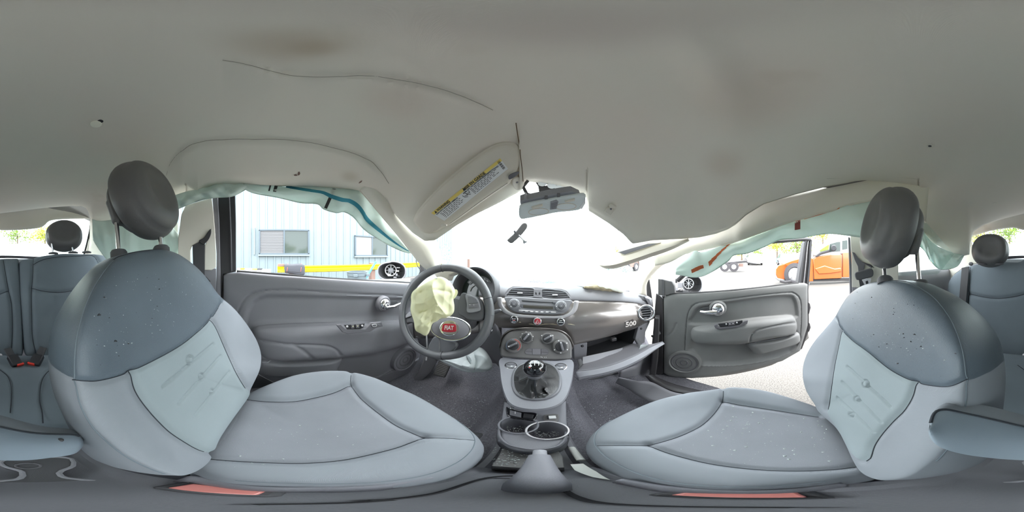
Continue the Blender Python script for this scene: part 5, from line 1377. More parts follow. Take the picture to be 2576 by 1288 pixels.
tl = rot(lid.n, .10)
bq = [bc+lid.n*.0040+tl@(lid.ex*x*1.28+lid.ey*y*1.22) for x, y in cr([(-.0165,-.009),(0,-.0115),(.0165,-.009),(.0175,0),(.0150,.011),(0,.0125),(-.0150,.011),(-.0175,0)], 40, True)]
MB().prism(bq, lid.n, .002).out('badge_field', 'red_badge', SW, bev=.0006)
text('badge_lettering', 'FIAT', bc+lid.n*.0042, lid, .0200, 'silver_trim', SW, .0006, tl@lid.ex, .0005, None, .74)
# stalks
o = MB().tube([Pr(1195, 795, .60), Pr(1238, 788, .585), Pr(1250, 783, .58), Pr(1259, 780, .578)], [.010, .011, .010, .006], 14, True, .8).out('wiper_stalk', 'soft_black', SW)
MB().tube([Pr(1257, 780, .576), Pr(1260, 779, .575)], .004, 8).out('stalk_tip', 'pad_plastic', SW)
o = MB().tube([Pr(1073, 840, .57), Pr(1075, 870, .57), Pr(1073, 896, .57), Pr(1072, 906, .57)], .0028, 8).out('bent_rod', 'silver_trim', SW)
MB().lathe([(.055, -.0), (.060, -.10), (.065, -.22)], Pp(1145, 790, wpl, -.02), wpl.n, 30).out('steering_column', 'soft_black', SW)
MB().tube(cr([Pr(1206, 860, .64), Pr(1222, 852, .635), Pr(1234, 838, .63), Pr(1238, 822, .63), Pr(1233, 812, .63)], 30), .0035, 8).out('ignition_ring', 'chrome', SW)

# ================================================================== AIRBAGS
def crumple(name, px, r, depth, m, label, cat, folds, parent=None, nA=160, nR=40, pl=None, seed=1, amp=1.):
    c = Pr(*np.mean(px, 0), r); pl = pl or Plane(c, -nrm(c))
    P = Pad.__new__(Pad); P.pl = pl; P.nA = nA; P.nR = nR; P.rnd = depth; P.rw = .9; P.pw = 2; P.hc = 0; P.hk = np.zeros(nA)
    q = pl.to2(pxs(cr(px, nA, True), pl)); P.dome = None; P.setup(q)
    rs = np.random.RandomState(seed); W = [(rs.uniform(-1, 1, 2)*60, rs.uniform(0, 6), rs.uniform(.3, 1)) for _ in range(7)]
    fl = [(pl.to2(pxs(cr(f, 24) if len(f) > 2 else lin(f, 24), pl)), a, wd) for f, a, wd in folds]
    def dome(Q, S):
        h = np.zeros(len(Q)); e = np.clip((1-S)/.25, 0, 1)
        for k, ph, a in W: h += amp*.0022*a*(1-2*np.abs(np.sin(Q@k+ph)))
        for L, a, wd in fl: h += a*np.exp(-(pdist(Q, L)/wd))
        return h*e
    P.dome = dome
    t_ = thing(name, label, cat, c)
    P.build([('cloth', m, None)], [], .012, t_, .002, 0)
    return t_, P
DA, PA = crumple('airbag', [(1036,740),(1046,728),(1066,716),(1090,703),(1104,697),(1118,700),(1132,710),(1140,722),(1145,735),(1140,752),(1142,770),(1140,786),(1128,796),(1110,798),(1100,806),(1086,815),(1078,836),(1070,844),(1058,838),(1046,830),(1042,808),(1034,782),(1035,760)], .50, .045, 'airbag_cream',
    'limp cream driver airbag spilling out of the steering wheel', 'airbag',
    [([(1090,712),(1088,735),(1100,765),(1120,790)], .014, .012), ([(1040,765),(1070,762),(1095,745)], .010, .010), ([(1060,800),(1075,780),(1098,770)], .012, .008), ([(1050,820),(1068,808),(1080,790)], .010, .008), ([(1080,795),(1095,785),(1110,790)], .010, .006), ([(1060,735),(1090,732),(1130,735)], -.010, .008), ([(1060,785),(1085,775)], -.012, .006), ([(1068,815),(1085,805)], -.010, .006)], amp=2.6, seed=3)
MB().tube([PA.on(PA.pix([(1094,699)]), .001)[0], PA.on(PA.pix([(1099,701)]), .001)[0]], .003, 6, True, .3).out('airbag_tab', 'curtain_green', DA)
MB().prism(pxs([(1136,732),(1148,728),(1152,736),(1146,748),(1138,752)], PA.pl, .006, 30), PA.pl.n, .006).out('torn_flap', 'airbag_cream', DA)
KA, PK = crumple('airbag', [(1096,898),(1120,900),(1150,893),(1180,882),(1200,874),(1215,878),(1228,893),(1237,912),(1236,926),(1222,934),(1200,935),(1178,936),(1150,928),(1128,918),(1110,908)], .60, .05, 'airbag_white',
    'white knee airbag hanging under the steering column in the driver footwell', 'airbag',
    [([(1170,890),(1185,905),(1180,920),(1165,918)], .014, .010), ([(1190,885),(1196,910),(1192,930)], -.016, .008), ([(1172,890),(1178,905),(1183,915)], -.014, .005), ([(1120,905),(1150,915),(1180,928)], .010, .010), ([(1205,885),(1225,910)], .008, .012)], seed=7, amp=1.2)
MB().tube([PK.on(PK.pix([(a, b)]), .0)[0] for a, b in ((1098,899),(1120,910),(1150,924),(1178,934),(1220,934),(1236,922))], .0025, 6).out('airbag_hem', 'airbag_white', KA)
PAo, PP = crumple('airbag', [(1436,700),(1446,672),(1470,660),(1500,672),(1530,682),(1556,676),(1568,690),(1570,708),(1570,728),(1565,736),(1540,732),(1500,728),(1470,724),(1446,720)], .78, .06, 'airbag_sheer',
    'spent white passenger airbag draped over the dashboard top under the windscreen', 'airbag', [([(1470,680),(1520,700),(1560,700)], .02, .03), ([(1450,705),(1500,715),(1560,720)], .012, .015)], seed=11)
b = MB(); T = cr([(1470,719),(1500,714),(1530,717),(1556,716),(1567,722)], 40); B_ = cr([(1468,724),(1500,730),(1530,734),(1556,736),(1564,738)], 40)
rows = [[Py(*(a*(1-k)+c*k), .69-.03*sin(pi*k)+.004*sin(i*.9)) for k in np.linspace(0, 1, 8)] for i, (a, c) in enumerate(zip(T, B_))]
o = MB().grid(rows).out('airbag_rim', 'airbag_tan', PAo, label='crumpled tan lower edge'); solid(o, .003)
slab('torn_corner', [(1556,722),(1568,718),(1566,730),(1558,738),(1555,734)], Plane(Py(1562, 728, .67), (-.3, -1, .1)), 0, .004, 'airbag_tan', PAo, 0, .001)
MB().tube([Py(1466, 724, .68), Py(1500, 731, .68), Py(1555, 737, .68)], .002, 6).out('airbag_seam', 'black_plastic', PAo)

def curtain(label, top, bot, r, m='curtain_green', nu=120, seed=2, dr=.02):
    t_ = thing('curtain_airbag', label, 'airbag', Pr(*np.mean(bot, 0), r(.5) if callable(r) else r))
    T = cr(top, nu); B_ = cr(bot, nu); rows = []; rs = np.random.RandomState(seed); ph = rs.uniform(0, 6, 8)
    def pt(i, k, off=0.):
        a = T[i]*(1-k)+B_[i]*k; t = i/(nu-1.)
        rr = (r(t) if callable(r) else r)
        rr += -dr*sin(pi*min(1, k*1.05))+.006*sin(t*23+ph[0]+4*k)+.005*sin(t*41+ph[1]-6*k)+.004*sin(t*11+9*k+ph[2])
        return Pr(a[0], a[1], rr-off)
    rows = [[pt(i, k) for k in np.linspace(0, 1, 22)] for i in range(nu)]
    o = MB().grid(rows).out('cloth', m, t_); solid(o, .003, 0)
    MB().tube([r_[-1] for r_ in rows], .0022, 6).out('hem', m, t_)
    def decal(nm, mm, ia, ib, f0, f1, n=30):
        rr_ = [[pt(int(i), f0(x)*(1-k)+f1(x)*k, .0035) for k in np.linspace(0, 1, 4)] for x, i in zip(np.linspace(0, 1, n), np.linspace(ia*(nu-1), ib*(nu-1), n).astype(int))]
        return MB().grid(rr_).out(nm, mm, t_)
    t_['n'] = 0; del t_['n']
    return t_, decal, pt
rl = lambda t: .645 if t < .5 else .645+.22*(t-.5)
CA1, dc, pt1 = curtain('pale green curtain airbag with a blue stripe hanging over the driver window', [(612,458),(660,460),(720,463),(800,465),(870,470),(915,478),(945,505),(985,560),(1020,608),(1040,630)],
    [(612,474),(640,486),(700,497),(756,510),(798,513),(815,526),(845,535),(866,533),(890,547),(915,576),(950,600),(985,620),(1018,634),(1034,636)], rl)
dc('blue_stripe', 'curtain_stripe', .22, .985, lambda x: .10+.50*min(1, x*1.6), lambda x: .25+.55*min(1, x*1.6)-.08*x, 50)
for k in range(4): dc('barcode_bar', 'print_black', .142+.011*k, .148+.011*k, lambda x: -.1, lambda x: .62, 3)
dc('fold_tape', 'print_black', .455, .475, lambda x: .12, lambda x: .95, 4)
CA2, _, _ = curtain('crumpled pale green curtain airbag end bunched at the top of the driver side pillar', [(415,505),(440,492),(470,482),(500,476),(540,462),(580,458),(620,460)], [(415,540),(440,530),(455,522),(500,505),(540,497),(585,493),(622,474)], lambda t: .64, nu=60, seed=5)
CA3, _, _ = curtain('pale green curtain airbag beside the left rear headrest', [(232,552),(255,556),(300,550),(360,540),(420,560),(450,590)], [(234,602),(250,628),(282,666),(330,690),(400,680),(450,640)], lambda t: .92-.2*t, nu=60, seed=6, dr=.03)
rr_ = lambda t: .70-.06*t if t < .5 else .67-.03*(t-.5)*2
CA4, dc, _ = curtain('pale green curtain airbag with orange stripe draped over the open passenger door', [(1700,672),(1716,656),(1745,632),(1770,634),(1830,613),(1900,588),(1990,556),(2080,533),(2165,508),(2240,500)],
    [(1700,690),(1716,692),(1742,697),(1768,694),(1800,678),(1832,656),(1846,642),(1880,637),(1920,622),(1960,604),(2010,599),(2080,588),(2130,592),(2175,598),(2240,606)], rr_, seed=9, dr=.03)
dc('orange_stripe', 'orange_stripe', .02+.06, .135, lambda x: .66-.1*x, lambda x: .82-.12*x, 12)
dc('orange_stripe', 'orange_stripe', .165, .285, lambda x: .50-.52*x, lambda x: .72-.68*x, 20)
dc('orange_stripe', 'orange_stripe', .62, .78, lambda x: -.04, lambda x: .10-.08*x, 20)
for k in range(4): dc('barcode_bar', 'print_maroon', .566+.009*k, .571+.009*k, lambda x: .06, lambda x: .55, 3)
CA5, _, _ = curtain('pale green curtain airbag lobe hanging beside the right rear seat', [(2290,560),(2317,575),(2345,610),(2390,634),(2424,641)], [(2290,600),(2325,630),(2340,655),(2362,676),(2385,677),(2410,668),(2425,642)], lambda t: .80+.10*t, nu=60, seed=12, dr=.04)

# ================================================================== VISORS, LAMP CONSOLE, MIRROR
def fitplane(px, off, fn):
    P_ = np.array([fn(u, v) for u, v in px]); c = P_.mean(0); n_ = np.linalg.svd(P_-c)[2][2]
    if np.dot(n_, c) > 0: n_ = -n_
    k = max(np.dot(P_-c, n_))
    return Plane(c+n_*(k*.55+off), n_, (0, 1, .2))
vo = [(1043,560),(1045,548),(1055,530),(1080,500),(1120,460),(1180,410),(1225,378),(1255,364),(1280,361),(1296,365),(1306,378),(1309,392),(1306,408),(1296,430),(1284,452),(1276,462),(1240,486),(1200,514),(1162,542),(1132,563),(1122,567),(1114,572),(1095,583),(1080,587),(1062,581)]
vpl = fitplane(vo, .012, hpt)
VS1 = thing('sun_visor', 'beige driver sun visor with a yellow and white warning label', 'sun visor', Pp(1180, 480, vpl))
P = Pad(vpl, [(u, v, 0.) for u, v in vo], (1180, 475), 180, 30, .012, .30, 2, 0)
P.build([('visor_body', 'visor_vinyl', None)], [], .008, VS1, .004)
MB().tube([P.on(P.pix([(u, v)]), .001)[0] for u, v in cr([(1132,562),(1162,541),(1200,513),(1240,485),(1277,460)], 30)], .0012, 6).out('hinge_line', 'beige_plastic', VS1)
# label: corners a b c d
qa, qb, qc, qd = [np.array(q) for q in ((1085,535), (1258,398), (1278,424), (1118,555))]
def lab(s, t, off=.0012):
    u, v = (qa*(1-s)+qb*s)*(1-t)+(qd*(1-s)+qc*s)*t
    return P.on(P.pix([(u, v)]), off)[0]
def labgrid(name, m, s0, s1, t0, t1, off, ns=14, nt=5, par=VS1):
    return MB().grid([[lab(s, t, off) for t in np.linspace(t0, t1, nt)] for s in np.linspace(s0, s1, ns)]).out(name, m, par)
lb = labgrid('warning_label', 'label_white', 0, 1, 0, 1, .0012, 24, 8)
labgrid('label_band', 'label_yellow', 0, 1, 0, .24, .0018, 24, 4, lb)
def lplane(s, t, off):
    p = lab(s, t, off); ex = nrm(lab(s+.02, t, off)-lab(s-.02, t, off)); n_ = P.pl.n; return p, Plane(p, n_, np.cross(n_, ex)), ex
for body, s, sz in (('WARNING', .15, .0105), ('MISE EN GARDE', .60, .0105)):
    p, pl, ex = lplane(s, .13, .0022); text('label_lettering', body, p, pl, sz, 'print_black', lb, .0002, ex, .0003)
for s in (.04, .455):
    p, pl, ex = lplane(s, .13, .0022); b = MB(); b.add([p+ex*-.0045-pl.ey*.004, p+ex*.0045-pl.ey*.004, p+pl.ey*.005], [(0, 1, 2)]); b.out('warning_triangle', 'print_black', lb)
for body, s in (('EVEN WITH ADVANCED AIRBAGS', .17), ('MEME AVEC DES SACS GONFLABLES PERFECTIONNES', .66)):
    p, pl, ex = lplane(s, .31, .0022); text('label_lettering', body, p, pl, .0058 if s < .5 else .0050, 'print_black', lb, .0002, ex, .0001)
for k in range(5):
    t_ = .43+.105*k
    for s0, s1 in ((.05, .36-.02*(k % 2)-(.1 if k == 4 else 0)), (.50, .90-.03*(k % 3)-(.12 if k == 4 else 0))):
        n_ = 9; e = np.linspace(s0, s1, n_)
        for i in range(n_-1): labgrid('text_line', 'print_black', e[i], e[i]+(e[i+1]-e[i])*(.6+.3*((i*7+k*3) % 4)/4), t_, t_+.035, .0019, 2, 2, lb)
for i in range(9): labgrid('barcode_bar', 'print_black', .945, .98, .10+.085*i, .10+.085*i+.03+.02*(i % 2), .0022, 2, 2, lb)
# pictogram of a child seat
for L in ([(.385,.42),(.39,.62),(.42,.72)], [(.40,.55),(.43,.62),(.44,.50)], [(.43,.40),(.435,.60),(.465,.70)], [(.445,.52),(.47,.58),(.48,.42)], [(.45,.36),(.46,.34)]):
    MB().tube([lab(s, t_, .0022) for s, t_ in L], .0007, 5).out('pictogram', 'print_black', lb)
# clip recess and clip by the inner end, pivot at the outer end
slab('clip_slot', [(1279,447),(1283,440),(1296,434),(1306,432),(1304,438),(1292,447),(1282,452)], Plane(Pp(1292, 442, vpl, .016), vpl.n), .004, .006, 'door_recess', VS1, 30, .001)
p, pl = hframe(1300, 462)
T_ = thing('visor_clip', 'beige visor clip with screw hole beside the driver visor', 'clip', p)
slab('clip_body', [(1289,453),(1294,448),(1306,446),(1309,452),(1309,462),(1316,475),(1302,480),(1291,470)], pl, .016, .014, 'beige_plastic', T_, 30, .003)
disc('screw_hole', (1301, 459), pl, .0165, .0035, .003, 'door_recess', T_, .0005)
MB().lathe([(.008, -.002), (.007, .004), (0, .005)], P.on(P.pix([(1117, 566)]), .0)[0], vpl.n, 16, 1.3).out('pivot', 'beige_plastic', VS1)
p, pl = hframe(1536, 528)
T_ = thing('visor_clip', 'beige visor clip with screw hole alone on the passenger side of the roof lining', 'clip', p)
slab('clip_body', [(1532,516),(1540,513),(1552,520),(1551,526),(1534,524)], pl, .012, .012, 'beige_plastic', T_, 0, .003)
slab('clip_flap', [(1527,523),(1535,520),(1546,528),(1536,542),(1520,534)], pl, .008, .006, 'beige_plastic', T_, 0, .002)
disc('screw_hole', (1537, 526), pl, .0125, .003, .003, 'door_recess', T_, .0005)
# passenger visor, folded down, seen edge-on
VS2 = thing('sun_visor', 'beige passenger sun visor folded down showing its vanity mirror cover', 'sun visor', Pr(1640, 640, .60))
cT = cr([(1512,664),(1530,648),(1560,630),(1600,612),(1640,602),(1690,598),(1730,598)], 60); cB = cr([(1508,668),(1520,675),(1545,676),(1580,666),(1640,646),(1690,628),(1735,606)], 60)
cM = cr([(1509,666),(1522,662),(1560,652),(1600,640),(1640,626),(1690,612),(1732,602)], 60)
rows = []
for i, (a, m_, c) in enumerate(zip(cT, cM, cB)):
    t = i/59.; r0 = .66-.04*t; e = sqrt(max(0, 1-max(0, (.08-t)/.08)**2))
    rows.append([Pr(*a, r0+.03), Pr(*(a*.5+m_*.5), r0+.012), Pr(*m_, r0), Pr(*(m_*.5+c*.5), r0-.008*e), Pr(*(m_*.15+c*.85), r0+.004), Pr(*c, r0+.02), Pr(*(c*.6+a*.4), r0+.034), Pr(*a, r0+.03)])
b = MB(); b.grid(rows); b.add(rows[-1][:-1], [tuple(range(7))])
b.out('visor_body', 'visor_vinyl', VS2)
def vq(u, v, d=0): 
    t = (u-1512)/218.; return Pr(u, v, .66-.04*t+.006-d)
MB().prism([vq(1552,634), vq(1633,610), vq(1664,610), vq(1572,643)], nrm(-vq(1600, 630)), .006).out('mirror_frame', 'beige_plastic', VS2, bev=.002)
MB().prism([vq(1557,634,.002), vq(1630,613,.002), vq(1656,612,.002), vq(1572,640,.002)], nrm(-vq(1600, 630)), .003).out('mirror_cover', 'door_plastic', VS2, bev=.001)
# overhead lamp console, torn half out
OC = thing('lamp_console', 'off-white roof lamp console torn half out of the lining above the windscreen', 'lamp', Pr(1390, 515, .44))
opl = Plane(Pr(1390, 518, .44), nrm(A(.05, -.55, -.83)))
slab('console_body', [(1306,527),(1310,519),(1340,511),(1380,504),(1430,495),(1462,490),(1473,491),(1474,499),(1470,512),(1461,527),(1440,532),(1400,536),(1360,544),(1330,550),(1310,552),(1305,540)], opl, 0, .012, 'airbag_white', OC, 80, .004)
slab('housing', [(1308,506),(1320,502),(1322,496),(1326,503),(1370,494),(1410,486),(1440,482),(1455,489),(1462,492),(1430,497),(1380,506),(1335,514),(1310,520)], opl, -.014, .03, 'pad_plastic', OC, 0, .002)
for u, v in ((1374, 497), (1405, 491)): MB().box(Pp(u, v, opl, -.012), (.008, .006, .012)).out('housing_clip', 'door_recess', OC, bev=.001)
for u, v, a in ((1355, 533, 1), (1424, 520, 1)):
    q = [(u+25*cos(t)+3*sin(t), v-2*cos(t)+8*sin(t)) for t in np.linspace(0, 2*pi, 40, endpoint=False)]
    slab('lamp_lens', q, opl, .003, .008, 'airbag_white', OC, 0, .002)
    P_ = pxs(q, opl, .002); MB().tube(np.vstack([P_, P_[:1]]), .0012, 6, False).out('lens_ring', 'beige_plastic', OC)
slab('lamp_switch', [(1336,523),(1365,515),(1366,520),(1355,524),(1340,527)], opl, .006, .008, 'beige_plastic', OC, 0, .002)
slab('lamp_switch', [(1420,508),(1447,501),(1446,506),(1436,508),(1424,511)], opl, .006, .008, 'beige_plastic', OC, 0, .002)
slab('microphone_grille', [(1385,508),(1400,504),(1405,508),(1400,526),(1384,528)], opl, .003, .006, 'pad_plastic', OC, 0, .001)
for k in range(5): MB().tube([Pp(1386+k*.3, 513+k*3, opl, .0035), Pp(1402-k*.2, 509+k*3.6, opl, .0035)], .0005, 4).out('grille_slat', 'door_recess', OC)
slab('reading_lens', [(1456,524),(1470,506),(1473,500),(1473,512),(1464,527)], opl, .002, .004, 'white_print', OC, 0, .001)
# exposed metal roof bow and wires above the lamp console
hb_ = MB()
for a, c, r0, w in (((1316,470),(1325,487),.47,.005), ((1325,487),(1340,490),.47,.003), ((1316,470),(1328,455),.47,.005)):
    hb_.tube([Pr(*a, r0), Pr((a[0]+c[0])/2, (a[1]+c[1])/2, r0), Pr(*c, r0)], w, 8)
o = hb_.out('roof_clip', 'black_metal'); tag(o, 'dark bent metal clip in the gap beside the roof lamp console', 'clip')
o = MB().prism([Pr(u, v, .49) for u, v in ((1345,456),(1352,455),(1362,459),(1372,470),(1384,466),(1402,469),(1422,477),(1446,486),(1400,488),(1362,492),(1356,484),(1354,470))], (0, -.7, -.7), .012).out('roof_bow', 'black_metal', bev=.002)
tag(o, 'dark sheet metal roof bow with round holes showing above the lamp console', 'metal bracket')
wp = Plane(Pr(1390, 470, .487), -Pr(1390, 470, .487))
for u, v, r in ((1364, 461, .010), (1388, 467, .010), (1408, 474, .012)):
    MB().lathe([(r, -.001), (r, .001), (0, .001)], Pp(u, v, wp), wp.n, 20, 1.3).out('bow_hole', 'white_print', o)
# rear view mirror dangling on the broken windscreen
RM = thing('rear_view_mirror', 'dark rear view mirror hanging askew before the windscreen', 'mirror', Pr(1302, 590, .62))
mpl = Plane(Pr(1302, 588, .62), nrm(-Pr(1302, 588, .62)))
slab('mirror_case', [(1277,607),(1282,611),(1288,612),(1296,606),(1310,593),(1324,576),(1327,568),(1325,562),(1319,560),(1312,564),(1296,584),(1276,603)], mpl, 0, .02, 'headrest_vinyl', RM, 60, .004)
MB().prism(pxs([(1291,582),(1295,579),(1300,585),(1295,589)], mpl, .004), mpl.n, .012).out('dip_lever', 'knob_grey', RM, bev=.001)
MB().tube([Pp(1305, 592, mpl, .004), Pp(1313, 600, mpl, .008), Pp(1317, 604, mpl, .008), Pp(1320, 608, mpl, .006)], [.0035, .003, .004, .006], 10).out('ball_stem', 'chrome', RM)
MB().tube([Pp(1316, 611, mpl, .004), Pp(1324, 606, mpl, .004)], .006, 10).out('mount_button', 'steel', RM)

# ================================================================== DRIVER DOOR
D1 = struct('door_1', A(-.66, .25, -.78)); D1['label'] = 'closed driver door with window wound down'
dp = Plane(A(-.62, 0, 0), (1, 0, 0))
relief('door_panel', dp, [(560,694),(572,688),(600,685),(650,689),(700,693),(800,700),(900,706),(1000,711),(1060,715)], [(552,770),(556,880),(600,960),(680,985),(760,985),(850,985),(930,975),(1000,965),(1050,950),(1092,905)] if False else [(560,960),(620,985),(700,1000),(800,1000),(900,990),(980,975),(1040,960),(1060,952)], 200, 110,
   [('line', [(592,806),(597,788),(612,758),(630,742),(660,733),(720,731),(850,738),(1000,744),(1040,745)], .006, .004),
    ('spoly', [(612,905),(612,850),(618,800),(630,770),(655,750),(700,745),(850,748),(1000,752),(1045,755),(1045,806),(900,812),(720,816),(640,822),(632,860)], -.012, .012),
    ('spoly', [(640,826),(700,819),(850,814),(1045,806),(1042,850),(950,884),(860,893),(760,903),(660,905),(640,870)], .020, .03),
    ('line', [(930,960),(960,945),(992,926)], -.008, .004)], 'door_plastic', D1, .02, .010, False, None, .03)
# armrest with stepped lower pad
ap = Plane(A(-.605, 0, 0), (1, 0, 0))
P = Pad(ap, [(u, v, 0.) for u, v in [(636,840),(642,828),(660,823),(720,819),(800,816),(850,814),(900,811),(960,809),(1012,808),(1040,812),(1040,850),(1010,868),(960,884),(920,890),(870,896),(858,898),(800,903),(740,905),(690,905),(660,895),(644,870)]], (820, 855), 200, 44, .035, .55, 2, 0)
P.lines.append((P.pix([(650,856),(700,864),(735,868),(770,868),(820,871),(845,880),(856,893)], 40), .006, .006))
P.lines.append((P.pix([(735,868),(755,878),(772,890),(785,902)], 20), .006, .008))
P.build([('armrest', 'door_plastic', None)], [], .02, D1, .004)
pk = Pad(ap, [(u, v, 0.) for u, v in [(655,907),(700,908),(760,907),(820,903),(856,899),(858,905),(850,922),(835,936),(700,940),(650,935)]], None, 120, 30, .030, .35, 2, 0)
pk.build([('map_pocket', 'door_plastic', None)], [], .02, D1, .002)
MB().tube([pk.on(pk.pix([(u, v)]), .001)[0] for u, v in cr([(660,911),(720,911),(800,908),(852,903)], 30)], .003, 6).out('pocket_lip', 'pad_plastic', D1)
# window switches
sp = Plane(A(-.565, 0, 0), (1, 0, .12))
slab('switch_frame', [(847,818),(858,816),(870,829),(920,828),(934,812),(960,810),(964,821),(945,826),(932,834),(875,840),(862,836)], sp, 0, .012, 'door_recess', D1, 0, .002)
slab('switch_well', [(866,818),(918,814),(914,825),(905,828),(874,829)], sp, -.002, .006, 'black_plastic', D1, 0, .001)
for u, v in ((874, 822), (912, 820)):
    disc('switch_screw', (u, v), sp, .004, .0042, .004, 'silver_trim', D1, .001)
slab('switch_contact', [(884,818),(891,817.5),(891,826),(884,826.5)], sp, .003, .004, 'door_recess', D1, 0, .0006)
slab('switch_contact', [(896,817.5),(904,817),(904,825),(896,825.5)], sp, .003, .004, 'door_recess', D1, 0, .0006)
for u, v in ((888, 821), (900, 820.5)): MB().box(Pp(u, v, sp, .004), (.001, .004, .004)).out('contact_pin', 'airbag_cream', D1)
slab('mirror_switch', [(934,816),(948,814),(956,817),(948,822),(936,823)], sp, .003, .006, 'knob_grey', D1, 0, .001)
MB().tube(np.vstack([pxs([(942+6*cos(a), 818.5+3*sin(a)) for a in np.linspace(0, 2*pi, 20)], sp, .004)]), .0007, 5, False).out('switch_print', 'white_print', D1)
# handle
hp1 = Plane(A(-.60, 0, 0), (1, 0, 0))
slab('handle_recess', [(976,757),(998,757),(1002,762),(998,774),(978,776)], hp1, -.006, .006, 'soft_black', D1, 0, .001)
c = Pp(965, 765, hp1)
MB().lathe([(.040, -.012), (.040, 0), (.034, .010), (.030, .011)], c, hp1.n, 36).out('handle_cup', 'door_plastic', D1)
MB().lathe([(.029, 0), (.028, .014), (.022, .022), (.012, .026), (0, .027)], c, hp1.n, 36).out('handle_ball', 'chrome', D1)
MB().lathe([(.016, .020), (.015, .030), (.008, .034), (0, .0345)], c-A(0, 0, .006), hp1.n, 24).out('handle_hub', 'chrome', D1)
MB().tube([c+A(.030, -.01, -.008), c+A(.034, .03, -.010), c+A(.03, .065, -.006), c+A(.025, .10, -.003)], [.010, .011, .008, .005], 14, True, .7).out('handle_lever', 'chrome', D1)
# speaker
spk = Plane(A(-.600, 0, 0), (1, 0, 0)); c = Pp(1020, 905, spk)
MB().lathe([(.085, -.02), (.083, .004), (.075, .006), (.070, .001)], c, spk.n, 44).out('speaker_ring', 'door_plastic', D1)
MB().lathe([(.070, -.002)]+[(.068-.068*k, .003*sin(k*19)) for k in np.linspace(0, 1, 30)], c, spk.n, 44).out('speaker_grille', 'door_recess', D1)
# outer door skin and window slot seal
o = MB().grid([[A(-.66-.06*sin(pi*k), y, -.80+(.80-.075-.06*(y+.22))*k) for k in np.linspace(0, 1, 8)] for y in np.linspace(-.26, .92, 16)]).out('door_skin', 'body_paint', D1); solid(o, .004)
MB().tube([Px(u, v-1, -.655) for u, v in ((596,684),(650,688),(720,693),(800,700),(900,706),(1000,711),(1050,714))], .006, 6).out('window_seal', 'rubber', D1)
MB().prism([Px(u, v, -.63) for u, v in ((1045,712),(1070,706),(1100,760),(1100,950),(1056,955),(1064,830))], (1, 0, 0), .05).out('door_edge', 'black_metal', D1, bev=.004)
patch('hinge_trim', [(1052,945),(1075,880),(1100,910),(1085,935),(1060,958),(1028,972)], .80, 'door_plastic', D1)
# door mirror, glass missing
DM = thing('door_mirror', 'driver door mirror housing with its glass missing and works exposed', 'door mirror', Pr(985, 706, 1.02))
def mirror_shell(T_, c, n_, a, b, dep, flip=1):
    pl = Plane(c, n_); q = [(a*np.sign(cos(t))*abs(cos(t))**.85, b*np.sign(sin(t))*abs(sin(t))**.85*(1.0 if cos(t)*flip > 0 else .92)) for t in np.linspace(0, 2*pi, 48, endpoint=False)]
    rows = []
    for k, h in ((1.0, 0), (1.03, -.006), (1.0, -.02), (.9, -dep*.6), (.6, -dep*.95), (.05, -dep)):
        rows.append([pl.to3(np.array([(x*k, y*k)]), np.array([h]))[0] for x, y in q+[q[0]]])
    o = MB().grid(rows).out('mirror_shell', 'soft_black', T_); solid(o, .004, 0)
    P_ = rows[0]; MB().tube(P_, .004, 6, False).out('shell_rim', 'radio_grey', T_)
    return pl
pl = mirror_shell(DM, Pr(985, 683, 1.02), nrm(-Pr(985, 683, 1.02)+A(.1, -.35, 0)), .088, .062, .09)
pc = Pp(983, 680, pl, -.035); pl3 = Plane(pc, pl.n)
ringo('motor_ring', pc, pl3, 0, .036, .0035, 'silver_trim', DM)
for a in np.linspace(0, pi, 4, endpoint=False):
    MB().tube([pl3.to3(np.array([(.034*cos(a)*s_, .034*sin(a)*s_)]), np.array([-.002]))[0] for s_ in (-1, 0, 1)], .003, 6).out('motor_rib', 'steel', DM)
MB().lathe([(.018, -.02), (.018, .004), (.010, .010), (0, .010)], pc, pl.n, 20).out('motor_hub', 'radio_grey', DM)
for x, y, w, h, m in ((.046, -.004, .018, .008, 'white_print'), (.040, -.028, .012, .016, 'radio_grey'), (-.010, -.030, .014, .016, 'white_print'), (.052, -.036, .016, .008, 'black_plastic'), (.050, .018, .022, .006, 'silver_trim'), (.030, -.045, .020, .008, 'radio_grey')):
    MB().box(pl3.to3(np.array([(x, y)]), np.array([.006]))[0], (w, .012, h), np.stack([pl.ex, -pl.n, pl.ey], 1)).out('motor_piece', m, DM, bev=.001)
MB().prism([Pr(u, v, 1.04) for u, v in ((960,706),(1000,704),(1022,700),(1030,713),(955,710))], (1, 0, 0), .05).out('mirror_foot', 'soft_black', DM, bev=.004)

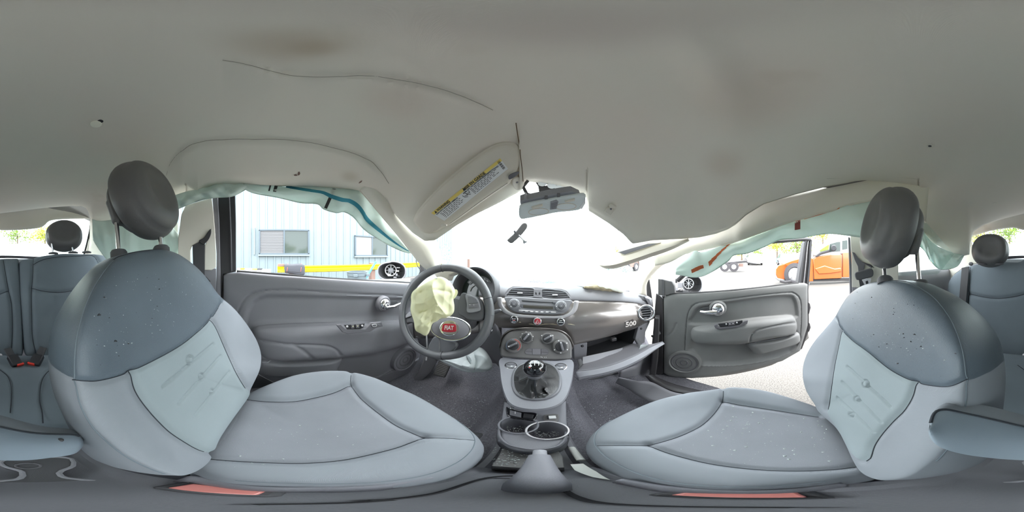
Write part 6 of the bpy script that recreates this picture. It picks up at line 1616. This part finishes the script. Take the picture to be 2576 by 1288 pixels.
# ================================================================== PASSENGER DOOR (open)
D2 = struct('door_2', A(.80, .25, -.78)); D2['label'] = 'wide open passenger door with broken window'
tdir = nrm(A(.41, -.73, 0)); qp = Plane(A(.58, .62, -.45), A(-.872, -.49, 0))
relief('door_panel', qp, [(1668,752),(1674,744),(1690,739),(1750,737),(1850,730),(1950,719),(2005,713),(2026,712),(2034,716)], [(1668,940),(1680,947),(1700,951),(1740,954),(1800,949),(1900,930),(1970,910),(2015,884),(2034,820)], 220, 130,
   [('line', [(1722,881),(1724,850),(1727,810),(1732,785),(1742,770),(1760,762),(1830,753),(1920,742),(1985,736),(1998,738),(2010,748),(2015,765),(2016,800),(2014,840),(2010,858)], .006, .003),
    ('spoly', [(1830,762),(1920,749),(1985,745),(1998,752),(2004,770),(2005,800),(1980,795),(1900,808),(1860,815),(1740,815),(1742,795),(1755,775),(1790,768)], -.012, .010),
    ('poly', [(1765,916),(1735,880),(1745,858),(1900,860),(2000,835),(2012,850),(2006,870),(1990,885),(1950,900),(1900,910),(1830,919)], -.018, .02),
    ('line', [(1762,920),(1830,921),(1900,913),(1960,899),(2000,880),(2012,860)], -.006, .003),
    ('line', [(1676,846),(1690,835),(1700,815)], .005, .006)], 'door_dusty', D2, .02, .012, False, None, .03)
aq = Plane(qp.p0+qp.n*.005, qp.n)
P = Pad(aq, [(u, v, 0.) for u, v in [(1739,842),(1742,830),(1752,824),(1800,816),(1850,808),(1900,801),(1960,796),(1988,795),(1998,800),(2004,815),(2003,828),(1996,838),(1960,846),(1920,853),(1890,859),(1850,864),(1800,864),(1760,862),(1744,858)]], (1870, 830), 200, 44, .045, .55, 2, 0)
P.lines.append((P.pix([(1886,858),(1890,845),(1903,832),(1930,824),(1970,816),(2000,812)], 40), .006, .005))
P.build([('armrest', 'door_dusty', None)], [], .02, D2, .004)
pk = Pad(aq, [(u, v, 0.) for u, v in [(1880,864),(1930,857),(1970,849),(2005,837),(2012,848),(2005,862),(1960,876),(1920,886),(1900,890),(1890,880)]], None, 120, 30, .028, .4, 2, 0)
pk.build([('map_pocket', 'door_dusty', None)], [], .02, D2, .002)
MB().tube([pk.on(pk.pix([(u, v)]), .001)[0] for u, v in cr([(1884,865),(1930,859),(1970,851),(2003,840)], 30)], .0025, 6).out('pocket_lip', 'pad_plastic', D2)
sp = Plane(aq.p0+aq.n*.046, aq.n)
slab('switch_frame', [(1796,819),(1806,815),(1806,822),(1812,824),(1860,818),(1872,808),(1882,806),(1880,815),(1865,822),(1812,829),(1800,827)], sp, 0, .012, 'door_recess', D2, 0, .002)
slab('switch_well', [(1806,815),(1868,806),(1868,816),(1860,818),(1812,823)], sp, -.001, .006, 'black_plastic', D2, 0, .001)
for u, v in ((1827, 816), (1854, 812)): disc('switch_screw', (u, v), sp, .004, .0040, .004, 'silver_trim', D2, .001)
slab('switch_contact', [(1832,812),(1849,809.5),(1849,817),(1832,819.5)], sp, .003, .004, 'door_recess', D2, 0, .0006)
for u in (1836, 1844): MB().box(Pp(u, 815-(u-1836)*.15, sp, .004), (.004, .004, .003)).out('contact_pin', 'silver_trim', D2)
# handle
hq = Plane(qp.p0+qp.n*.0, qp.n); c = Pp(1806, 776, hq)
slab('handle_recess', [(1763,776),(1770,774),(1795,770),(1792,786),(1766,788)], hq, .001, .006, 'soft_black', D2, 0, .001)
MB().lathe([(.045, -.006), (.043, .003), (.036, .010), (.033, .010)], c, hq.n, 36).out('handle_cup', 'door_dusty', D2)
MB().lathe([(.036, 0), (.035, .018), (.028, .030), (.015, .036), (0, .037)], c, hq.n, 36).out('handle_ball', 'chrome', D2)
MB().tube([Pp(1803, 785, hq, .036), Pp(1790, 786, hq, .038), Pp(1775, 786, hq, .034), Pp(1762, 784, hq, .028)], [.013, .015, .013, .010], 14, True, .8).out('handle_lever', 'chrome', D2)
spk = Plane(qp.p0+qp.n*.004, qp.n); c = Pp(1721, 912, spk)
MB().lathe([(.087, -.02), (.085, .006), (.076, .008), (.071, .002)], c, spk.n, 44).out('speaker_ring', 'door_dusty', D2)
MB().lathe([(.071, -.001)]+[(.069-.069*k, .004*sin(k*19)) for k in np.linspace(0, 1, 30)], c, spk.n, 44).out('speaker_grille', 'door_recess', D2)
# black hinge edge, corner triangle
b = MB().prism(pxs([(1650,738),(1660,745),(1668,752),(1668,940),(1640,948),(1638,900),(1645,800)], qp, -.005), qp.n, .04); b.out('hinge_edge', 'black_metal', D2, bev=.004)
slab('corner_cover', [(1655,701),(1668,703),(1690,708),(1697,720),(1698,738),(1680,741),(1672,745),(1655,742)], qp, .004, .03, 'headrest_vinyl', D2, 0, .004)
slab('corner_rib', [(1664,702),(1670,704),(1672,744),(1666,745)], qp, .008, .006, 'soft_black', D2, 0, .002)
# window frame
fq = Plane(qp.p0-qp.n*.03, qp.n)
slab('frame_post', [(2009,713),(2013,680),(2020,640),(2024,612),(2030,602),(2041,600),(2044,606),(2041,650),(2037,700),(2035,720)], fq, 0, .04, 'black_metal', D2, 0, .004)
for du, m, w in ((0, 'soft_black', .006), (9, 'silver_trim', .0025), (17, 'soft_black', .005)):
    MB().tube(pxs([(2012+du*1.1, 712), (2018+du*1.05, 660), (2024+du*.8, 620), (2027+du*.7, 606)], fq, .006), w, 6).out('frame_rib', m, D2)
MB().tube(pxs(cr([(2038,603),(2020,602),(1990,604),(1950,607),(1900,612),(1850,622),(1790,646),(1740,675),(1704,706)], 40), fq, .0), .013, 8).out('frame_top', 'black_metal', D2)
MB().tube(pxs(cr([(2032,599),(2010,598),(1985,600),(1945,605)], 20), fq, .0), .004, 6).out('frame_edge', 'silver_trim', D2)
MB().tube(pxs([(1698,739),(1750,737),(1850,730),(1950,719),(2008,713)], qp, -.012), .006, 6).out('window_seal', 'rubber', D2)
# outer skin and edge bump stops
T = pxs([(1656,742),(1700,738),(1850,730),(1950,719),(2036,712)], qp, -.06); B_ = pxs([(1650,930),(1700,950),(1850,940),(1950,915),(2034,850)], qp, -.10)
o = MB().grid([[a*(1-k)+c*k-qp.n*.04*sin(pi*k) for k in np.linspace(0, 1, 8)] for a, c in zip(lin(T, 20), lin(B_, 20))]).out('door_skin', 'body_paint', D2); solid(o, .004)
slab('door_shell', [(1660,745),(1750,740),(1950,722),(2034,716),(2036,830),(2018,878),(1960,908),(1800,944),(1690,944),(1660,930)], qp, -.022, .05, 'black_metal', D2, 0, .004)
for v0, v1 in ((758, 790), (808, 835)): slab('door_lock', [(2032,v0),(2038,v0+6),(2040,v0+16),(2036,v1),(2032,v1)], qp, -.02, .03, 'black_metal', D2, 0, .004)
o = thing('door_wiring', 'black wiring stubs in the passenger door gap', 'wiring', Pr(1646, 905, .85))
for k in range(5): MB().tube([Pr(1640+6*sin(k*2), 845+k*14, .84), Pr(1648, 850+k*12, .86)], .006, 6).out('wire', 'black_metal', o)
o = MB().prism([Pr(u, v, .83) for u, v in ((1643,842),(1652,838),(1660,835),(1662,840),(1652,846),(1645,850))], (-.7, -.7, 0), .008).out('torn_sheet', 'pad_plastic'); tag(o, 'small torn pale metal strip in the passenger door gap', 'metal scrap')
DM2 = thing('door_mirror', 'smashed passenger door mirror with gears and wires exposed', 'door mirror', Pr(1735, 735, 1.02))
pl = mirror_shell(DM2, Pr(1742, 716, 1.06), nrm(-Pr(1742, 716, 1.06)), .062, .060, .07)
pc = Pp(1732, 714, pl, .005); pl3 = Plane(pc, pl.n)
ringo('motor_ring', pc, pl3, 0, .032, .0035, 'steel', DM2)
for a in np.linspace(0, pi, 4, endpoint=False):
    MB().tube([pl3.to3(np.array([(.03*cos(a)*s_, .03*sin(a)*s_)]), np.array([-.002]))[0] for s_ in (-1, 0, 1)], .003, 6).out('motor_rib', 'steel', DM2)
for x, y, w, h, m in ((-.055, -.010, .03, .034, 'radio_grey'), (-.080, .02, .012, .03, 'black_plastic'), (-.06, -.05, .05, .016, 'black_plastic'), (-.085, -.035, .03, .022, 'pad_plastic'), (-.02, -.05, .04, .014, 'soft_black')):
    MB().box(pl3.to3(np.array([(x, y)]), np.array([-.01]))[0], (w, .02, h), np.stack([pl.ex, -pl.n, pl.ey], 1)).out('motor_piece', m, DM2, bev=.002)
MB().tube(cr([pl3.to3(np.array([q]), np.array([.01]))[0] for q in ((-.08,-.05),(-.04,-.035),(-.03,-.06),(.02,-.05))], 20), .0022, 5).out('loose_wire', 'black_plastic', DM2)
# ================================================================== YARD, DRIVER SIDE
BL = thing('building', 'pale blue corrugated metal building with two sliding windows across the yard', 'building', A(-6.1, 0, -CAMZ))
XW = -6.0
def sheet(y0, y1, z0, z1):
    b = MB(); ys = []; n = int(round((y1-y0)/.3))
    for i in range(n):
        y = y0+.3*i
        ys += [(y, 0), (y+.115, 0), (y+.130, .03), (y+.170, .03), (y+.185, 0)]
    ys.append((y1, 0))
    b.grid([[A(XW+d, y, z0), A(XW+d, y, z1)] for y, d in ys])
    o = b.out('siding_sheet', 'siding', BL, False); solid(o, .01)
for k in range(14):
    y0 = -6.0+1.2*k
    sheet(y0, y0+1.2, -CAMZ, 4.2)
def bwin(u0, u1, v0, v1, left, right, extra=True):
    a = Px(u0, v0, XW+.06); c = Px(u1, v1, XW+.06); y0, y1 = a[1], c[1]
    z1 = max(a[2], Px(u1, v0, XW+.06)[2]); z1 = a[2]; z0 = Px(u0, v1, XW+.06)[2]
    x = XW+.05; f = .055
    ym = (y0+y1)/2
    fr = MB().box((x, y0, (z0+z1)/2), (.07, f, z1-z0)).box((x, y1, (z0+z1)/2), (.07, f, z1-z0)).box((x, ym, (z0+z1)/2), (.06, f*.9, z1-z0)).box((x, ym, z1), (.07, y1-y0+f, f)).box((x, ym, z0), (.07, y1-y0+f, f))
    fr.out('window_frame', 'window_frame', BL, bev=.004)
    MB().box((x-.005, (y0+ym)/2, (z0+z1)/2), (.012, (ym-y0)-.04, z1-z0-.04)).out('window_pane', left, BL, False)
    MB().box((x-.005, (y1+ym)/2, (z0+z1)/2), (.012, (y1-ym)-.04, z1-z0-.04)).out('window_pane', right, BL, False)
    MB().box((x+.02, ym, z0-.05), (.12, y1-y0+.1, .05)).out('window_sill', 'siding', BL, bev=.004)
    if left == 'blind':
        for k in range(14):
            z = z0+(z1-z0)*(k+.7)/15; MB().box((x+.006, (y0+ym)/2, z), (.012, (ym-y0)-.06, .012)).out('blind_slat', 'concrete', BL, False)
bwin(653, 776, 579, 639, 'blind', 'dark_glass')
bwin(894, 974, 593, 643, 'concrete', 'dark_glass')
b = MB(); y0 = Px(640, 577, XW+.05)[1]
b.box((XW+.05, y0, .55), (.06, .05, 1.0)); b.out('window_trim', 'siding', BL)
# yellow guard rail on posts
GR = thing('guard_rail', 'yellow steel guard rail beam on rusty posts before the blue building', 'guard rail', A(-4, 1, -CAMZ))
ya = Px(698, 682, -4.)[1]
rows = []
for z, x in ((-.235, -3.97), (-.26, -3.94), (-.30, -3.99), (-.34, -3.99), (-.38, -3.94), (-.405, -3.97)):
    rows.append([A(x, y, z) for y in np.linspace(ya, 6.5, 30)])
o = MB().grid(rows).out('beam', 'yellow_paint', GR, sharp=25); solid(o, .012)
for u in (937, 1180):
    y = Px(u, 695, -4.08)[1]; MB().box((-4.10, y, -.66), (.14, .14, .92)).out('post', 'post_rust', GR, bev=.01)
MB().box((-4.10, ya+.35, -.68), (.14, .14, .86)).out('post', 'post_rust', GR, bev=.01)
# tool bag on the rail
BG = thing('tool_bag', 'dark grey zipped tool bag resting on the yellow rail', 'bag', Px(741, 690, -3.9))
c = Px(741, 678, -3.9)
rows = []
for t in np.linspace(-1, 1, 24):
    y = c[1]+.255*t; k = (1-abs(t)**9)**.3; row = []
    for a in np.linspace(0, 2*pi, 25):
        rx, rz = .12*k, (.125+.015*sin(3*t))*k
        row.append(A(c[0]+rx*np.sign(cos(a))*abs(cos(a))**.4, y, c[2]+.01-.03*t*.3+rz*np.sign(sin(a))*abs(sin(a))**.4-.012*t))
    rows.append(row)
o = MB().grid(rows).out('bag_body', 'bag_grey', BG)
for t in (-.72, .55):
    MB().tube([A(c[0]+.123*cos(a), c[1]+.255*t+.02*sin(a), c[2]+.01+.13*sin(a)) for a in np.linspace(-.6, 2., 16)], .008, 6).out('bag_trim', 'print_maroon', BG)
MB().tube([A(c[0]+.122, c[1]+.23*t, c[2]-.05-.02*t) for t in np.linspace(-1, .6, 12)], .007, 6).out('zip', 'black_plastic', BG)
o = MB().box(Px(707, 667, -3.95), (.05, .16, .07)).out('rusty_block', 'post_rust', bev=.01); tag(o, 'small rusty block on the yellow rail left of the tool bag', 'scrap')
# bin, blue bar, post
BN = thing('trash_bin', 'grey blue plastic bin standing under the yellow rail', 'bin', Px(898, 740, -3.4))
c = Px(898, 690, -3.4); c[2] = -CAMZ
top_ = Px(898, 683, -3.4)[2]
MB().lathe([(.19, 0), (.225, top_+CAMZ-.10), (.235, top_+CAMZ-.09), (.235, top_+CAMZ-.02), (.245, top_+CAMZ-.015), (.245, top_+CAMZ), (.215, top_+CAMZ), (.18, .05), (0, .05)], c, (0, 0, 1), 32).out('bin_body', 'bin_blue', BN)
for s_ in (-.16, .16): MB().box(c+A(.235, s_, top_+CAMZ-.07), (.03, .10, .06)).out('bin_grip', 'bin_blue', BN, bev=.008)
o = MB().tube([Px(914, 708, -3.7)+(Px(914, 708, -3.7)-Px(930, 684, -3.75))*2.45, Px(914, 708, -3.7), Px(930, 684, -3.75), Px(945, 659, -3.8)], .03, 10).out('blue_bar', 'bar_blue'); tag(o, 'blue steel bar leaning across the yellow rail beside the bin', 'bar')
o = MB().box(Px(640, 683, -3.6)-A(0, 0, .1), (.5, .75, .04)).out('table_top', 'car_white', bev=.005)
tt = thing('work_table', 'white work table with odds and ends by the left end of the yellow rail', 'table', Px(640, 720, -3.6))
COL.objects.unlink(o); bpy.data.objects.remove(o)
c = Px(640, 679, -3.6)
MB().box(c-A(0, 0, .05), (.5, .72, .10)).out('table_top', 'car_white', tt, bev=.005)
for dx in (-.2, .2):
    for dy in (-.3, .3): MB().box((c[0]+dx, c[1]+dy, (c[2]-.1-CAMZ)/2), (.05, .05, CAMZ+c[2]-.1)).out('leg', 'concrete', tt)
for i, (dy, w, m) in enumerate(((-.28, .10, 'yellow_paint'), (-.12, .14, 'concrete'), (.02, .08, 'leaf'), (.12, .12, 'black_plastic'), (-.34, .08, 'label_yellow'))):
    o = MB().box(c+A(.02*(i % 3), dy, .018), (.10, w, .036), rot((0, 0, 1), i*.5)).out('tool_scrap', m, bev=.006)
    tag(o, ['yellow scrap piece on the white work table', 'pale grey scrap piece on the white work table', 'green scrap piece on the white work table', 'black tool on the white work table', 'small ochre scrap at the end of the white work table'][i], 'scrap')

# ================================================================== PASSENGER SIDE: vehicles and trees
def tree(u, v, d, r, m, label, n=1400, squash=.8):
    c = Pr(u, v, d); T_ = thing('tree', label, 'tree', A(c[0], c[1], -CAMZ), 'trees beyond the yard')
    rs = np.random.RandomState(int(u)); V = []; F = []
    cl = rs.normal(0, .5, (14, 3))*r*A(1, 1, squash)
    for i in range(n):
        p = c+cl[rs.randint(14)]+rs.normal(0, .22, 3)*r; a = rs.normal(0, 1, 3); b_ = rs.normal(0, 1, 3)
        s_ = r*.085; V += [p, p+nrm(a)*s_, p+nrm(a)*s_+nrm(b_)*s_, p+nrm(b_)*s_]; F.append((4*i, 4*i+1, 4*i+2, 4*i+3))
    o = mk('crown', V, F, m, T_, False, False); o['kind'] = 'stuff'
    MB().tube([A(c[0], c[1], -CAMZ), c*A(1, 1, .5)-A(0, 0, .3), c], [r*.09, r*.07, r*.03], 8).out('trunk', 'bark', T_)
    for k in range(4): MB().tube([c-A(0, 0, .2*r), c+cl[k]*.7], [r*.04, r*.015], 6).out('branch', 'bark', T_)
tree(1866, 630, 26, 1.6, 'leaf_yellow', 'low yellow green tree beyond the open passenger door, over its middle')
tree(1955, 622, 24, 1.5, 'leaf_yellow', 'yellow green tree seen through the top of the open door frame')
tree(2005, 618, 22, 1.9, 'leaf', 'green leafy tree just left of the orange pickup cab')
tree(2070, 590, 28, 2.0, 'leaf_yellow', 'tree behind the roof of the orange pickup')
tree(1900, 636, 30, 1.4, 'leaf', 'low green tree beyond the yard over the parked pale cars')
tree(1553, 628, 14, .55, 'leaf_yellow', 'yellow bush seen through the windscreen beside the passenger visor', 700)
tree(2460, 590, 16, 1.6, 'leaf_yellow', 'tree beyond the rear window beside the right rear headrest')
tree(2540, 584, 17, 1.5, 'leaf', 'tree beyond the middle of the rear window')
tree(2620, 590, 18, 1.3, 'leaf', 'tree beyond the rear window, darker, left of its middle')
tree(2690, 590, 18, 1.5, 'leaf_yellow', 'tree beyond the rear window beside the left rear headrest')
def car(name, label, c, L, m, yaw, h=1.45, open_bed=False):
    T_ = thing(name, label, 'car', A(c[0], c[1], -CAMZ)); R = rot((0, 0, 1), yaw)
    prof = [(-.5, .30), (-.5, .62), (-.47, .72), (-.28, .80), (-.14, 1.0*h/1.0*.95), (.20, h*.97), (.36, .86), (.48, .78), (.5, .60), (.5, .30)]
    V = []; F = []; n = len(prof)
    for y, k in ((-.80, 1), (-.86, .97), (.86, .97), (.80, 1)):
        for x, z in prof: V.append(c*A(1, 1, 0)+R@A(x*L, y*(.84 if z > .9 else 1), 0)+A(0, 0, z-CAMZ))
    for j in range(3): F += [(j*n+i, j*n+(i+1) % n, (j+1)*n+(i+1) % n, (j+1)*n+i) for i in range(n)]
    F += [tuple(range(n)), tuple(range(3*n, 4*n))]
    mk('body', V, F, m, T_, True, True, None, 25)
    for s_ in (-1, 1):
        q = [(-.24, .86), (-.135, h*.90), (.03, h*.91), (.03, .86)]; q2 = [(.05, .86), (.05, h*.91), (.19, h*.90), (.31, .86)]
        for w in (q, q2): MB().prism([c*A(1, 1, 0)+R@A(x*L, s_*(.80 if z < 1 else .74), 0)+A(0, 0, z-CAMZ) for x, z in w], R@A(0, s_, .1), .03).out('side_window', 'dark_glass', T_, False)
        for x in (-.31, .30):
            o_ = c*A(1, 1, 0)+R@A(x*L, s_*.80, 0)+A(0, 0, .31-CAMZ)
            w_ = MB().lathe([(.31, -.10), (.31, .08), (.20, .09), (.19, .05), (0, .05)], o_, R@A(0, s_, 0), 24).out('wheel', 'tyre', T_)
            MB().lathe([(.18, .05), (.16, .075), (.05, .08), (0, .08)], o_, R@A(0, s_, 0), 20).out('rim', 'rim', w_)
    return T_
car('parked_car', 'small pale blue car parked far off under the yellow tree', Pr(1980, 640, 19), 4., 'car_blue', .3)
car('parked_car', 'white car parked far off seen over the passenger door', Pr(1900, 648, 21), 4.1, 'car_white', .2)
car('parked_car', 'pale car far off seen over the orange stripe of the curtain airbag', Pr(1895, 652, 30), 4.1, 'car_blue', 1.)
# trailer chassis seen under the curtain airbag
TR = thing('trailer', 'flat dark trailer on two wheels standing in the yard beyond the curtain airbag', 'trailer', Pr(1848, 690, 11)*A(1, 1, 0)-A(0, 0, CAMZ))
pt_ = lambda u, v: Pr(u, v, 11.)
MB().prism([pt_(1828,660), pt_(1880,655), pt_(1880,660), pt_(1828,666)], (-1, -.3, 0), 1.2).out('bed', 'black_metal', TR, bev=.01)
MB().tube([pt_(1878,660), pt_(1896,663), pt_(1904,664)], .05, 8).out('drawbar', 'black_metal', TR)
MB().box(pt_(1864, 667), (.08, .3, .2)).out('stay', 'post_rust', TR)
for u in (1823, 1846):
    o_ = pt_(u, 671); MB().lathe([(.33, -.12), (.33, .1), (.2, .11), (.19, .05), (0, .05)], o_, nrm(-o_*A(1, 1, 0)), 24).out('wheel', 'tyre', TR)
    MB().lathe([(.19, .05), (.17, .08), (0, .09)], o_, nrm(-o_*A(1, 1, 0)), 20).out('rim', 'rim', TR)
car('parked_car', 'rust brown wreck seen beyond the bent passenger pillar at the end of the dashboard', Pr(1566, 690, 12), 1.9, 'post_rust', .4, 1.1)

# ---- damaged orange pickup
pr = 6.2
pk_pl = Plane(Pr(2070, 650, pr), -nrm(Pr(2070, 650, pr)*A(1, 1, 0))+A(.0, -.25, 0))
PU = thing('pickup_truck', 'orange pickup truck with crumpled front wing standing beyond the open door', 'pickup truck', Pp(2060, 712, pk_pl))
def side_(nm, px, m, h=0., t=.06, bv=.02, n=0): return slab(nm, px, pk_pl, h, t, m, PU, n, bv)
side_('fender', [(1951,678),(1958,668),(1973,664),(1985,660),(2000,653),(2018,650),(2040,648),(2046,652),(2046,708),(2030,708),(2022,690),(2012,676),(1998,672),(1985,678),(1976,690),(1974,706),(1956,704),(1952,690)], 'truck_orange', 0, .5)
side_('bonnet', [(1958,662),(1975,650),(2010,636),(2045,640),(2046,650),(2018,650),(2000,654),(1978,666)], 'truck_white', -.06, 1.3)
side_('crumple_flap', [(1973,664),(1990,657),(2016,650),(2018,655),(2000,664),(1985,672)], 'truck_orange', .10, .05, .01)
side_('bumper', [(1951,690),(1956,700),(1975,704),(1974,710),(1958,706),(1950,700)], 'concrete', .06, .4)
side_('door', [(2046,652),(2055,646),(2090,641),(2118,640),(2118,700),(2090,701),(2048,703)], 'truck_orange', .04, .3)
side_('door_dent', [(2050,676),(2075,668),(2100,676),(2116,674),(2117,684),(2090,688),(2060,690)], 'truck_orange', .08, .06, .05)
side_('rear_side', [(2120,636),(2150,633),(2230,630),(2230,696),(2150,697),(2120,698)], 'truck_orange', .0, .3)
side_('sill', [(2040,703),(2120,700),(2230,697),(2230,706),(2120,706),(2042,708)], 'black_metal', -.05, .4)
side_('cab', [(2046,640),(2060,628),(2078,614),(2095,606),(2118,603),(2160,601),(2230,602),(2230,634),(2120,638),(2090,641),(2056,646)], 'truck_white', -.02, 1.2)
side_('side_window', [(2062,630),(2080,618),(2086,615),(2084,628),(2064,633)], 'leaf', .0, .02, .004)
side_('side_window', [(2088,614),(2105,609),(2114,608),(2114,632),(2086,634)], 'dark_glass', .0, .02, .004)
side_('rear_window', [(2119,606),(2132,604),(2132,626),(2119,628)], 'dark_glass', .0, .02, .004)
side_('truck_mirror', [(2092,620),(2097,616),(2103,618),(2105,626),(2101,631),(2093,631)], 'black_plastic', .2, .1, .03, 20)
MB().tube(pxs([(2053,645),(2064,637),(2078,633),(2086,631)], pk_pl, .03), .05, 6).out('wiper_cowl', 'black_metal', PU)
wo = Pp(1999, 690, pk_pl, .06)
w_ = MB().lathe([(.42, -.25), (.42, .06), (.28, .09), (.26, .02), (0, .0)], wo, pk_pl.n, 36, .92).out('wheel', 'tyre', PU)
MB().lathe([(.26, .02), (.22, .05), (.08, .06), (0, .06)], wo, pk_pl.n, 28).out('rim', 'rim', w_)
for a in range(5):
    d = pk_pl.ex*cos(a*1.2566)+pk_pl.ey*sin(a*1.2566); MB().tube([wo+d*.05+pk_pl.n*.06, wo+d*.15+pk_pl.n*.055, wo+d*.24+pk_pl.n*.05], .035, 6, True, .5).out('rim_spoke', 'rim', w_)
side_('wheel_well', [(1972,706),(1975,686),(1985,674),(2000,670),(2014,676),(2024,692),(2028,708)], 'black_plastic', -.10, .2)
o = MB().tube([Pp(1962, 707, pk_pl, .2), Pp(1975, 710, pk_pl, .2), Pp(1990, 708, pk_pl, .2)], .05, 6).out('bumper_scrap', 'black_metal'); tag(o, 'dark broken plastic lying under the front of the orange pickup', 'scrap')

# low white wall behind the yard, seen through the rear window
WL = thing('yard_wall', 'long white block wall behind the yard seen through the rear window', 'wall', A(0, -12, -CAMZ))
for r_ in range(5):
    for i in range(13):
        y0 = -9.6+1.5*i+(.75 if r_ % 2 else 0)
        MB().box((y0, -12, -CAMZ+.2+.4*r_), (1.48, .2, .385)).out('block', 'car_white', WL, False)

# ================================================================== LOOSE BITS
rs = np.random.RandomState(4)
V = []; F = []
def bit(p, s_):
    b = len(V)
    for k in range(5):
        a = 2*pi*k/5+rs.rand(); V.append(p+A(cos(a)*s_*rs.uniform(.5, 1.2), sin(a)*s_*rs.uniform(.5, 1.2), rs.uniform(0, .3)*s_))
    V.append(p+A(0, 0, s_*.8)); F.extend([(b+k, b+(k+1) % 5, b+5) for k in range(5)])
for i in range(420):
    u = rs.choice([rs.uniform(1050, 1250), rs.uniform(1430, 1560), rs.uniform(1180, 1260)]); v = rs.uniform(960, 1130)
    p = Pz(u, v, -.757)
    if p[1] < .6: bit(p, rs.uniform(.0010, .0026))
o = mk('floor_crumbs', V, F, 'crumb', None, False); tag(o, 'scattered glass crumbs on the footwell carpet', 'glass crumbs', None, 'stuff')
V = []; F = []
for i in range(90):
    u, v = rs.uniform(1240, 1330), rs.uniform(1125, 1172); bit(Pz(u, v, -.563), rs.uniform(.0008, .0022))
for i in range(50):
    bit(Pz(1377+rs.uniform(-30, 30), 1092+rs.uniform(-8, 8), -.573), rs.uniform(.0008, .002)); bit(Pz(1300+rs.uniform(-26, 26), 1080+rs.uniform(-8, 6), -.573), rs.uniform(.0008, .002))
o = mk('tray_crumbs', V, F, 'crumb', None, False); tag(o, 'grit and glass crumbs in the console tray and cup holders', 'glass crumbs', None, 'stuff')
def crumbs_on(pad, px, label, n, smax=.0028, m='crumb', cat='glass crumbs', nm='seat_crumbs'):
    global V, F
    V = []; F = []
    q = pad.pix(px)
    lo, hi = q.min(0), q.max(0)
    Q = lo+rs.rand(n*3, 2)*(hi-lo); Q = Q[inpoly(Q, q)][:n]
    for p in pad.on(Q, .0): bit(p, .0005+rs.uniform(0, 1)**3*smax*.8)
    o = mk(nm, V, F, m, None, False); tag(o, label, cat, None, 'stuff')
crumbs_on(CP1, [(640,1010),(1060,1060),(1000,1140),(560,1180)], 'sparse glass crumbs on the driver seat cushion', 40, .0022)
crumbs_on(CP2, [(1830,1015),(2070,1050),(2150,1170),(1700,1130)], 'glass crumbs and flakes on the passenger seat cushion', 110, .003)
crumbs_on(BP2, [(2180,740),(2330,780),(2410,920),(2250,920),(2120,800)], 'fine glass specks on the passenger seat back', 120, .0016)
crumbs_on(BP1, [(300,680),(500,700),(480,800),(230,920),(230,760)], 'fine glass specks on the driver seat back', 90, .0014)
crumbs_on(BP2, [(2160,730),(2300,740),(2410,880),(2380,950),(2260,920),(2140,820)], 'dark specks of dirt on the passenger seat back', 60, .0034, 'black_plastic', 'dirt specks', 'dirt_specks')
crumbs_on(BP1, [(270,690),(420,690),(380,850),(240,940),(220,800)], 'dark specks of dirt on the driver seat back', 34, .0038, 'black_plastic', 'dirt specks', 'dirt_specks')
